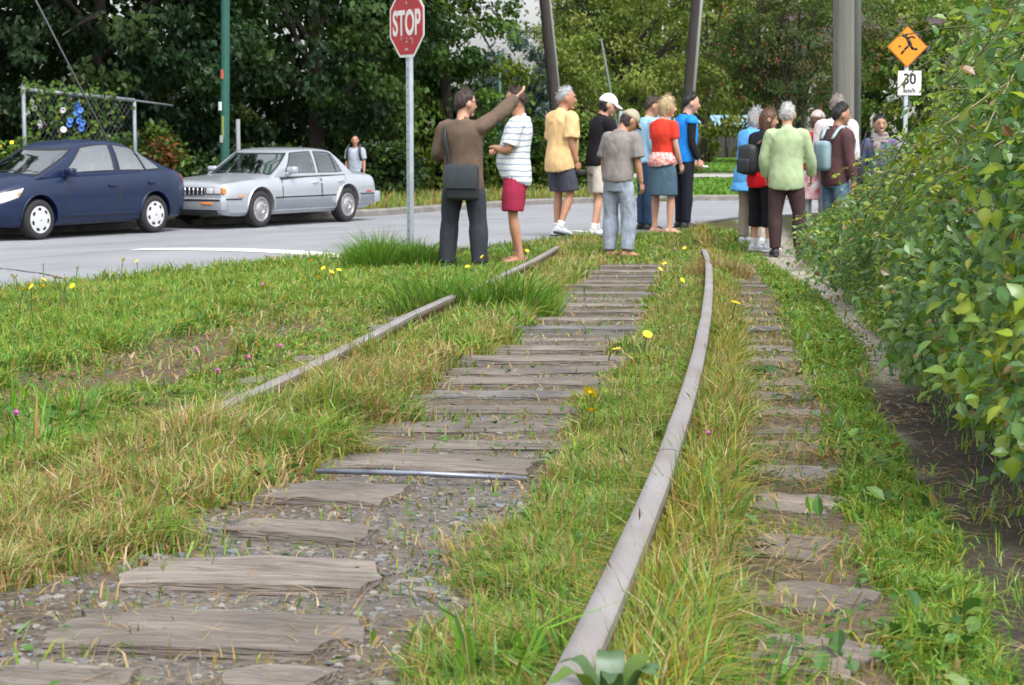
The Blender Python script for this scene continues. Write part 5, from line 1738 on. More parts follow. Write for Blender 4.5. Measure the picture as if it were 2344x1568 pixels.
        for v in g['verts']:
            x, y, z = v.co
            j = max(0.0, -z)
            X = x * 0.076 * (1 - 0.30 * j ** 1.6); Y = y * (0.098 if y > 0 else 0.100) * (1 - (0.10 if y > 0 else 0.42) * j ** 1.3); Z = z * 0.122
            if y > 0 and z < -0.2: Y += 0.006
            v.co = s.HM @ Vector((X, Y, Z))
        M = s.HM
        loft(bm, [M @ Vector((0, 0.088, 0.022)), M @ Vector((0, 0.104, -0.006)), M @ Vector((0, 0.114, -0.026)), M @ Vector((0, 0.094, -0.036))], [(0.010, 0.008), (0.012, 0.010), (0.018, 0.012), (0.014, 0.006)], side=M.to_3x3() @ Vector((1, 0, 0)), seg=10, sub=2)
        for sg in (1, -1): ellipsoid(bm, (sg * 0.079, -0.010, -0.006), (0.014, 0.024, 0.033), M, 10, 8)
        loft(bm, [M @ Vector((0, 0.06, -0.095)), M @ Vector((0, 0.086, -0.098))], [(0.03, 0.022), (0.022, 0.016)], side=M.to_3x3() @ Vector((1, 0, 0)), seg=10, sub=1)
        for v in bm.verts: v.co *= s.k
        me = bake(bm, s.mods(0.0085, 3, 0.26), s.skin)
        b2 = bmesh.new(); b2.from_mesh(me)
        b3 = bmesh.new()
        s.hand(b3, 'L', curl[0]); s.hand(b3, 'R', curl[1])
        for v in b3.verts: v.co *= s.k
        tm = bpy.data.meshes.new('t'); bmesh.ops.recalc_face_normals(b3, faces=b3.faces); b3.to_mesh(tm); b3.free()
        b2.from_mesh(tm); bpy.data.meshes.remove(tm)
        b2.to_mesh(me); b2.free()
        me.polygons.foreach_set('use_smooth', [True] * len(me.polygons))
        return link('body', me, s.root)

    def face(s, hm, glasses=False, smile=False):
        M = s.HM
        for sg in (1, -1):
            bm = bmesh.new(); ellipsoid(bm, (sg * 0.031, 0.089, 0.016), (0.0085, 0.006, 0.0045), M, 8, 6)
            s.done('eye', bm, [], M_eye)
            bm = bmesh.new(); loft(bm, [M @ Vector((sg * 0.014, 0.098, 0.034)), M @ Vector((sg * 0.034, 0.095, 0.040)), M @ Vector((sg * 0.052, 0.083, 0.034))], [0.004, 0.0045, 0.003], seg=6, sub=2)
            s.done('eyebrow', bm, [], hm)
        bm = bmesh.new()
        up = 0.008 if smile else 0.0
        loft(bm, [M @ Vector((-0.026, 0.086, -0.060 + up)), M @ Vector((0, 0.101, -0.062)), M @ Vector((0.026, 0.086, -0.060 + up))], [(0.003, 0.003), (0.005 + up * 0.2, 0.003), (0.003, 0.003)], side=(0, 0, 1), seg=6, sub=2)
        s.done('mouth', bm, [], M_lip if not smile else M_teeth)
        if glasses:
            bm = bmesh.new()
            for sg in (1, -1):
                cpts = [M @ Vector((sg * 0.033 + 0.023 * math.cos(a), 0.108 - 0.004 * abs(math.cos(a)), 0.016 + 0.018 * math.sin(a))) for a in np.linspace(0, 2 * math.pi, 13)]
                tube(bm, cpts, 0.0022, 5)
                tube(bm, [M @ Vector((sg * 0.056, 0.10, 0.02)), M @ Vector((sg * 0.082, 0.0, 0.02))], 0.0024, 5)
            s.done('glasses', bm, [], M_black)

    def hair(s, m, style='short', thick=0.14, name='hair', thr=0.28):
        bm = bmesh.new()
        g = bmesh.ops.create_uvsphere(bm, u_segments=36, v_segments=26, radius=1)
        roots = []
        for v in g['verts']:
            x, y, z = v.co
            if style == 'bob': val = z - y * 0.95 + 0.22 + (0.30 if abs(x) > 0.5 and y < 0.35 else 0)
            elif style == 'long': val = z - y * 1.05 + 0.40 + (0.3 if abs(x) > 0.5 and y < 0.3 else 0)
            elif style == 'receding': val = z * 0.9 - y * 1.0 - thr - 0.25 * max(0, z) * (1 if y > 0 else 0)
            elif style == 'cap_fringe': val = (-y * 0.9 - 0.1) if z < 0.25 else -1
            else: val = z - y * 0.78 - thr
            m_ = float(sstep(-0.12, 0.22, val + 0.16 * mnoise.noise((x * 6, y * 6, z * 6 + s.seed))))
            nz_ = 1 + 0.07 * mnoise.noise((x * 4 + s.seed, y * 4, z * 4)) + 0.055 * mnoise.noise((x * 12, y * 12 + s.seed, z * 12))
            j = max(0.0, -z)
            rr = (0.90 + (0.10 + thick * 0.75) * m_) * nz_
            X = x * 0.078 * (1 - 0.2 * j ** 1.6 * (1 - m_)); Y = y * 0.100 * (1 - (0.1 if y > 0 else 0.30) * j ** 1.3); Z = z * 0.122
            if style in ('bob', 'long') and z < 0 and m_ > 0.5: Z *= 1.25 if style == 'bob' else 1.7
            v.co = s.HM @ (Vector((X, Y, Z)) * rr)
            if m_ > 0.6: roots.append(v.co.copy())
        c0 = s.HM @ Vector((0, 0, 0))
        rs_ = random.Random(s.seed)
        ln = 0.05 if style in ('bob', 'long') else 0.026
        for _ in range(420 if roots else 0):
            p = rs_.choice(roots); n_ = (p - c0).normalized()
            dn = Vector((0, 0, -1)) if style in ('bob', 'long') else (s.HM.to_3x3() @ Vector((rs_.gauss(0, 0.4), 0.3, -0.5)))
            d_ = (dn - n_ * dn.dot(n_) + Vector((rs_.gauss(0, 0.35), rs_.gauss(0, 0.35), rs_.gauss(0, 0.35)))).normalized() + n_ * 0.28
            q = n_.cross(d_).normalized() * 0.0045
            p = p + q * rs_.uniform(-3, 3) - n_ * 0.004
            L_ = ln * rs_.uniform(0.6, 1.3)
            bm.faces.new([bm.verts.new(p - q), bm.verts.new(p + q), bm.verts.new(p + d_ * L_ + q * 0.2 + n_ * 0.001)])
        return s.done(name, bm, [], m)

    def cap(s, m, visor_yaw=0):
        bm = bmesh.new()
        g = bmesh.ops.create_uvsphere(bm, u_segments=32, v_segments=22, radius=1)
        for v in g['verts']:
            x, y, z = v.co
            m_ = float(sstep(0.12, 0.2, z + 0.10 * y * 0 - 0.02))
            rr = 0.88 + 0.30 * m_
            v.co = s.HM @ (Vector((x * 0.079, y * 0.101, z * 0.118)) * rr)
        c = s.done('cap', bm, [], m)
        bm = bmesh.new()
        rows = []
        for i, d in enumerate((0.088, 0.125, 0.158, 0.178)):
            row = []
            for q in np.linspace(-1, 1, 11):
                wd = 0.078 * math.sqrt(max(0.0, 1 - (i / 3.4) ** 2.4)) + 0.0
                row.append(s.HM @ Vector((q * wd, d - 0.055 * q * q, 0.042 - 0.016 * i - 0.012 * q * q)))
            rows.append(row)
        lo = [[bm.verts.new(p) for p in r_] for r_ in rows]; hi = [[bm.verts.new(p + Vector((0, 0, 0.006))) for p in r_] for r_ in rows]
        for i in range(3):
            for j in range(10):
                bm.faces.new((lo[i][j], lo[i + 1][j], lo[i + 1][j + 1], lo[i][j + 1])); bm.faces.new((hi[i][j], hi[i][j + 1], hi[i + 1][j + 1], hi[i + 1][j]))
        for j in range(10): bm.faces.new((lo[3][j], hi[3][j], hi[3][j + 1], lo[3][j + 1]))
        s.done('visor', bm, [], m, parent=c)
        return c

    # clothes --------------------------------------------------------
    def top(s, m, z0=0.86, ease=0.016, sleeve=0.36, flare=0.01, collar=True, fold=0.007, name='shirt', hemfl=0.0, vox=0.0105, which='LR', neck=1.475):
        bm = bmesh.new()
        p, r = s.torso_rings(z0, neck, ease, ease + 0.004, hemfl, ease >= 0.02)
        loft(bm, p, r, seg=24)
        if collar:
            loft(bm, [s.T((0, -0.012, 1.455)), s.T((0, -0.006, 1.485)), s.T((0, 0.002, 1.51))], [(0.080, 0.076), (0.068, 0.070), (0.062, 0.066)], seg=16)
        for nm in which:
            pts, rad = s.armpts(nm, sleeve, ease, flare)
            loft(bm, pts, rad, side=(0, 1, 0), seg=14)
        return s.done(name, bm, s.mods(vox, 9, 0.36), m, fold, 7)

    def trousers(s, m, frac=0.97, ease=0.016, flare=0.012, z1=0.94, fold=0.006, name='trousers', vox=0.0105):
        bm = bmesh.new()
        p, r = s.torso_rings(0.80, z1, 0.018, 0.020)
        loft(bm, p, r, seg=22)
        for nm in 'LR':
            pts, rad = s.legpts(nm, frac, ease, flare)
            pts = [pts[0] + Vector((0, 0, 0.06))] + pts; rad = [rad[0]] + rad
            loft(bm, pts, rad, side=(1, 0, 0), seg=16)
        return s.done(name, bm, s.mods(vox, 4, 0.36), m, fold, 8)

    def skirt(s, m, z1=1.02, z0=0.52, fl=0.05, fold=0.006):
        bm = bmesh.new()
        pts, rad = [], []
        for z in np.linspace(z1, z0, 7):
            t = (z1 - z) / (z1 - z0)
            w = 0.150 + 0.045 * min(1, t * 2.5) + fl * t * 0.4; d = 0.118 + 0.03 * min(1, t * 2.5) + fl * t * 0.4
            pts.append(s.T((0, -0.008, z)) if z > 0.95 else Vector((0, -0.008, z)) + s.off); rad.append((w, d))
        loft(bm, pts, rad, seg=24)
        return s.done('skirt', bm, s.mods(0.0105, 3, 0.5), m, fold, 8, (1, 1, 0.2))

    def shoes(s, m, sole, e=0.009, name='shoe', band=False):
        for nm in 'LR':
            bm = bmesh.new()
            base, fwd, side = s.foot(bm, nm, e)
            o = s.done(name, bm, s.mods(0.007, 2, 0.3), m)
            bm = bmesh.new()
            up = fwd.cross(side) * -1
            if up.z < 0: up = -up
            q = base - up * 0.036
            loft(bm, [q - fwd * 0.082, q - fwd * 0.05, q + fwd * 0.05, q + fwd * 0.13 - up * 0.002, q + fwd * 0.195], [(0.024, 0.014), (0.042, 0.016), (0.044, 0.015), (0.052, 0.013), (0.026, 0.011)], side=side, seg=12, sub=2)
            s.done('sole', bm, [], sole, parent=o)

    def sandals(s, m):
        for nm in 'LR':
            bm = bmesh.new()
            t = bmesh.new(); base, fwd, side = s.foot(t, nm, 0); t.free()
            q = base - Vector((0, 0, 0.036))
            loft(bm, [q - fwd * 0.08, q - fwd * 0.04, q + fwd * 0.06, q + fwd * 0.13, q + fwd * 0.195], [(0.026, 0.010), (0.042, 0.011), (0.044, 0.010), (0.052, 0.009), (0.028, 0.008)], side=side, seg=12, sub=2)
            tube(bm, [q + fwd * 0.09 + side * 0.05 + Vector((0, 0, 0.0)), q + fwd * 0.11 + Vector((0, 0, 0.058)), q + fwd * 0.09 - side * 0.05], 0.009, 6, 3)
            s.done('sandal', bm, [], m)

    def socks(s, m):
        for nm in 'LR':
            b, c = s.leg[nm][1], s.leg[nm][2]
            d = (c - b).normalized()
            bm = bmesh.new(); loft(bm, [c - d * 0.07, c - d * 0.03, c + d * 0.01], [0.046, 0.044, 0.045], seg=12, sub=2)
            s.done('sock', bm, [], m)

    def W(s, p):
        """local point (unit figure) to world"""
        return s.root.matrix_basis @ (Vector(p) * s.k)


M_eye = mat('eye', (0.02, 0.015, 0.012), rough=0.25)
M_lip = mat('lips', (0.34, 0.12, 0.10), rough=0.5)
M_teeth = mat('smile', (0.75, 0.68, 0.62), rough=0.4)
H_brown = hairmat('dark_brown_hair', (0.035, 0.020, 0.014)); H_black = hairmat('black_hair', (0.010, 0.009, 0.010)); H_grey = hairmat('grey_hair', (0.42, 0.42, 0.43), (0.20, 0.20, 0.21))
H_white = hairmat('silver_white_hair', (0.50, 0.49, 0.48), (0.26, 0.25, 0.245)); H_blond = hairmat('blond_hair', (0.50, 0.39, 0.22), (0.28, 0.20, 0.10)); H_mid = hairmat('brown_hair', (0.11, 0.055, 0.03)); H_salt = hairmat('greying_brown_hair', (0.15, 0.11, 0.09), (0.26, 0.23, 0.21))
M_sneak = mat('white_sneaker', (0.66, 0.68, 0.71), rough=0.6, nscale=14, namt=0.15, col2=(0.32, 0.36, 0.42)); M_sole = mat('dark_sole', (0.03, 0.03, 0.03), rough=0.8); M_solew = mat('light_sole', (0.55, 0.55, 0.55), rough=0.7)
M_shoe = mat('black_shoe', (0.015, 0.015, 0.018), rough=0.5); M_brownshoe = mat('brown_leather', (0.16, 0.05, 0.025), rough=0.55); M_sock = cloth('white_sock', (0.62, 0.58, 0.58))
M_leather = mat('black_bag', (0.016, 0.019, 0.023), rough=0.6, nscale=12, namt=0.2, bump=0.15, bscale=80)
GP = 'people gathered at the railway crossing'

# man in brown fleece, arm raised
P = Person('man in a brown fleece and black trousers pointing with raised arm beside the stop sign', (1060, 620), 203, -14, lean=-2, head=(-42, 4), build=1.03, feet_yaw=(14, -14), seed=1,
           arms=dict(R=((0.56, 0.64, 0.50), (0.42, 0.66, 0.60), (0.6, 0.45, 0.62)), L=((-0.30, 0.05, -1), (0.15, 0.75, 0.10))),
           legs=dict(L=((-0.14, 0, -1), (-0.05, -0.03, -1)), R=((0.14, 0.02, -1), (0.03, -0.04, -1))), group=GP, skin='fair')
P.figure(curl=(0.7, 0.35)); P.hair(H_brown, thick=0.16, thr=0.16); P.face(H_brown, glasses=True)
M_fleece = cloth('brown_fleece', (0.115, 0.082, 0.060)); P.top(M_fleece, 0.80, 0.026, 0.98, 0.006, True, 0.011, 'jacket', 0.03)
P.trousers(cloth('charcoal_trousers', (0.035, 0.040, 0.050)), 1.0, 0.022, 0.022, fold=0.010); P.shoes(M_shoe, M_sole)
bag = empty('messenger_bag', P.W((0.05, -0.20, 0.70)), P.root.rotation_euler.z, label='black messenger bag hanging at the hip of the man in brown', cat='bag')
bm = bmesh.new(); box(bm, (0, 0, 0.165), (0.31, 0.10, 0.33), bevel=0.035); link('bag_body', bm_mesh('bag_body', bm, M_leather), bag)
bm = bmesh.new(); box(bm, (0, -0.056, 0.215), (0.305, 0.016, 0.215), rot=Matrix.Rotation(R(-3), 3, 'X'), bevel=0.007); link('flap', bm_mesh('flap', bm, mat('bag_flap', (0.024, 0.033, 0.040), rough=0.55, nscale=9, namt=0.2)), bag)
bm = bmesh.new()
inv = (Matrix.Translation(bag.location) @ Matrix.Rotation(bag.rotation_euler.z, 4, 'Z')).inverted()
sp = [P.W(P.T(q)) if q[2] > 0.95 else P.W(Vector(q) + P.off) for q in [(-0.09, 0.16, 1.28), (-0.155, 0.06, 1.455), (-0.165, -0.07, 1.425), (-0.15, -0.148, 1.31), (-0.12, -0.158, 1.16), (-0.10, -0.172, 1.03)]] + [bag.location + Vector((-0.14, -0.02, 0.30))]
loft(bm, [inv @ q for q in sp], [(0.022, 0.006)] * len(sp), side=(1, 0.2, 0), seg=8, sub=3); link('strap', bm_mesh('strap', bm, M_leather), bag)

# man in striped polo, arms crossed, facing left
M_stripe = cloth('striped_polo', (0.62, 0.64, 0.66))
_t = M_stripe.node_tree; _p = _t.nodes['Principled BSDF']
_tc = _t.nodes.new('ShaderNodeTexCoord'); _w = _t.nodes.new('ShaderNodeTexWave'); _w.bands_direction = 'Z'; _w.inputs['Scale'].default_value = 5.2; _w.inputs['Distortion'].default_value = 2.2; _w.inputs['Detail Scale'].default_value = 1.2
_r = _t.nodes.new('ShaderNodeValToRGB'); _r.color_ramp.elements[0].position = 0.80; _r.color_ramp.elements[1].position = 0.93
_r.color_ramp.elements[0].color = (0.64, 0.66, 0.68, 1); _r.color_ramp.elements[1].color = (0.27, 0.33, 0.42, 1)
_t.links.new(_tc.outputs['Object'], _w.inputs['Vector']); _t.links.new(_w.outputs['Fac'], _r.inputs[0]); _t.links.new(_r.outputs[0], _p.inputs['Base Color'])
P = Person('man in a white and blue striped polo and maroon shorts with folded arms', (1188, 604), 198, 82, lean=-4, head=(2, 4), build=1.0, belly=0.05, feet_yaw=(2, -6), seed=2,
           arms=dict(L=((-0.16, 0.30, -0.94), (0.72, 0.62, 0.16), (0.95, 0.15, 0.1)), R=((0.16, 0.34, -0.94), (-0.80, 0.55, 0.04), (-0.95, 0.1, 0.0))),
           legs=dict(L=((-0.02, 0.03, -1), (0.0, -0.20, -1)), R=((0.04, 0.10, -1), (0.0, -0.12, -1))), group=GP, skin='tan')
P.figure(curl=(0.8, 0.8)); P.hair(H_brown, thick=0.12, thr=0.30); P.face(H_brown); P.top(M_stripe, 0.84, 0.022, 0.42, 0.016, True, 0.009, hemfl=0.05)
P.trousers(cloth('maroon_shorts', (0.30, 0.025, 0.060)), 0.44, 0.030, 0.022, fold=0.009, name='shorts'); P.sandals(M_brownshoe)

# man in yellow shirt
P = Person('grey-haired man in a loose yellow shirt and charcoal shorts walking away', (1278, 541), 197, -52, lean=3, head=(-30, 0), build=1.02, belly=0.05, feet_yaw=(0, 0), seed=3,
           arms=dict(R=((0.12, -0.12, -1), (0.02, 0.35, -1)), L=((-0.12, 0.12, -1), (0, 0.3, -1))),
           legs=dict(L=((-0.02, 0.10, -1), (0, -0.06, -1)), R=((0.02, 0.16, -1), (0, -0.42, -1))), group=GP, skin='tan')
P.figure(); P.hair(H_grey, thick=0.14); P.face(H_grey); P.top(cloth('yellow_shirt', (0.64, 0.43, 0.21)), 0.80, 0.031, 0.46, 0.026, True, 0.012, hemfl=0.10)
P.trousers(cloth('charcoal_shorts', (0.060, 0.064, 0.085)), 0.44, 0.030, 0.022, fold=0.009, name='shorts'); P.socks(M_sock); P.shoes(M_sneak, M_sole)
h = P.W(P.arm['R'][2] + P.arm['R'][3] * 0.10)
ph = empty('camera_case', h + Vector((0.03, 0, -0.03)), label='small black camera held by the man in the yellow shirt', cat='camera')
bm = bmesh.new(); box(bm, (0, 0, 0), (0.10, 0.04, 0.06), bevel=0.01); link('case', bm_mesh('case', bm, M_shoe), ph)
bm = bmesh.new(); lathe(bm, [(0.02, 0), (0.02, 0.03), (0.001, 0.03)], Matrix.Translation((0, 0.02, 0)) @ Matrix.Rotation(R(-90), 4, 'X'), 14); link('lens', bm_mesh('lens', bm, M_black), ph)

# man in black polo and white cap
P = Person('man in a black polo, white cap and cream shorts striding forward', (1362, 541), 212, -62, lean=6, head=(-18, 10), build=0.98, feet_yaw=(0, 0), seed=4,
           arms=dict(R=((0.15, 0.30, -0.9), (-0.2, 0.85, 0.35)), L=((-0.15, 0.35, -0.9), (0.2, 0.85, 0.55))),
           legs=dict(L=((-0.05, 0.12, -1), (-0.04, 0.0, -1)), R=((0.04, -0.12, -1), (0.02, -0.24, -1))), group=GP)
P.figure(); P.hair(H_black, 'cap_fringe', 0.10); P.cap(cloth('white_cap', (0.70, 0.71, 0.73), 0.05)); P.face(H_black); P.top(cloth('black_polo', (0.010, 0.010, 0.013)), 0.88, 0.022, 0.44, 0.016, True, 0.008)
P.trousers(cloth('cream_shorts', (0.50, 0.46, 0.40)), 0.45, 0.030, 0.02, fold=0.009, name='shorts'); P.socks(M_sock); P.shoes(M_sneak, M_sole)
h = P.W(P.arm['L'][2] + P.arm['L'][3] * 0.12) + Vector((0.02, -0.02, 0.06))
bm = bmesh.new(); box(bm, (0, 0, 0.05), (0.17, 0.004, 0.21), rot=Matrix.Rotation(R(-10), 3, 'X'), bevel=0.0015)
o = link('paper_map', bm_mesh('paper_map', bm, mat('grey_paper', (0.36, 0.42, 0.46), rough=0.7, nscale=6, namt=0.1)), None, h, (0, 0, R(-25)))
tag(o, 'pale grey paper held up by the man in the white cap', 'paper')

# man in grey t-shirt and khaki cap
P = Person('man in a grey t-shirt, khaki cap and light grey trousers standing on the sleepers', (1415, 589), 241, -38, lean=4, hunch=10, head=(-28, 24), build=1.02, feet_yaw=(-20, -25), seed=5,
           arms=dict(R=((0.20, 0.0, -1), (0.06, 0.22, -1)), L=((-0.22, -0.04, -1), (-0.04, 0.16, -1))),
           legs=dict(L=((-0.07, 0.03, -1), (0.02, -0.05, -1)), R=((0.09, 0.10, -1), (0.0, -0.12, -1))), group=GP, skin='tan')
P.figure(); P.hair(H_brown, 'cap_fringe', 0.10); P.cap(cloth('khaki_cap', (0.34, 0.31, 0.23))); P.top(cloth('grey_tshirt', (0.215, 0.195, 0.185)), 0.90, 0.028, 0.44, 0.024, False, 0.012)
P.trousers(cloth('light_grey_trousers', (0.27, 0.31, 0.38), 0.28), 1.0, 0.024, 0.020, fold=0.013, z1=1.02); P.sandals(mat('flip_flop', (0.05, 0.07, 0.08), rough=0.7))
bm = bmesh.new(); loft(bm, [P.T((0, -0.012, 0.985)), P.T((0, -0.010, 1.025))], [(0.186, 0.142), (0.184, 0.140)], seg=24, sub=1); P.done('belt', bm, [], M_shoe)

# man in light blue shirt (behind)
P = Person('dark-haired man in a light blue shirt and jeans half hidden behind the woman in red', (1478, 526), 219, -68, lean=3, head=(-10, 6), feet_yaw=(0, 0), seed=6, group=GP, skin='tan',
           arms=dict(L=((-0.14, 0.1, -1), (0.05, 0.5, -0.9)), R=((0.12, -0.1, -1), (0.0, 0.5, -0.8))))
P.figure(); P.hair(H_brown); P.face(H_brown); P.top(cloth('light_blue_shirt', (0.27, 0.47, 0.62)), 0.90, 0.030, 0.98, 0.004, True, 0.011)
P.trousers(cloth('dark_jeans', (0.030, 0.062, 0.12)), 1.0, 0.018, 0.012, fold=0.008, z1=1.02); P.shoes(M_shoe, M_sole)
bm = bmesh.new(); loft(bm, [P.T((0, -0.005, 0.98)), P.T((0, -0.003, 1.04))], [(0.19, 0.145), (0.188, 0.142)], seg=24, sub=1); P.done('waist_belt', bm, [], M_shoe)

# woman in red
P = Person('blond woman in a red top and denim skirt standing with bare legs', (1515, 536), 220, -44, lean=2, head=(-34, 2), sex='f', build=1.08, feet_yaw=(-20, -26), seed=7, group=GP,
           arms=dict(R=((0.16, 0.02, -1), (-0.05, 0.45, -0.9)), L=((-0.10, 0.20, -1), (0.2, 0.6, -0.5))),
           legs=dict(L=((-0.05, 0.0, -1), (-0.02, -0.04, -1)), R=((0.06, 0.06, -1), (0.0, -0.06, -1))))
P.figure(); P.hair(H_blond, 'bob', 0.22); P.face(H_blond); P.top(cloth('red_top', (0.62, 0.045, 0.025)), 1.02, 0.018, 0.34, 0.008, False, 0.007)
M_print = mat('red_and_white_print', (0.66, 0.62, 0.58), rough=0.85, nscale=26, namt=0, col2=(0.55, 0.06, 0.05), detail=1.0)
bm = bmesh.new(); p_, r_ = P.torso_rings(0.92, 1.06, 0.026, 0.030, 0.05); loft(bm, p_, r_, seg=24); P.done('blouse_hem', bm, P.mods(0.0105, 3, 0.5), M_print, 0.006)
P.skirt(cloth('denim_skirt', (0.060, 0.105, 0.145), 0.2), 1.0, 0.50, 0.06); P.sandals(M_brownshoe)

# man in blue vest
P = Person('dark-haired man in a bright blue vest with black sleeves and black trousers', (1563, 522), 211, -72, lean=4, head=(-8, 4), feet_yaw=(0, 0), seed=8, group=GP, skin='fair', build=0.98,
           arms=dict(R=((0.14, -0.06, -1), (0.02, 0.42, -0.95)), L=((-0.12, 0.12, -1), (0.1, 0.5, -0.7))))
P.figure(); P.hair(H_black, thick=0.17, thr=0.24); P.face(H_black)
M_blk = cloth('black_jersey', (0.012, 0.012, 0.014)); P.top(M_blk, 1.0, 0.010, 0.98, 0.002, True, 0.005, 'sleeves')
P.top(cloth('blue_vest', (0.015, 0.21, 0.62)), 0.86, 0.026, 0.06, 0.004, True, 0.009, 'vest'); P.trousers(cloth('black_trousers', (0.014, 0.016, 0.026)), 1.0, 0.014, 0.010, fold=0.006); P.shoes(M_shoe, M_sole)
h = P.W(P.arm['R'][2] + P.arm['R'][3] * 0.12)
fl = empty('held_flower', h + Vector((0.04, -0.02, 0.0)), label='white flower held in the hand of the man in the blue vest', cat='flower')
bm = bmesh.new()
for k in range(9):
    a = 2 * math.pi * k / 9
    ellipsoid(bm, (0.022 * math.cos(a), 0.022 * math.sin(a), 0.02 + 0.01 * (k % 2)), (0.018, 0.012, 0.008), Matrix(), 8, 6)
link('petals', bm_mesh('petals', bm, mat('white_petal', (0.75, 0.74, 0.70), rough=0.6)), fl)
bm = bmesh.new(); tube(bm, [(0, 0, 0.01), (0.03, 0.0, -0.02), (0.07, 0.0, -0.03)], 0.004, 6); link('stem', bm_mesh('stem', bm, mat('green_stem', (0.08, 0.16, 0.03))), fl)

# person in blue raincoat
P = Person('grey-haired person in a long light blue raincoat behind the woman with the backpack', (1716, 556), 246, -58, lean=2, head=(-15, 5), sex='f', build=1.12, feet_yaw=(0, 0), seed=9, group=GP)
P.figure(); P.hair(H_grey, 'bob', 0.16); P.top(cloth('blue_raincoat', (0.10, 0.33, 0.68)), 0.68, 0.034, 0.9, 0.006, True, 0.012, 'raincoat', 0.30); P.trousers(cloth('beige_trousers', (0.30, 0.26, 0.21)), 1.0, 0.02, 0.012); P.shoes(M_sneak, M_solew)

# woman with black jacket
P = Person('brown-haired woman in a black jacket and black cropped trousers, red hem showing', (1742, 574), 247, -52, lean=3, head=(-30, 4), sex='f', build=1.06, feet_yaw=(-10, -14), seed=10, group=GP,
           arms=dict(R=((0.12, 0.0, -1), (0.02, 0.5, -0.8)), L=((-0.16, 0.05, -1), (-0.02, 0.4, -0.9))))
P.figure(); P.hair(H_mid, 'long', 0.13, thr=0.2); P.face(H_mid); P.top(cloth('black_jacket', (0.012, 0.013, 0.017)), 0.96, 0.030, 0.96, 0.004, True, 0.010, 'jacket')
bm = bmesh.new(); p_, r_ = P.torso_rings(0.84, 1.0, 0.024, 0.026, 0.1); loft(bm, p_, r_, seg=24); P.done('red_top', bm, P.mods(0.0105, 3, 0.5), cloth('bright_red', (0.62, 0.012, 0.018)), 0.006)
P.trousers(cloth('black_capris', (0.010, 0.011, 0.014)), 0.74, 0.022, 0.014, 0.98, name='cropped_trousers'); P.socks(M_sock); P.shoes(M_sneak, M_solew)
bp = empty('backpack', P.W(P.T((-0.05, -0.17, 1.10))), P.root.rotation_euler.z, label='black backpack worn by the woman in the black jacket', cat='backpack')
bm = bmesh.new(); box(bm, (0, -0.04, 0.03), (0.24, 0.13, 0.34), bevel=0.064); link('pack', bm_mesh('pack', bm, M_leather), bp)
bm = bmesh.new(); box(bm, (0, -0.115, -0.04), (0.18, 0.05, 0.16), bevel=0.024); link('front_pocket', bm_mesh('front_pocket', bm, M_leather), bp)
bm = bmesh.new(); loft(bm, [(0.10, 0.0, 0.20), (0.11, 0.10, 0.27), (0.12, 0.19, 0.2)], [(0.02, 0.006)] * 3, seg=8); link('strap', bm_mesh('strap', bm, mat('brown_strap', (0.10, 0.04, 0.035), rough=0.7)), bp)

# man in pale green jacket
P = Person('white-haired man in a pale green jacket and dark brown trousers seen from behind', (1802, 585), 235, -8, lean=1, head=(-6, 4), build=1.07, feet_yaw=(12, -12), seed=11, group=GP,
           arms=dict(R=((0.34, 0.06, -1), (0.05, 0.45, -0.75)), L=((-0.30, 0.05, -1), (0.12, 0.42, -0.85))),
           legs=dict(L=((-0.08, 0, -1), (0.02, -0.02, -1)), R=((0.16, 0.06, -1), (0.02, -0.06, -1))))
P.figure(); P.hair(H_white, thick=0.15, thr=0.15); P.top(cloth('pale_green_jacket', (0.34, 0.43, 0.25)), 0.80, 0.022, 0.97, 0.004, True, 0.008, 'jacket', 0.06)
P.trousers(cloth('dark_brown_trousers', (0.055, 0.034, 0.034)), 1.0, 0.020, 0.014, fold=0.008); P.shoes(M_shoe, M_sole)

# man in maroon jacket
P = Person('black-haired man in a maroon jacket and jeans looking along the path', (1912, 590), 236, -58, lean=2, head=(-16, 2), build=1.0, feet_yaw=(0, 0), seed=12, group=GP, skin='olive', ground=Vector((3.62, 22.1, gz1(3.62, 22.1))))
P.figure(); P.hair(H_black, thick=0.17, thr=0.20); P.face(H_black); P.top(cloth('maroon_jacket', (0.085, 0.042, 0.045)), 0.84, 0.026, 0.97, 0.004, True, 0.010, 'jacket')
P.trousers(cloth('blue_jeans', (0.10, 0.17, 0.25), 0.25), 1.0, 0.018, 0.012); P.shoes(M_shoe, M_sole)
bp = empty('rucksack', P.W(P.T((0.0, -0.16, 1.12))), P.root.rotation_euler.z, label='pale blue rucksack on the back of the man in maroon', cat='backpack')
bm = bmesh.new(); box(bm, (-0.03, -0.03, 0.03), (0.22, 0.11, 0.34), bevel=0.054); link('pack', bm_mesh('pack', bm, cloth('pale_blue_canvas', (0.22, 0.33, 0.37))), bp)
for sg in (1, -1):
    bm = bmesh.new(); loft(bm, [(sg * 0.09, 0.0, 0.22), (sg * 0.115, 0.10, 0.35), (sg * 0.125, 0.20, 0.335), (sg * 0.135, 0.30, 0.20), (sg * 0.15, 0.26, 0.02)], [(0.028, 0.008)] * 5, side=(1, 0, 0), seg=8); link('strap', bm_mesh('strap', bm, cloth('pale_strap', (0.36, 0.47, 0.50))), bp)

# tall man in white behind him
P = Person('tall greying man in an off-white shirt standing in front of the thick wooden pole', (1912, 560), 216, -20, lean=2, head=(-10, 4), build=1.0, seed=13, group=GP, ground=Vector((3.98, 24.3, gz1(3.98, 24.3))))
P.figure(); P.hair(H_salt); P.top(cloth('off_white_shirt', (0.60, 0.55, 0.54)), 0.84, 0.028, 0.95, 0.004, True, 0.010); P.trousers(cloth('grey_trousers', (0.16, 0.17, 0.19)), 1.0, 0.018, 0.012); P.shoes(M_shoe, M_sole)
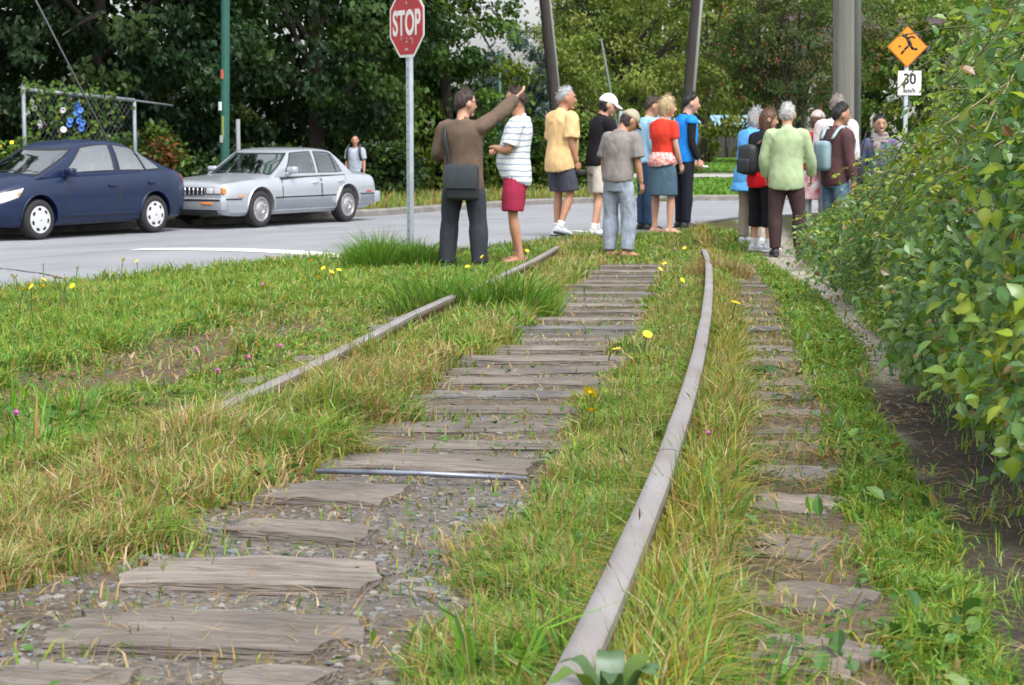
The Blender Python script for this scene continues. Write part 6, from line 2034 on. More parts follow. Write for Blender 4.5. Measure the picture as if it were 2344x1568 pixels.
# child-height figure in red with a hat
P = Person('person in a red top, pale hat and white patterned skirt between the two jackets', (1872, 560), 252, -30, lean=0, head=(-10, 4), sex='f', seed=14, group=GP, ground=Vector((3.78, 24.6, gz1(3.78, 24.6))))
P.figure(); P.hair(H_mid, 'bob', 0.14); P.cap(cloth('pale_hat', (0.52, 0.44, 0.42), 0.05)); P.top(cloth('red_cardigan', (0.55, 0.03, 0.04)), 0.95, 0.022, 0.9, 0.004, False, 0.008)
P.skirt(mat('white_print_skirt', (0.66, 0.66, 0.68), rough=0.85, nscale=9, namt=0, col2=(0.50, 0.10, 0.12), detail=0.5), 1.0, 0.55, 0.10); P.trousers(cloth('white_leggings', (0.52, 0.55, 0.58)), 0.95, 0.008, 0.004); P.shoes(M_sneak, M_solew)

# smiling woman by the brambles
P = Person('smiling woman with grey scarf and purple jacket standing beyond the brambles', (2012, 590), 262, 168, lean=0, head=(14, 2), sex='f', build=1.05, seed=15, group=GP, skin='olive', ground=Vector((4.35, 23.4, gz1(4.35, 23.4))))
P.figure(); P.hair(H_black, 'short', 0.12, thr=0.10); P.face(H_black, smile=True); P.top(mat('purple_print', (0.13, 0.035, 0.15), rough=0.85, nscale=14, namt=0, col2=(0.05, 0.16, 0.20), detail=1.5), 0.88, 0.024, 0.97, 0.004, True, 0.010, 'jacket')
bm = bmesh.new()
for k, (z, rr) in enumerate(((1.43, 0.105), (1.47, 0.095), (1.51, 0.082))): loft(bm, [P.T((rr * math.cos(a), rr * math.sin(a) * 0.92 + 0.012, z + 0.012 * math.sin(a * 2 + k))) for a in np.linspace(0, 2 * math.pi, 15)], [0.030] * 15, seg=8, sub=1)
loft(bm, [P.T((0.02, 0.10, 1.44)), P.T((0.03, 0.15, 1.36)), P.T((0.02, 0.15, 1.26))], [(0.05, 0.02), (0.055, 0.02), (0.05, 0.015)], seg=8)
P.done('scarf', bm, [], cloth('grey_scarf', (0.25, 0.215, 0.215)), 0.008, 22)
P.trousers(cloth('grey_blue_jeans', (0.22, 0.25, 0.32)), 1.0, 0.016, 0.012); P.shoes(M_shoe, M_sole)
sb = empty('shoulder_bag', P.W(P.T((0.24, 0.02, 1.02))), P.root.rotation_euler.z, label='black bag on the shoulder of the smiling woman', cat='bag')
bm = bmesh.new(); box(bm, (0, 0, 0.0), (0.12, 0.30, 0.30), bevel=0.03); link('bag_body', bm_mesh('bag_body', bm, M_leather), sb)
bm = bmesh.new(); loft(bm, [(0, 0.12, 0.14), (-0.05, 0.06, 0.40), (-0.05, -0.04, 0.42), (0, -0.12, 0.14)], [(0.025, 0.006)] * 4, side=(0.2, 1, 0), seg=8); link('strap', bm_mesh('strap', bm, M_leather), sb)

# boy behind the silver car
gy = 40.6; gxb = (815 - 1172) / 4500 * gy
P = Person('young man in a pale grey-blue t-shirt with rucksack strap standing behind the silver car', (815, 480), 309, 172, head=(10, 2), build=0.95, seed=16, skin='tan', ground=Vector((gxb, gy, gz1(gxb, gy))))
P.figure(); P.hair(H_black, thick=0.10, thr=0.34); P.face(H_black); P.top(cloth('pale_grey_tshirt', (0.33, 0.37, 0.44)), 0.86, 0.022, 0.42, 0.016, False, 0.008)
P.trousers(cloth('dark_trousers', (0.03, 0.03, 0.04)), 1.0); P.shoes(M_shoe, M_sole)
bp = empty('rucksack', P.W(P.T((0.0, -0.16, 1.12))), P.root.rotation_euler.z, label='dark rucksack worn by the young man behind the silver car', cat='backpack')
bm = bmesh.new(); box(bm, (0, -0.05, 0.05), (0.26, 0.13, 0.36), bevel=0.05); link('pack', bm_mesh('pack', bm, M_leather), bp)
for sg in (1, -1):
    bm = bmesh.new(); loft(bm, [(sg * 0.09, 0.0, 0.22), (sg * 0.11, 0.10, 0.345), (sg * 0.12, 0.22, 0.33), (sg * 0.13, 0.305, 0.20), (sg * 0.15, 0.26, 0.02)], [(0.026, 0.008)] * 5, side=(1, 0, 0), seg=8); link('strap', bm_mesh('strap', bm, M_leather), bp)
# ------------------------------------------------------------------ brambles along the path
M_bramble = leafmat('bramble_leaves', trans=0.38, gloss=0.035, rough=0.32)
M_cane = mat('bramble_cane', (0.075, 0.085, 0.03), rough=0.8, nscale=12, namt=0.3)
M_deadcane = mat('dead_cane', (0.36, 0.28, 0.18), rough=0.9, nscale=12, namt=0.2)
BR = [(0.088, 0.180, 0.040), (0.115, 0.215, 0.046), (0.068, 0.145, 0.046), (0.150, 0.245, 0.042)]
BRY = [(0.20, 0.28, 0.025), (0.26, 0.31, 0.03), (0.17, 0.25, 0.025)]


def leaf_object_mesh(seed, cols, name='leaf'):
    r = np.random.default_rng(seed)
    n = 7
    V = [(0, 0, 0)]
    prof = [0.0, 0.25, 0.33, 0.31, 0.24, 0.13, 0.0]
    mid, lf, rt = [], [], []
    for i in range(n):
        t = i / (n - 1)
        z = 0.05 * math.sin(t * 3) - 0.14 * t * t
        mid.append((t, 0, z))
        ser = 1 + (0.12 if i % 2 else -0.06)
        lf.append((t - 0.02, prof[i] * ser, z + 0.10 * prof[i] * 2 + r.normal(0, 0.012))); rt.append((t - 0.02, -prof[i] * ser, z + 0.10 * prof[i] * 2 + r.normal(0, 0.012)))
    V = np.array(mid + lf + rt)
    F = []
    T3 = []
    for i in range(n - 1):
        if i == 0: T3 += [(0, 1, n + 1), (0, 2 * n + 1, 1)]
        elif i == n - 2: T3 += [(i, i + 1, n + i), (i, 2 * n + i, i + 1)]
        else: F += [(i, i + 1, n + i + 1, n + i), (i, 2 * n + i, 2 * n + i + 1, i + 1)]
    c = np.tile(np.array(cols), (len(V), 1)) * np.r_[np.full(n, 1.25), np.full(2 * n, 1.0)][:, None]
    return np_mesh(name, V, [np.array(F), np.array(T3)], M_bramble, cols=c)


def bush(label, ya, yb, n, nobj, leaf, xfront, depth, hfun, seed, ncane, yellow=0.18, lump=0.34, base_off=0.0):
    r = np.random.default_rng(seed)
    ym = (ya + yb) / 2
    bx = float(xfront(ym)) + depth * 0.6
    root = empty('bramble_bush', (bx, ym, gz1(bx, ym)), label=label, cat='bush', group='bramble bushes beside the path')
    o3 = np.array(root.location)
    # points over a lumpy half-barrel
    w = (1.0 / np.linspace(ya, yb, 400)) ** 0.8; w /= w.sum()
    y = r.choice(np.linspace(ya, yb, 400), n, p=w) + r.normal(0, 0.05, n)
    th = R(2) + R(150) * r.random(n) ** 1.1
    lm = 1 + lump * 2 * (fbm(y * 1.0, th * 1.6, 1.25, seed) - 0.5) + lump * 0.8 * (fbm(y, th * 2, 3.6, seed + 5) - 0.5)
    rho = np.where(r.random(n) < 0.72, r.uniform(0.86, 1.06, n), r.uniform(0.4, 0.88, n)) * lm
    endt = np.sqrt(np.clip((y - ya + 0.1) / 0.5, 0.05, 1)) * np.sqrt(np.clip((yb - y + 0.1) / 0.6, 0.05, 1))
    h = hfun(y) * endt
    a = depth * (0.6 + 0.4 * endt)
    x = xfront(y) + depth - a * np.cos(th) * rho
    z = base_off + h * np.clip(np.sin(np.minimum(th, R(100))), 0, 1) ** 0.8 * rho
    z = np.maximum(z, 0.03)
    P = np.c_[x, y, z + gz(x, y)]
    out = np.c_[-np.cos(th), np.full(n, -0.35), np.sin(th)]
    D = rand_dir(r, n) * 0.8 + out * 0.5 + [0, 0, -0.35]
    N = rand_dir(r, n) * 0.45 + out * 0.55 + [0, 0, 0.7]
    L = leaf * r.uniform(0.6, 1.35, n) * (0.75 + 0.03 * y)
    young = (fbm(y * 1.1, th * 1.2, 2.2, seed + 9) > 0.60) & (rho > 0.9)
    cols = np.where((r.random(n) < np.where(young, 0.6, yellow * 0.35))[:, None], palette(r, n, BRY, 0.2), palette(r, n, BR, 0.25))
    dead = r.random(n) < 0.03
    cols = np.where(dead[:, None], palette(r, n, [(0.22, 0.12, 0.05), (0.3, 0.2, 0.1)], 0.3), cols)
    # the largest leaves facing the path become leaves of their own
    score = L / y * (rho > 0.93) * (th < R(112)) * (x < y * 0.275)
    order = np.argsort(-score)
    own, rest = order[:nobj], order[nobj:]
    protos = [leaf_object_mesh(seed * 10 + k, c) for k, c in enumerate(BR + BRY)]
    for i in own:
        d = Vector(D[i]).normalized(); s_ = Vector(N[i]).cross(d).normalized(); w_ = d.cross(s_)
        M = Matrix((d, s_, w_)).transposed()
        k = r.integers(4, 7) if cols[i][0] > 0.12 else r.integers(0, 4)
        ob = link('leaf', protos[k], root, Vector(P[i] - o3), M.to_euler())
        ob.scale = (L[i],) * 3
    V, F, c = leaf_arrays(P[rest] - o3, D[rest], N[rest], L[rest], LEAF8 if ya < 8 else LEAF4, cols[rest], 0.86)
    f = link('foliage', np_mesh('foliage', V, F, M_bramble, cols=c, smooth=False), root); f['kind'] = 'stuff'
    # arching sprays reaching out of the mass, leaves in threes
    bp, bd, bn, bl, bc = [], [], [], [], []
    bmc = bmesh.new()
    for k in range(int(9 * (yb - ya))):
        yy = r.uniform(ya + 0.3, yb - 0.3); hh = float(hfun(np.array([yy]))[0]); x0 = float(xfront(np.array([yy]))[0])
        tb = R(r.uniform(25, 100))
        b = Vector((x0 + depth - depth * math.cos(tb) * 0.85, yy, gz1(x0, yy) + base_off + hh * math.sin(tb) ** 0.8 * 0.88))
        ln_ = r.uniform(0.35, 0.85); go = Vector((-math.cos(tb) * 0.8 + r.normal(0, 0.25), -0.35 + r.normal(0, 0.5), math.sin(tb) * 0.7 + 0.15)).normalized()
        pts = [b + go * ln_ * t - Vector((0, 0, 0.55 * ln_ * t * t)) for t in np.linspace(0, 1, 7)]
        pts = [p for p in pts if p.z > gz1(p.x, p.y) + 0.03]
        if len(pts) < 4: continue
        tube(bmc, [p - Vector(o3) for p in pts], [0.004 - 0.0004 * j for j in range(len(pts))], 5, 1)
        pal = BRY if r.random() < 0.55 else BR
        base_c = np.array(pal[r.integers(0, len(pal))])
        for t in np.arange(0.12, 1.0, 0.075 / ln_ * 0.9):
            f_ = t * (len(pts) - 1); j = int(f_); 
            if j >= len(pts) - 1: break
            p = pts[j].lerp(pts[j + 1], f_ - j); tg = (pts[j + 1] - pts[j]).normalized()
            sd_ = tg.cross(Vector((0, 0, 1))).normalized() * (1 if int(t * 40) % 2 else -1)
            for ang in (-0.75, 0, 0.75):
                dd = (sd_ * math.cos(ang) + tg * (math.sin(ang) + 0.35) + Vector((0, 0, -0.25))).normalized()
                bp.append(np.array(p + sd_ * 0.02) - o3); bd.append(np.array(dd)); bn.append(np.array([r.normal(0, 0.25), r.normal(0, 0.25) - 0.2, 1.0]))
                bl.append(leaf * r.uniform(0.55, 0.95) * (1.25 if ang == 0 else 1.0) * (0.75 + 0.03 * yy)); bc.append(base_c * r.uniform(0.85, 1.2))
    if bp:
        V, F, c = leaf_arrays(np.array(bp), np.array(bd), np.array(bn), np.array(bl), LEAF8, np.array(bc))
        q = link('sprays', np_mesh('sprays', V, F, M_bramble, cols=c, smooth=False), root); q['kind'] = 'stuff'
    q = link('spray_stems', bm_mesh('spray_stems', bmc, M_cane), root); q['kind'] = 'stuff'
    for nm, m, cnt in (('canes', M_cane, ncane // 2), ('dead_canes', M_deadcane, ncane // 9)):
        bm = bmesh.new()
        for k in range(cnt):
            yy = r.uniform(ya + 0.2, yb - 0.2)
            hh = float(hfun(np.array([yy]))[0])
            x0 = float(xfront(np.array([yy]))[0])
            b = Vector((x0 + depth * r.uniform(0.5, 1.1), yy, gz1(x0 + depth * 0.8, yy)))
            e = Vector((x0 + r.uniform(-0.10, 0.35), yy + r.uniform(-1, 0.6), b.z + hh * r.uniform(0.15, 0.9)))
            m_ = (b + e) / 2 + Vector((0, 0, hh * r.uniform(0.35, 0.75)))
            tube(bm, [b - Vector(o3), m_ - Vector(o3), e - Vector(o3)], [0.006, 0.005, 0.002], 5, 5)
        q = link(nm, bm_mesh(nm, bm, m), root); q['kind'] = 'stuff'
    return root


def xfr(q0, q1=None):
    def f(y):
        y = np.asarray(y, float)
        return rail_x(y) - 0.7525 + np.interp(y, [4, 6, 10, 15, 21], q0)
    return f


XF = xfr([1.66, 1.62, 1.66, 1.78, 1.95])
bush('near bramble bush with large toothed leaves spilling over the path edge', 4.15, 9.2, 32000, 300, 0.049, XF, 1.15, lambda y: np.interp(y, [4, 5.5, 7.5, 9.5], [1.35, 1.5, 1.62, 1.60]), 1, 60)
bush('middle bramble bush below the 30 sign, pale young leaf tips', 8.8, 14.2, 25000, 200, 0.042, XF, 1.2, lambda y: np.interp(y, [8, 10, 12, 14.5], [1.60, 1.48, 1.20, 1.0]), 2, 60)
bush('far low bramble bush beside the man in the green jacket', 13.6, 21.2, 21000, 0, 0.042, XF, 1.25, lambda y: np.interp(y, [13, 15, 18, 21.3], [1.02, 0.92, 0.76, 0.45]), 3, 70)
bush('tall back thicket rising against the sky around the yellow sign', 11.0, 19.0, 17000, 0, 0.06, lambda y: 0.268 * np.asarray(y, float) - 0.64 + 0.0 * np.asarray(y, float), 1.4, lambda y: np.interp(y, [10.5, 13, 16, 19], [2.35, 2.5, 2.5, 2.0]), 4, 14, 0.8, 0.36)
# ------------------------------------------------------------------ signs and poles
M_galv = mat('galvanised_steel', (0.42, 0.47, 0.52), rough=0.5, metal=0.4, nscale=9, namt=0.15)
M_red_sign = mat('sign_red', (0.42, 0.012, 0.018), rough=0.4, nscale=5, namt=0.22, col2=None)
M_white_sign = mat('sign_white', (0.72, 0.70, 0.69), rough=0.45, nscale=8, namt=0.08)
M_back = mat('sign_back', (0.4, 0.41, 0.42), rough=0.5, metal=0.5)

b = on_ground(940, 604)
yaw = R(-57)
sg_root = empty('stop_sign', b, yaw, label='red octagonal STOP sign on a grey steel post in the verge', cat='road sign')
bm = bmesh.new(); box(bm, (0, 0, 1.45), (0.075, 0.045, 3.1), bevel=0.006)
post = link('post', bm_mesh('post', bm, M_galv, angle=30), sg_root)
bm = bmesh.new()
for k in range(26):
    box(bm, (0, -0.0235, 0.25 + 0.09 * k), (0.012, 0.004, 0.012))
ho = link('bolt_holes', bm_mesh('bolt_holes', bm, M_dark), post); ho['kind'] = 'stuff'
zc_ = at(924, 52, b.y).z - b.z
Rs = (at(924, 52, b.y).z - at(924, 131, b.y).z) / math.cos(R(22.5))


def octa(bm, rad, y0, y1, zc):
    f = [bm.verts.new((rad * math.sin(R(22.5 + 45 * k)), y0, zc + rad * math.cos(R(22.5 + 45 * k)))) for k in range(8)]
    g = [bm.verts.new((v.co.x, y1, v.co.z)) for v in f]
    bm.faces.new(f); bm.faces.new(g[::-1])
    for k in range(8): bm.faces.new((f[k], g[k], g[(k + 1) % 8], f[(k + 1) % 8]))


bm = bmesh.new(); octa(bm, Rs, -0.030, -0.026, zc_)
pl = link('plate', bm_mesh('plate', bm, M_white_sign, smooth=False), sg_root)
bm = bmesh.new(); octa(bm, Rs * 0.925, -0.0325, -0.0305, zc_)
link('red_face', bm_mesh('red_face', bm, M_red_sign, smooth=False), pl)
tm = text_mesh('STOP', Rs * 0.98, 0.0008, M_white_sign, 0.62, 0.010)
bb = [v.co.copy() for v in tm.vertices]
sx_ = 1.5 * Rs / (max(v.x for v in bb) - min(v.x for v in bb)); sy_ = 0.70 * Rs / (max(v.y for v in bb) - min(v.y for v in bb))
tm.transform(Matrix.Diagonal((sx_, sy_, 1, 1)))
cy_ = (max(v.co.y for v in tm.vertices) + min(v.co.y for v in tm.vertices)) / 2
link('stop_lettering', tm, pl, (0, -0.0342, zc_ - cy_), (R(90), 0, 0))
bm = bmesh.new()
rs = random.Random(4)
for k in range(7):
    x, z = rs.uniform(-0.16, 0.12) * Rs / 0.36, zc_ - Rs * rs.uniform(0.45, 0.62)
    tube(bm, [(x, -0.034, z), (x + rs.uniform(-0.02, 0.03), -0.034, z + rs.uniform(0.01, 0.03)), (x + rs.uniform(0.01, 0.05), -0.034, z + rs.uniform(-0.02, 0.03))], 0.004, 5, 3)
link('scrawl', bm_mesh('scrawl', bm, mat('faded_scrawl', (0.45, 0.22, 0.2), rough=0.7)), pl)
for z in (zc_ - Rs * 0.72, zc_ + Rs * 0.72):
    bm = bmesh.new(); box(bm, (0, -0.034, z), (0.06, 0.004, 0.022), bevel=0.001); link('fixing_plate', bm_mesh('fixing_plate', bm, M_back), pl)
for z in (zc_ - Rs * 0.52, zc_ + Rs * 0.52):
    bm = bmesh.new(); ellipsoid(bm, (0, -0.034, z), (0.014, 0.004, 0.014), Matrix(), 10, 6); link('fixing_bolt', bm_mesh('fixing_bolt', bm, M_back), pl)

# playground warning sign with speed tab
yS = 30.0
c = at(2077, 107, yS)
wz_ = gz1(c.x, yS)
ws = empty('warning_sign', (c.x, yS, wz_), R(4), label='orange-yellow diamond sign with running figure above a 30 tab', cat='road sign')
M_or = mat('sign_orange', (0.72, 0.26, 0.01), rough=0.4, nscale=4, namt=0.06)
M_ink = mat('sign_black', (0.01, 0.01, 0.01), rough=0.5)
hc = c.z - wz_
half = 47 / 4500 * yS
bm = bmesh.new(); box(bm, (0, 0.03, (hc + half * 0.7) / 2 - 0.2), (0.06, 0.04, hc + half * 0.7 + 0.3), bevel=0.006); link('post', bm_mesh('post', bm, M_galv), ws)


def diamond(bm, r_, y0, y1, zc, rr=0.02):
    f = [bm.verts.new((x * r_, y0, zc + z * r_)) for x, z in ((0, 1), (0.04, 0.96), (0.96, 0.04), (1, 0), (0.96, -0.04), (0.04, -0.96), (0, -1), (-0.04, -0.96), (-0.96, -0.04), (-1, 0), (-0.96, 0.04), (-0.04, 0.96))]
    g = [bm.verts.new((v.co.x, y1, v.co.z)) for v in f]
    bm.faces.new(f); bm.faces.new(g[::-1])
    for k in range(12): bm.faces.new((f[k], g[k], g[(k + 1) % 12], f[(k + 1) % 12]))


bm = bmesh.new(); diamond(bm, half, -0.002, 0.002, hc); dp = link('diamond_plate', bm_mesh('diamond_plate', bm, mat('sign_rim', (0.40, 0.12, 0.01), rough=0.45), smooth=False), ws)
bm = bmesh.new(); diamond(bm, half * 0.93, -0.0045, -0.0025, hc); link('diamond_face', bm_mesh('diamond_face', bm, M_or, smooth=False), dp)
bm = bmesh.new()
u = half


def limb(pts, w):
    for a_, b_ in zip(pts[:-1], pts[1:]):
        a_, b_ = Vector((a_[0] * u, -0.0062, hc + a_[1] * u)), Vector((b_[0] * u, -0.0062, hc + b_[1] * u))
        d = b_ - a_; L = d.length
        ang = math.atan2(d.z, d.x)
        box(bm, (a_ + b_) / 2, (L + w * u * 0.6, 0.0015, w * u), rot=Matrix.Rotation(-ang, 3, 'Y'))


limb([(0.0, 0.40), (0.14, 0.10)], 0.17)                 # trunk
limb([(0.02, 0.40), (-0.22, 0.52)], 0.09); limb([(-0.22, 0.52), (-0.24, 0.62)], 0.08)
limb([(0.04, 0.42), (0.22, 0.50), (0.34, 0.42)], 0.08)
limb([(0.12, 0.12), (0.24, -0.08), (0.46, -0.12)], 0.11)
limb([(0.10, 0.10), (-0.10, -0.10), (-0.28, -0.32)], 0.10)
ellipsoid(bm, (-0.08 * u, -0.0062, hc + 0.56 * u), (0.085 * u, 0.0012, 0.085 * u), Matrix(), 14, 8)
ellipsoid(bm, (-0.38 * u, -0.0062, hc + 0.02 * u), (0.06 * u, 0.0012, 0.06 * u), Matrix(), 12, 8)
link('running_figure', bm_mesh('running_figure', bm, M_ink), dp)
tabc = at(2082, 190, yS)
tb = tabc.z - wz_; tw = 54 / 4500 * yS
bm = bmesh.new(); box(bm, (tabc.x - c.x, 0, tb), (tw, 0.003, tw * 1.02), bevel=0.001); tp = link('speed_tab', bm_mesh('speed_tab', bm, M_white_sign, angle=30), ws)
t1 = text_mesh('30', tw * 0.62, 0.0008, M_ink, 0.9, 0.006); link('speed_number', t1, tp, (tabc.x - c.x, -0.0032, tb + tw * 0.15), (R(90), 0, 0))
t2 = text_mesh('km/h', tw * 0.26, 0.0008, M_ink, 1.0, 0.002); link('speed_unit', t2, tp, (tabc.x - c.x, -0.0032, tb - tw * 0.32), (R(90), 0, 0))

# poles -------------------------------------------------------------
M_pole = mat('weathered_pole_wood', (0.11, 0.105, 0.095), rough=0.95, nscale=6, namt=0.35, bump=0.7, bscale=18, stretch=(3, 3, 0.12))
M_poled = mat('dark_pole_wood', (0.024, 0.020, 0.018), rough=0.95, nscale=6, namt=0.4, bump=0.7, bscale=18, stretch=(3, 3, 0.12), col2=(0.05, 0.043, 0.038))


def pole(name, base_px, top_px, y, r0, r1, label, m, parts=None, h=9.0, cat='utility pole'):
    a = at(base_px[0], base_px[1], y); t = at(top_px[0], top_px[1], y)
    d = (t - a) / (t.z - a.z)
    g = gz1(a.x, y)
    b = a + d * (g - a.z - 0.3)
    root = empty(name, (b.x, y, g), label=label, cat=cat)
    bm = bmesh.new()
    e = b + d * (h)
    n = 14
    loft(bm, [b.lerp(e, i / n) - root.location for i in range(n + 1)], [r0 + (r1 - r0) * i / n for i in range(n + 1)], side=(1, 0, 0), seg=20, sub=1)
    link('shaft', bm_mesh('shaft', bm, m), root)
    return root, b, e, d


rt, b_, e_, d_ = pole('utility_pole', (1266, 200), (1246, 0), 54.0, 0.16, 0.13, 'dark wooden pole leaning left behind the man in the yellow shirt', M_poled)
bm = bmesh.new(); tube(bm, [b_ + Vector((0.16, -0.05, 0)) - rt.location, e_ + Vector((0.14, -0.05, 0)) - rt.location], 0.035, 8); link('conduit', bm_mesh('conduit', bm, mat('lit_edge_strip', (0.22, 0.22, 0.22), rough=0.6)), rt)  # no pipe here: pale strip stands for the pole's lit right edge
rt, b_, e_, d_ = pole('utility_pole', (1577, 200), (1594, 0), 54.0, 0.15, 0.14, 'weathered pole with a pale conduit behind the man in the blue vest', M_poled)
bm = bmesh.new(); tube(bm, [b_ + Vector((0.13, -0.07, 0)) - rt.location, e_ + Vector((0.12, -0.07, 0)) - rt.location], 0.055, 8); link('conduit', bm_mesh('conduit', bm, mat('grey_conduit', (0.22, 0.22, 0.22), rough=0.6)), rt)
rt, b_, e_, d_ = pole('utility_pole', (1936, 340), (1937, 0), 25.6, 0.172, 0.165, 'thick grey-green wooden pole rising behind the man in maroon', mat('mossy_pole_wood', (0.125, 0.122, 0.10), rough=0.95, nscale=5, namt=0.35, bump=0.7, bscale=16, stretch=(3, 3, 0.12), col2=(0.19, 0.19, 0.165)))
bm = bmesh.new(); tube(bm, [b_ + Vector((0.125, -0.115, 0)) - rt.location, e_ + Vector((0.12, -0.115, 0)) - rt.location], 0.052, 12); link('conduit', bm_mesh('conduit', bm, mat('pale_mossy_conduit', (0.15, 0.165, 0.15), rough=0.8, nscale=6, namt=0.3, stretch=(3, 3, 0.12))), rt)
rt, b_, e_, d_ = pole('lamp_post', (515, 330), (516, 0), 37.2, 0.085, 0.080, 'dark green steel pole with a white sticker between the two cars', mat('green_pole_paint', (0.012, 0.085, 0.062), rough=0.45, nscale=7, namt=0.15), cat='lamp post')
for px, py, w, hgt, cc, nm in ((509, 243, 0.10, 0.16, (0.62, 0.66, 0.64), 'sticker'), (517, 170, 0.07, 0.17, (0.36, 0.06, 0.035), 'sticker'), (519, 290, 0.09, 0.40, (0.16, 0.20, 0.03), 'poster_scrap'), (512, 318, 0.07, 0.14, (0.30, 0.32, 0.30), 'poster_scrap')):
    p = at(px, py, 37.2) - rt.location
    bm = bmesh.new()
    g = []
    a0 = math.asin(max(-0.9, min(0.9, (px - 515.3) / 4500 * 37.2 / 0.085)))
    for i in range(7):
        a = a0 + (i / 6 - 0.5) * w / 0.086
        g.append([bm.verts.new((0.0875 * math.sin(a), -0.0875 * math.cos(a), p.z + q * hgt / 2)) for q in (-1, 1)])
    for i in range(6): bm.faces.new((g[i][0], g[i + 1][0], g[i + 1][1], g[i][1]))
    link(nm, bm_mesh(nm, bm, mat(nm + '_paper', cc, rough=0.7, nscale=10, namt=0.15)), rt)
p = at(545, 300, 38.6); g = gz1(p.x, 38.6)
bm = bmesh.new(); tube(bm, [(0, 0, -0.2), (0, 0, at(545, 273, 38.6).z - g)], 0.042, 10)
o = link('steel_post', bm_mesh('steel_post', bm, mat('dull_grey_steel', (0.17, 0.19, 0.20), rough=0.6)), None, (p.x, 38.6, g)); tag(o, 'thin grey steel post just right of the green pole', 'post')
a = at(1376, 88, 58); b2 = at(1396, 200, 58); d = (b2 - a)
bm = bmesh.new(); e = a + d * ((a.z - gz1(b2.x + 0.3, 58)) / -d.z) ; tube(bm, [Vector((0, 0, 0)), a - e], [0.04, 0.03], 8)
o = link('leaning_pole', bm_mesh('leaning_pole', bm, mat('green_grey_pole', (0.09, 0.12, 0.11), rough=0.6)), None, e); tag(o, 'thin grey pole leaning left in front of the olive willow', 'pole')
p = at(1143, 150, 52.5); g = gz1(p.x, 52.5)
bm = bmesh.new(); tube(bm, [(0, 0, -0.2), (0, 0, at(1143, 118, 52.5).z - g)], 0.06, 10)
o = link('green_post', bm_mesh('green_post', bm, mat('green_post_paint', (0.012, 0.075, 0.055), rough=0.5)), None, (p.x, 52.5, g)); tag(o, 'slim dark green post behind the pointing hand', 'post')

# guy wire
a, b2 = at(66, -30, 36.5), at(238, 305, 37.4)
d = (b2 - a).normalized(); g_ = b2 + d * ((b2.z - gz1(b2.x + 0.6, 37.6)) / max(0.05, -d.z)) 
top = a - d * 5
bm = bmesh.new(); tube(bm, [top - g_, Vector((0, 0, 0))], 0.016, 6)
w_o = link('guy_wire', bm_mesh('guy_wire', bm, mat('grey_cable', (0.16, 0.15, 0.17), rough=0.6)), None, g_); tag(w_o, 'taut grey guy wire slanting down behind the dark blue car', 'cable')

# pipe frame with flowering vine -------------------------------------
A1, A2 = at(53, 192, 36.4), at(307, 230, 38.6)
fr = empty('pipe_fence_frame', (A1.x, A1.y, gz1(A1.x, A1.y)), label='grey galvanised pipe fence frame behind the dark blue car', cat='fence')
def part_tube(name, pts, r_, m, root):
    bm = bmesh.new(); tube(bm, [Vector(p) - root.location for p in pts], r_, 10); return link(name, bm_mesh(name, bm, m), root)
M_pipe = mat('dull_pipe', (0.20, 0.23, 0.26), rough=0.55, metal=0.3, nscale=7, namt=0.2)
part_tube('post', [(A1.x, A1.y, gz1(A1.x, A1.y) - 0.1), (A1.x, A1.y, A1.z)], 0.038, M_pipe, fr)
part_tube('post', [(A2.x, A2.y, gz1(A2.x, A2.y) - 0.1), (A2.x, A2.y, A2.z)], 0.038, M_pipe, fr)
A3 = at(395, 242, 40.2)
part_tube('top_rail', [A1 - Vector((0, 0, 0.10)), A2 - Vector((0, 0, 0.0))], 0.042, M_pipe, fr)
part_tube('top_rail', [A2, A3], 0.022, mat('shaded_pipe', (0.12, 0.13, 0.14), rough=0.7), fr)  # darker copy of the pipe colour, shade painted into this rail
bm = bmesh.new()
zl = gz1(A1.x, A1.y) + 0.1
for k in range(26):
    t0 = k / 25
    p0 = A1.lerp(A2, t0)
    for dr in (1, -1):
        t1 = t0 + dr * 0.55
        hgt = p0.z - zl
        q = A1.lerp(A2, min(1, max(0, t1)))
        f = abs((min(1, max(0, t1)) - t0) / 0.55)
        if f < 0.02: continue
        tube(bm, [Vector((p0.x, p0.y, p0.z)) - fr.location, Vector((q.x, q.y, p0.z - hgt * f)) - fr.location], 0.003, 4)
link('wire_mesh', bm_mesh('wire_mesh', bm, mat('mesh_wire', (0.09, 0.10, 0.10), rough=0.6)), fr)
vn = empty('flowering_vine', (A1.x + 0.9, A1.y + 0.5, gz1(A1.x + 0.9, A1.y + 0.5)), label='vine with blue and white trumpet flowers climbing the pipe fence frame', cat='vine')
r = np.random.default_rng(55)
n = 620
t = r.beta(1.2, 1.8, n); zz = r.random(n)
Pb = np.array([A1.lerp(A2, tt)[:] for tt in t]); Pb[:, 2] = zl + (Pb[:, 2] + 0.10 - zl) * (1 - (1 - zz) ** 1.6 * 0.95)
Pb += r.normal(0, 0.06, (n, 3)); Pb[:, 1] -= 0.03
V, F, c = leaf_arrays(Pb - np.array(vn.location), rand_dir(r, n) * 0.6 + [0, -0.4, -0.6], rand_dir(r, n) * 0.6 + [0, -0.8, 0.4], r.uniform(0.07, 0.13, n), LEAF4, palette(r, n, G_maple + G_bright[:1], 0.25), 1.2)
q = link('vine_leaves', np_mesh('vine_leaves', V, F, M_leaf, cols=c, smooth=False), vn); q['kind'] = 'stuff'
M_bf = mat('blue_petal', (0.05, 0.15, 0.46), rough=0.6); M_wf = mat('white_vine_petal', (0.62, 0.60, 0.62), rough=0.6); M_yf = mat('yellow_petal', (0.90, 0.68, 0.02), rough=0.6); M_pf = mat('pink_petal', (0.42, 0.10, 0.32), rough=0.6)


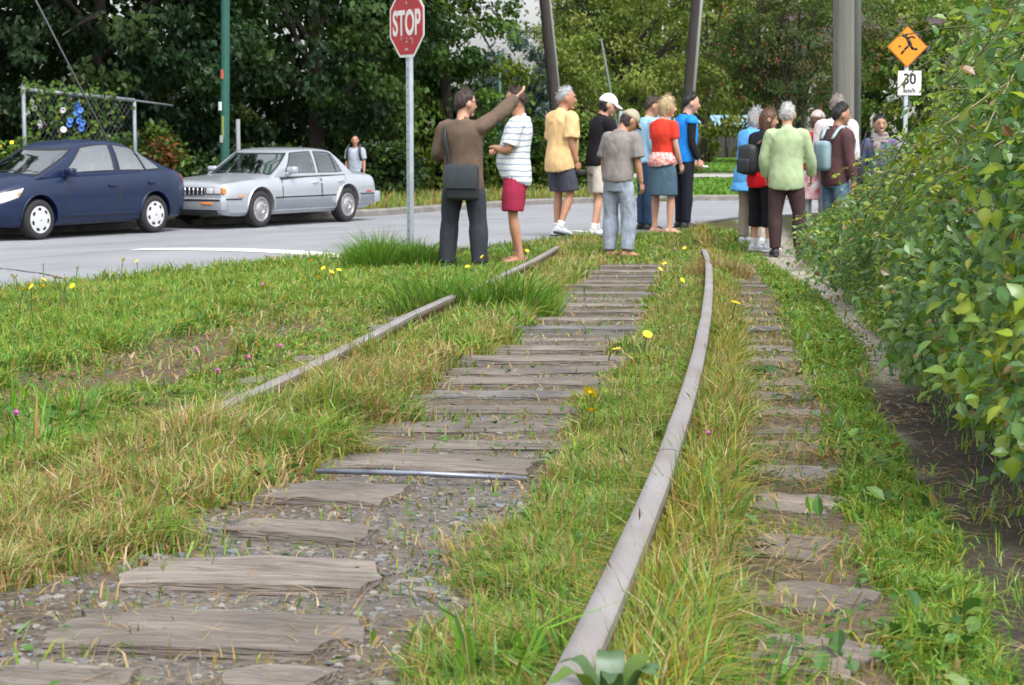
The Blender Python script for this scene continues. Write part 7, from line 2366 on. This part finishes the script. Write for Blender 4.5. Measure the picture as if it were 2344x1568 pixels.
def trumpet(m):
    bm = bmesh.new()
    lathe(bm, [(0.006, 0.0), (0.014, 0.03), (0.05, 0.05), (0.062, 0.048), (0.03, 0.040), (0.001, 0.02)], Matrix.Rotation(R(90), 4, 'X'), 10)
    return bm_mesh('flower', bm, m)


tb_, tw_ = trumpet(M_bf), trumpet(M_wf)
for k, (px, py) in enumerate([(186, 238), (180, 246), (177, 263), (188, 270), (165, 277), (181, 279), (192, 281), (160, 287), (189, 294), (135, 280), (128, 283), (187, 255)]):
    p = at(px, py, A1.y + 0.8) - Vector(vn.location); o = link('flower', tb_, vn, (p.x, p.y - 0.10, p.z), (r.normal(0, 0.4), 0, r.normal(0, 0.5)))
for k, (px, py) in enumerate([(80, 236), (84, 248), (145, 251), (97, 283), (100, 294), (148, 298), (66, 258)]):
    p = at(px, py, A1.y + 0.6) - Vector(vn.location); o = link('flower', tw_, vn, (p.x, p.y - 0.10, p.z), (r.normal(0, 0.4), 0, r.normal(0, 0.5)))
# yellow daisies at the left edge behind the car
bm = None
yd = empty('yellow_daisy_clump', at(8, 330, 36.0) - Vector((0, 0, 0.9)), label='clump of yellow daisies behind the blue car at the frame edge', cat='flowers')
yd.location.z = gz1(yd.location.x, 36.0)
n = 420
Pb = np.c_[r.normal(0, 0.22, n), r.normal(0, 0.2, n), r.uniform(0.05, 1.3, n)]
V, F, c = leaf_arrays(Pb, rand_dir(r, n) * 0.6 + [0, -0.2, -0.2], rand_dir(r, n) + [0, -0.5, 0.5], r.uniform(0.08, 0.15, n), LEAF4, palette(r, n, G_bright, 0.25), 0.8)
q = link('leaves', np_mesh('leaves', V, F, M_leaf, cols=c, smooth=False), yd); q['kind'] = 'stuff'
bm = bmesh.new()
lathe(bm, [(0.001, 0.012), (0.02, 0.012), (0.045, 0.0), (0.02, -0.004), (0.001, -0.004)], Matrix.Rotation(R(70), 4, 'X'), 10)
dm = bm_mesh('flower', bm, M_yf)
for k in range(7): link('flower', dm, yd, (r.normal(-0.05, 0.14), -0.28, r.uniform(1.0, 1.4)), (r.normal(0, 0.3), r.normal(0, 0.3), 0))

# far plank fence and shed ----------------------------------------------
fy_ = 104.0
fa, fb_ = at(1560, 355, fy_), at(1745, 357, fy_ - 1)
fz = gz1(fa.x, fy_)
top_z = at(1640, 291, fy_).z
pf_root = empty('plank_fence', (fa.x, fy_, fz), label='dark weathered plank fence across the lawn behind the blue vest', cat='fence')
M_plank = mat('fence_plank_wood', (0.06, 0.052, 0.05), rough=0.95, nscale=3, namt=0.35, stretch=(3, 3, 0.3))
bm = bmesh.new(); box(bm, (0, 0, 0), (0.185, 0.022, 1), bevel=0.004); pm = bm_mesh('plank', bm, M_plank)
x = fa.x - 0.5; k = 0
while x < fb_.x + 4.5:
    hgt = top_z - fz + random.uniform(-0.03, 0.03)
    o = link('plank', pm, pf_root, (x - fa.x, random.uniform(-0.008, 0.008), hgt / 2)); o.scale = (1, 1, hgt)
    x += 0.205; k += 1
for z in (0.35, 1.25):
    bm = bmesh.new(); box(bm, ((fb_.x + 4 - fa.x) / 2, 0.05, z), (fb_.x + 4.5 - fa.x, 0.05, 0.09)); link('fence_rail', bm_mesh('fence_rail', bm, M_plank), pf_root)
for q in range(5):
    bm = bmesh.new(); box(bm, (q * 2.4, -0.05, (top_z - fz) / 2), (0.11, 0.08, top_z - fz + 0.05)); link('fence_post', bm_mesh('fence_post', bm, M_plank), pf_root)
sh = empty('shed', (fa.x + 4, fy_ + 4.0, fz), label='low shed with a pale blue sheet roof behind the plank fence', cat='shed')
bm = bmesh.new(); box(bm, (0, 0, 0.7), (10.5, 2.6, 1.5)); link('wall', bm_mesh('wall', bm, M_plank, smooth=False), sh)
bm = bmesh.new()
zr = top_z - fz
for k in range(26):
    x = -5.4 + 0.42 * k
    box(bm, (x, -0.1, zr + 0.24), (0.40, 3.1, 0.03), rot=Matrix.Rotation(R(16), 3, 'X'))
link('roof', bm_mesh('roof', bm, mat('pale_blue_sheet', (0.22, 0.36, 0.45), rough=0.5, nscale=2, namt=0.3), smooth=False), sh)
hs_ = empty('house', (17.2, 95, gz1(17.2, 95)), R(8), label='house with a purplish-brown roof glimpsed behind the warning sign', cat='house')
bm = bmesh.new(); box(bm, (0, 0, 2.2), (8, 6, 4.6)); link('wall', bm_mesh('wall', bm, mat('house_wall', (0.32, 0.30, 0.29), rough=0.9, nscale=1.5, namt=0.1), smooth=False), hs_)
bm = bmesh.new()
vs = [bm.verts.new(v) for v in ((-4.4, -3.5, 4.4), (4.4, -3.5, 4.4), (4.4, 3.5, 4.4), (-4.4, 3.5, 4.4), (-4.4, 0, 7.0), (4.4, 0, 7.0))]
for f in ((0, 1, 5, 4), (2, 3, 4, 5), (0, 4, 3), (1, 2, 5), (0, 3, 2, 1)): bm.faces.new([vs[i] for i in f])
link('roof', bm_mesh('roof', bm, mat('purple_brown_shingle', (0.055, 0.036, 0.042), rough=0.9, nscale=5, namt=0.2), smooth=False), hs_)
for wx in (-2.2, 0.2, 2.4):
    bm = bmesh.new(); box(bm, (wx, -3.0, 2.9), (1.2, 0.12, 1.3)); w1 = link('window', bm_mesh('window', bm, M_white_sign, smooth=False), hs_)
    bm = bmesh.new(); box(bm, (wx, -3.06, 2.9), (1.04, 0.04, 1.14)); link('pane', bm_mesh('pane', bm, M_glass_dark, smooth=False), w1)

# ------------------------------------------------------------------ flowers
M_stem = mat('flower_stem', (0.07, 0.13, 0.03), rough=0.7)


def head_mesh(m, kind):
    bm = bmesh.new()
    if kind == 'ray':
        for ring_, nn, rr, zz_ in ((0, 15, 1.0, 0.0), (1, 11, 0.65, 0.12)):
            for k in range(nn):
                a = 2 * math.pi * k / nn + ring_ * 0.2
                ca, sa = math.cos(a), math.sin(a)
                w = 0.16
                vs = [bm.verts.new(v) for v in ((0.1 * ca, 0.1 * sa, 0.10 + zz_), (rr * 0.8 * ca - w * sa, rr * 0.8 * sa + w * ca, 0.12 + zz_), (rr * ca, rr * sa, 0.06 + zz_), (rr * 0.8 * ca + w * sa, rr * 0.8 * sa - w * ca, 0.12 + zz_))]
                bm.faces.new(vs)
        ellipsoid(bm, (0, 0, 0.05), (0.30, 0.30, 0.20), Matrix(), 8, 6)
    else:
        for k in range(46):
            d = Vector((random.gauss(0, 1), random.gauss(0, 1), random.gauss(0.3, 1))).normalized()
            q = d.cross(Vector((0.3, 0.2, 0.9))).normalized() * 0.16
            vs = [bm.verts.new(d * 0.3 - q), bm.verts.new(d * 0.3 + q), bm.verts.new(d * 1.0)]
            bm.faces.new(vs)
        ellipsoid(bm, (0, 0, 0), (0.6, 0.6, 0.55), Matrix(), 8, 6)
    return bm_mesh('flower_head', bm, m)


HY, HP = head_mesh(M_yf, 'ray'), head_mesh(M_pf, 'ball')
M_yc = mat('orange_flower_centre', (0.80, 0.50, 0.01), rough=0.7)
bm = bmesh.new(); ellipsoid(bm, (0, 0, 0.16), (0.20, 0.20, 0.14), Matrix(), 10, 6); HC = bm_mesh('flower_centre', bm, M_yc)


def flower(px, py, h, size, mesh, label, group, name, face=55, cen=True, tilt=0):
    p = on_ground(px, py, h)
    g = gz1(p.x, p.y)
    dx, dy = random.uniform(-0.03, 0.03), random.uniform(0.0, 0.04)
    root = empty(name, (p.x + dx, p.y + dy, g), label=label, cat='flower', group=group)
    t = p - root.location
    bm = bmesh.new(); tube(bm, [(0, 0, -0.01), (t.x * 0.3 + dx * 0.4, t.y * 0.3, t.z * 0.55), t], [0.0022 + 0.0001 * p.y] * 3, 5, 3)
    link('stem', bm_mesh('stem', bm, M_stem), root)
    hd = link('flower_head', mesh, root, t, (R(face + random.uniform(-18, 18)), R(random.uniform(-20, 20)), random.uniform(0, 6)))
    hd.rotation_mode = 'XYZ'; hd.scale = (size,) * 3
    if cen and mesh is HY:
        c_ = link('flower_centre', HC, hd)
    return root


flower(1350, 899, 0.16, 0.0255, HY, 'largest yellow dandelion-like flower beside the sleepers left of the curved rail', 'yellow flowers', 'yellow_flower', 62)
flower(1353, 939, 0.12, 0.022, HY, 'second yellow flower just below the largest one, turned upward', 'yellow flowers', 'yellow_flower', 25)
flower(1482, 765, 0.14, 0.024, HY, 'yellow flower in the green grass strip left of the curved rail', 'yellow flowers', 'yellow_flower', 25)
flower(1411, 799, 0.08, 0.022, HY, 'yellow flower lying low at the right end of a sleeper', 'yellow flowers', 'yellow_flower', 20)
flower(1684, 693, 0.20, 0.028, HY, 'yellow flower standing in the tan grass right of the curved rail', 'yellow flowers', 'yellow_flower', 20)
Z5 = lambda x, y: (x * 0.4948, 549.4 + y * 0.4948)
Z7 = lambda x, y: (915.6 + x * 0.3906, 549.4 + y * 0.3906)
for q in [(55, 163), (72, 170), (200, 110), (127, 203), (145, 215), (108, 228), (200, 212), (205, 183), (250, 172), (270, 175), (305, 183), (300, 210), (335, 212), (360, 128), (520, 158), (570, 90), (633, 97)]:
    flower(*Z5(*q), 0.17 + random.uniform(-0.03, 0.06), 0.021, HY, 'small yellow flower in the verge grass along the left road edge', 'yellow flowers by the left road edge', 'yellow_flower', 35)
for q in [(1437, 95), (1495, 130), (1500, 158), (1535, 147), (1568, 138), (1587, 165), (1473, 172), (1668, 118), (1695, 5)]:
    flower(*Z5(*q), 0.18, 0.021, HY, 'small yellow flower around the tall bright tuft left of the stop sign', 'yellow flowers by the bright tuft', 'yellow_flower', 35)
for q in [(480, 97), (570, 90), (395, 155), (745, 62), (710, 148)]:
    flower(*Z7(*q), 0.14, 0.021, HY, 'small yellow flower at the feet of the man in brown', 'yellow flowers at the men\'s feet', 'yellow_flower', 35)
for q in [(1550, 137), (1600, 108), (1668, 47), (1527, 170), (1655, 235), (1608, 205)]:
    flower(*Z7(*q), 0.12, 0.023, HY, 'small yellow flower beside the far sleepers left of the curved rail', 'yellow flowers by the far sleepers', 'yellow_flower', 35)
for q, l in (((1213, 205), 'pink clover head alone in the bright lawn below the road edge'), ((907, 507), 'pink clover head beside the bare earth rut'), ((1297, 488), 'largest pink clover head left of the buried rail'), ((1150, 543), 'pink clover head among clover leaves left of the buried rail'),
             ((1005, 600), 'dull pink clover head nearest the bare rut'), ((75, 797), 'bright pink clover head at the left edge of the grass')):
    flower(*Z5(*q), 0.13, 0.013, HP, l, 'pink clover heads', 'clover_flower')
for q, l in (((745, 108), 'pink clover head beside the rail near the men'), ((810, 160), 'pale pink clover head below the rail near the men'), ((1805, 1127), 'pale pink clover head in grass right of the curved rail')):
    flower(*Z7(*q), 0.12, 0.012, HP, l, 'pink clover heads', 'clover_flower')

ORD = ['first', 'second', 'third', 'fourth', 'fifth', 'sixth', 'seventh', 'eighth', 'ninth', 'tenth', 'eleventh', 'twelfth', 'thirteenth', 'fourteenth', 'fifteenth', 'sixteenth', 'seventeenth']
for gname, txt in (('yellow flowers by the left road edge', '%s small yellow flower from the left along the road edge verge'), ('yellow flowers by the bright tuft', '%s small yellow flower from the left around the bright tuft'),
                   ("yellow flowers at the men's feet", '%s small yellow flower from the left at the feet of the man in brown'), ('yellow flowers by the far sleepers', '%s small yellow flower from the left beside the far sleepers')):
    fl_ = sorted((o for o in bpy.data.objects if o.get('group') == gname), key=lambda o: o.location.x / o.location.y)
    for k, o in enumerate(fl_): o['label'] = txt % ORD[k]

# broad-leaved weeds
M_weed = leafmat('weed_leaf', trans=0.25, gloss=0.04, rough=0.4)


def weed(px, py, label, n, L, cols, h, seed, wid=0.34, up=0.55, aim=None, pos=None):
    r = np.random.default_rng(seed)
    p = pos or on_plane(px, py, 0.82, 0.0233)
    root = empty('broadleaf_weed', (p.x, p.y, gz1(p.x, p.y)), label=label, cat='weed')
    for k in range(n):
        a = 2 * math.pi * (k + r.uniform(-0.3, 0.3)) / n if aim is None else aim + r.normal(0, 0.7)
        ll = L * r.uniform(0.7, 1.2)
        m = 15
        V, Fq = [], []
        c = np.array(cols[r.integers(0, len(cols))]) * r.uniform(0.85, 1.15)
        for i in range(m):
            t = i / (m - 1)
            rr = ll * t; z = h * (0.35 + 0.65 * math.sin(min(1, t * 1.4) * 1.57)) * up * 1.6 - 0.35 * ll * max(0, t - 0.45) ** 1.4
            w = wid * ll * (math.sin(math.pi * min(1, t ** 0.8)) ** 0.8) * (0.10 if t < 0.12 else 0.5) + 0.001
            ru = 0.0015 * math.sin(i * 1.6)
            for s_, dz in ((-1, 0.18 * w + ru), (0, 0), (1, 0.18 * w - ru)):
                V.append((rr * math.cos(a) - s_ * w * math.sin(a), rr * math.sin(a) + s_ * w * math.cos(a), z + dz))
        for i in range(m - 1):
            for j in range(2): Fq.append((i * 3 + j, i * 3 + j + 1, i * 3 + j + 4, i * 3 + j + 3))
        link('leaf', np_mesh('leaf', np.array(V), [np.array(Fq)], M_weed, cols=np.tile(c, (len(V), 1))), root)
    return root


weed(0, 0, 'grey-green broad-leaved weed growing against the rail at the bottom edge', 7, 0.088, [(0.07, 0.13, 0.05), (0.06, 0.12, 0.035), (0.10, 0.17, 0.03)], 0.185, 3, 0.40, 0.62, pos=Vector((0.135, 2.56, 0)))
weed(1668, 1285, 'dark broad-leaved weed right of the rail beside the sleeper ends', 6, 0.12, [(0.035, 0.09, 0.03), (0.045, 0.10, 0.035)], 0.05, 4, 0.45)
weed(1722, 880, 'dark round-leaved weed by the sleeper stubs half way along the track', 6, 0.15, [(0.04, 0.095, 0.025)], 0.08, 5, 0.6)
weed(1612, 752, 'pale green weed touching the curved rail half way along', 5, 0.12, [(0.09, 0.16, 0.05)], 0.08, 6, 0.5)
weed(0, 0, 'brownish weed left of the grey-green weed at the bottom edge', 5, 0.06, [(0.12, 0.09, 0.025), (0.15, 0.13, 0.02)], 0.12, 7, 0.5, 0.62, pos=Vector((0.075, 2.50, 0)))
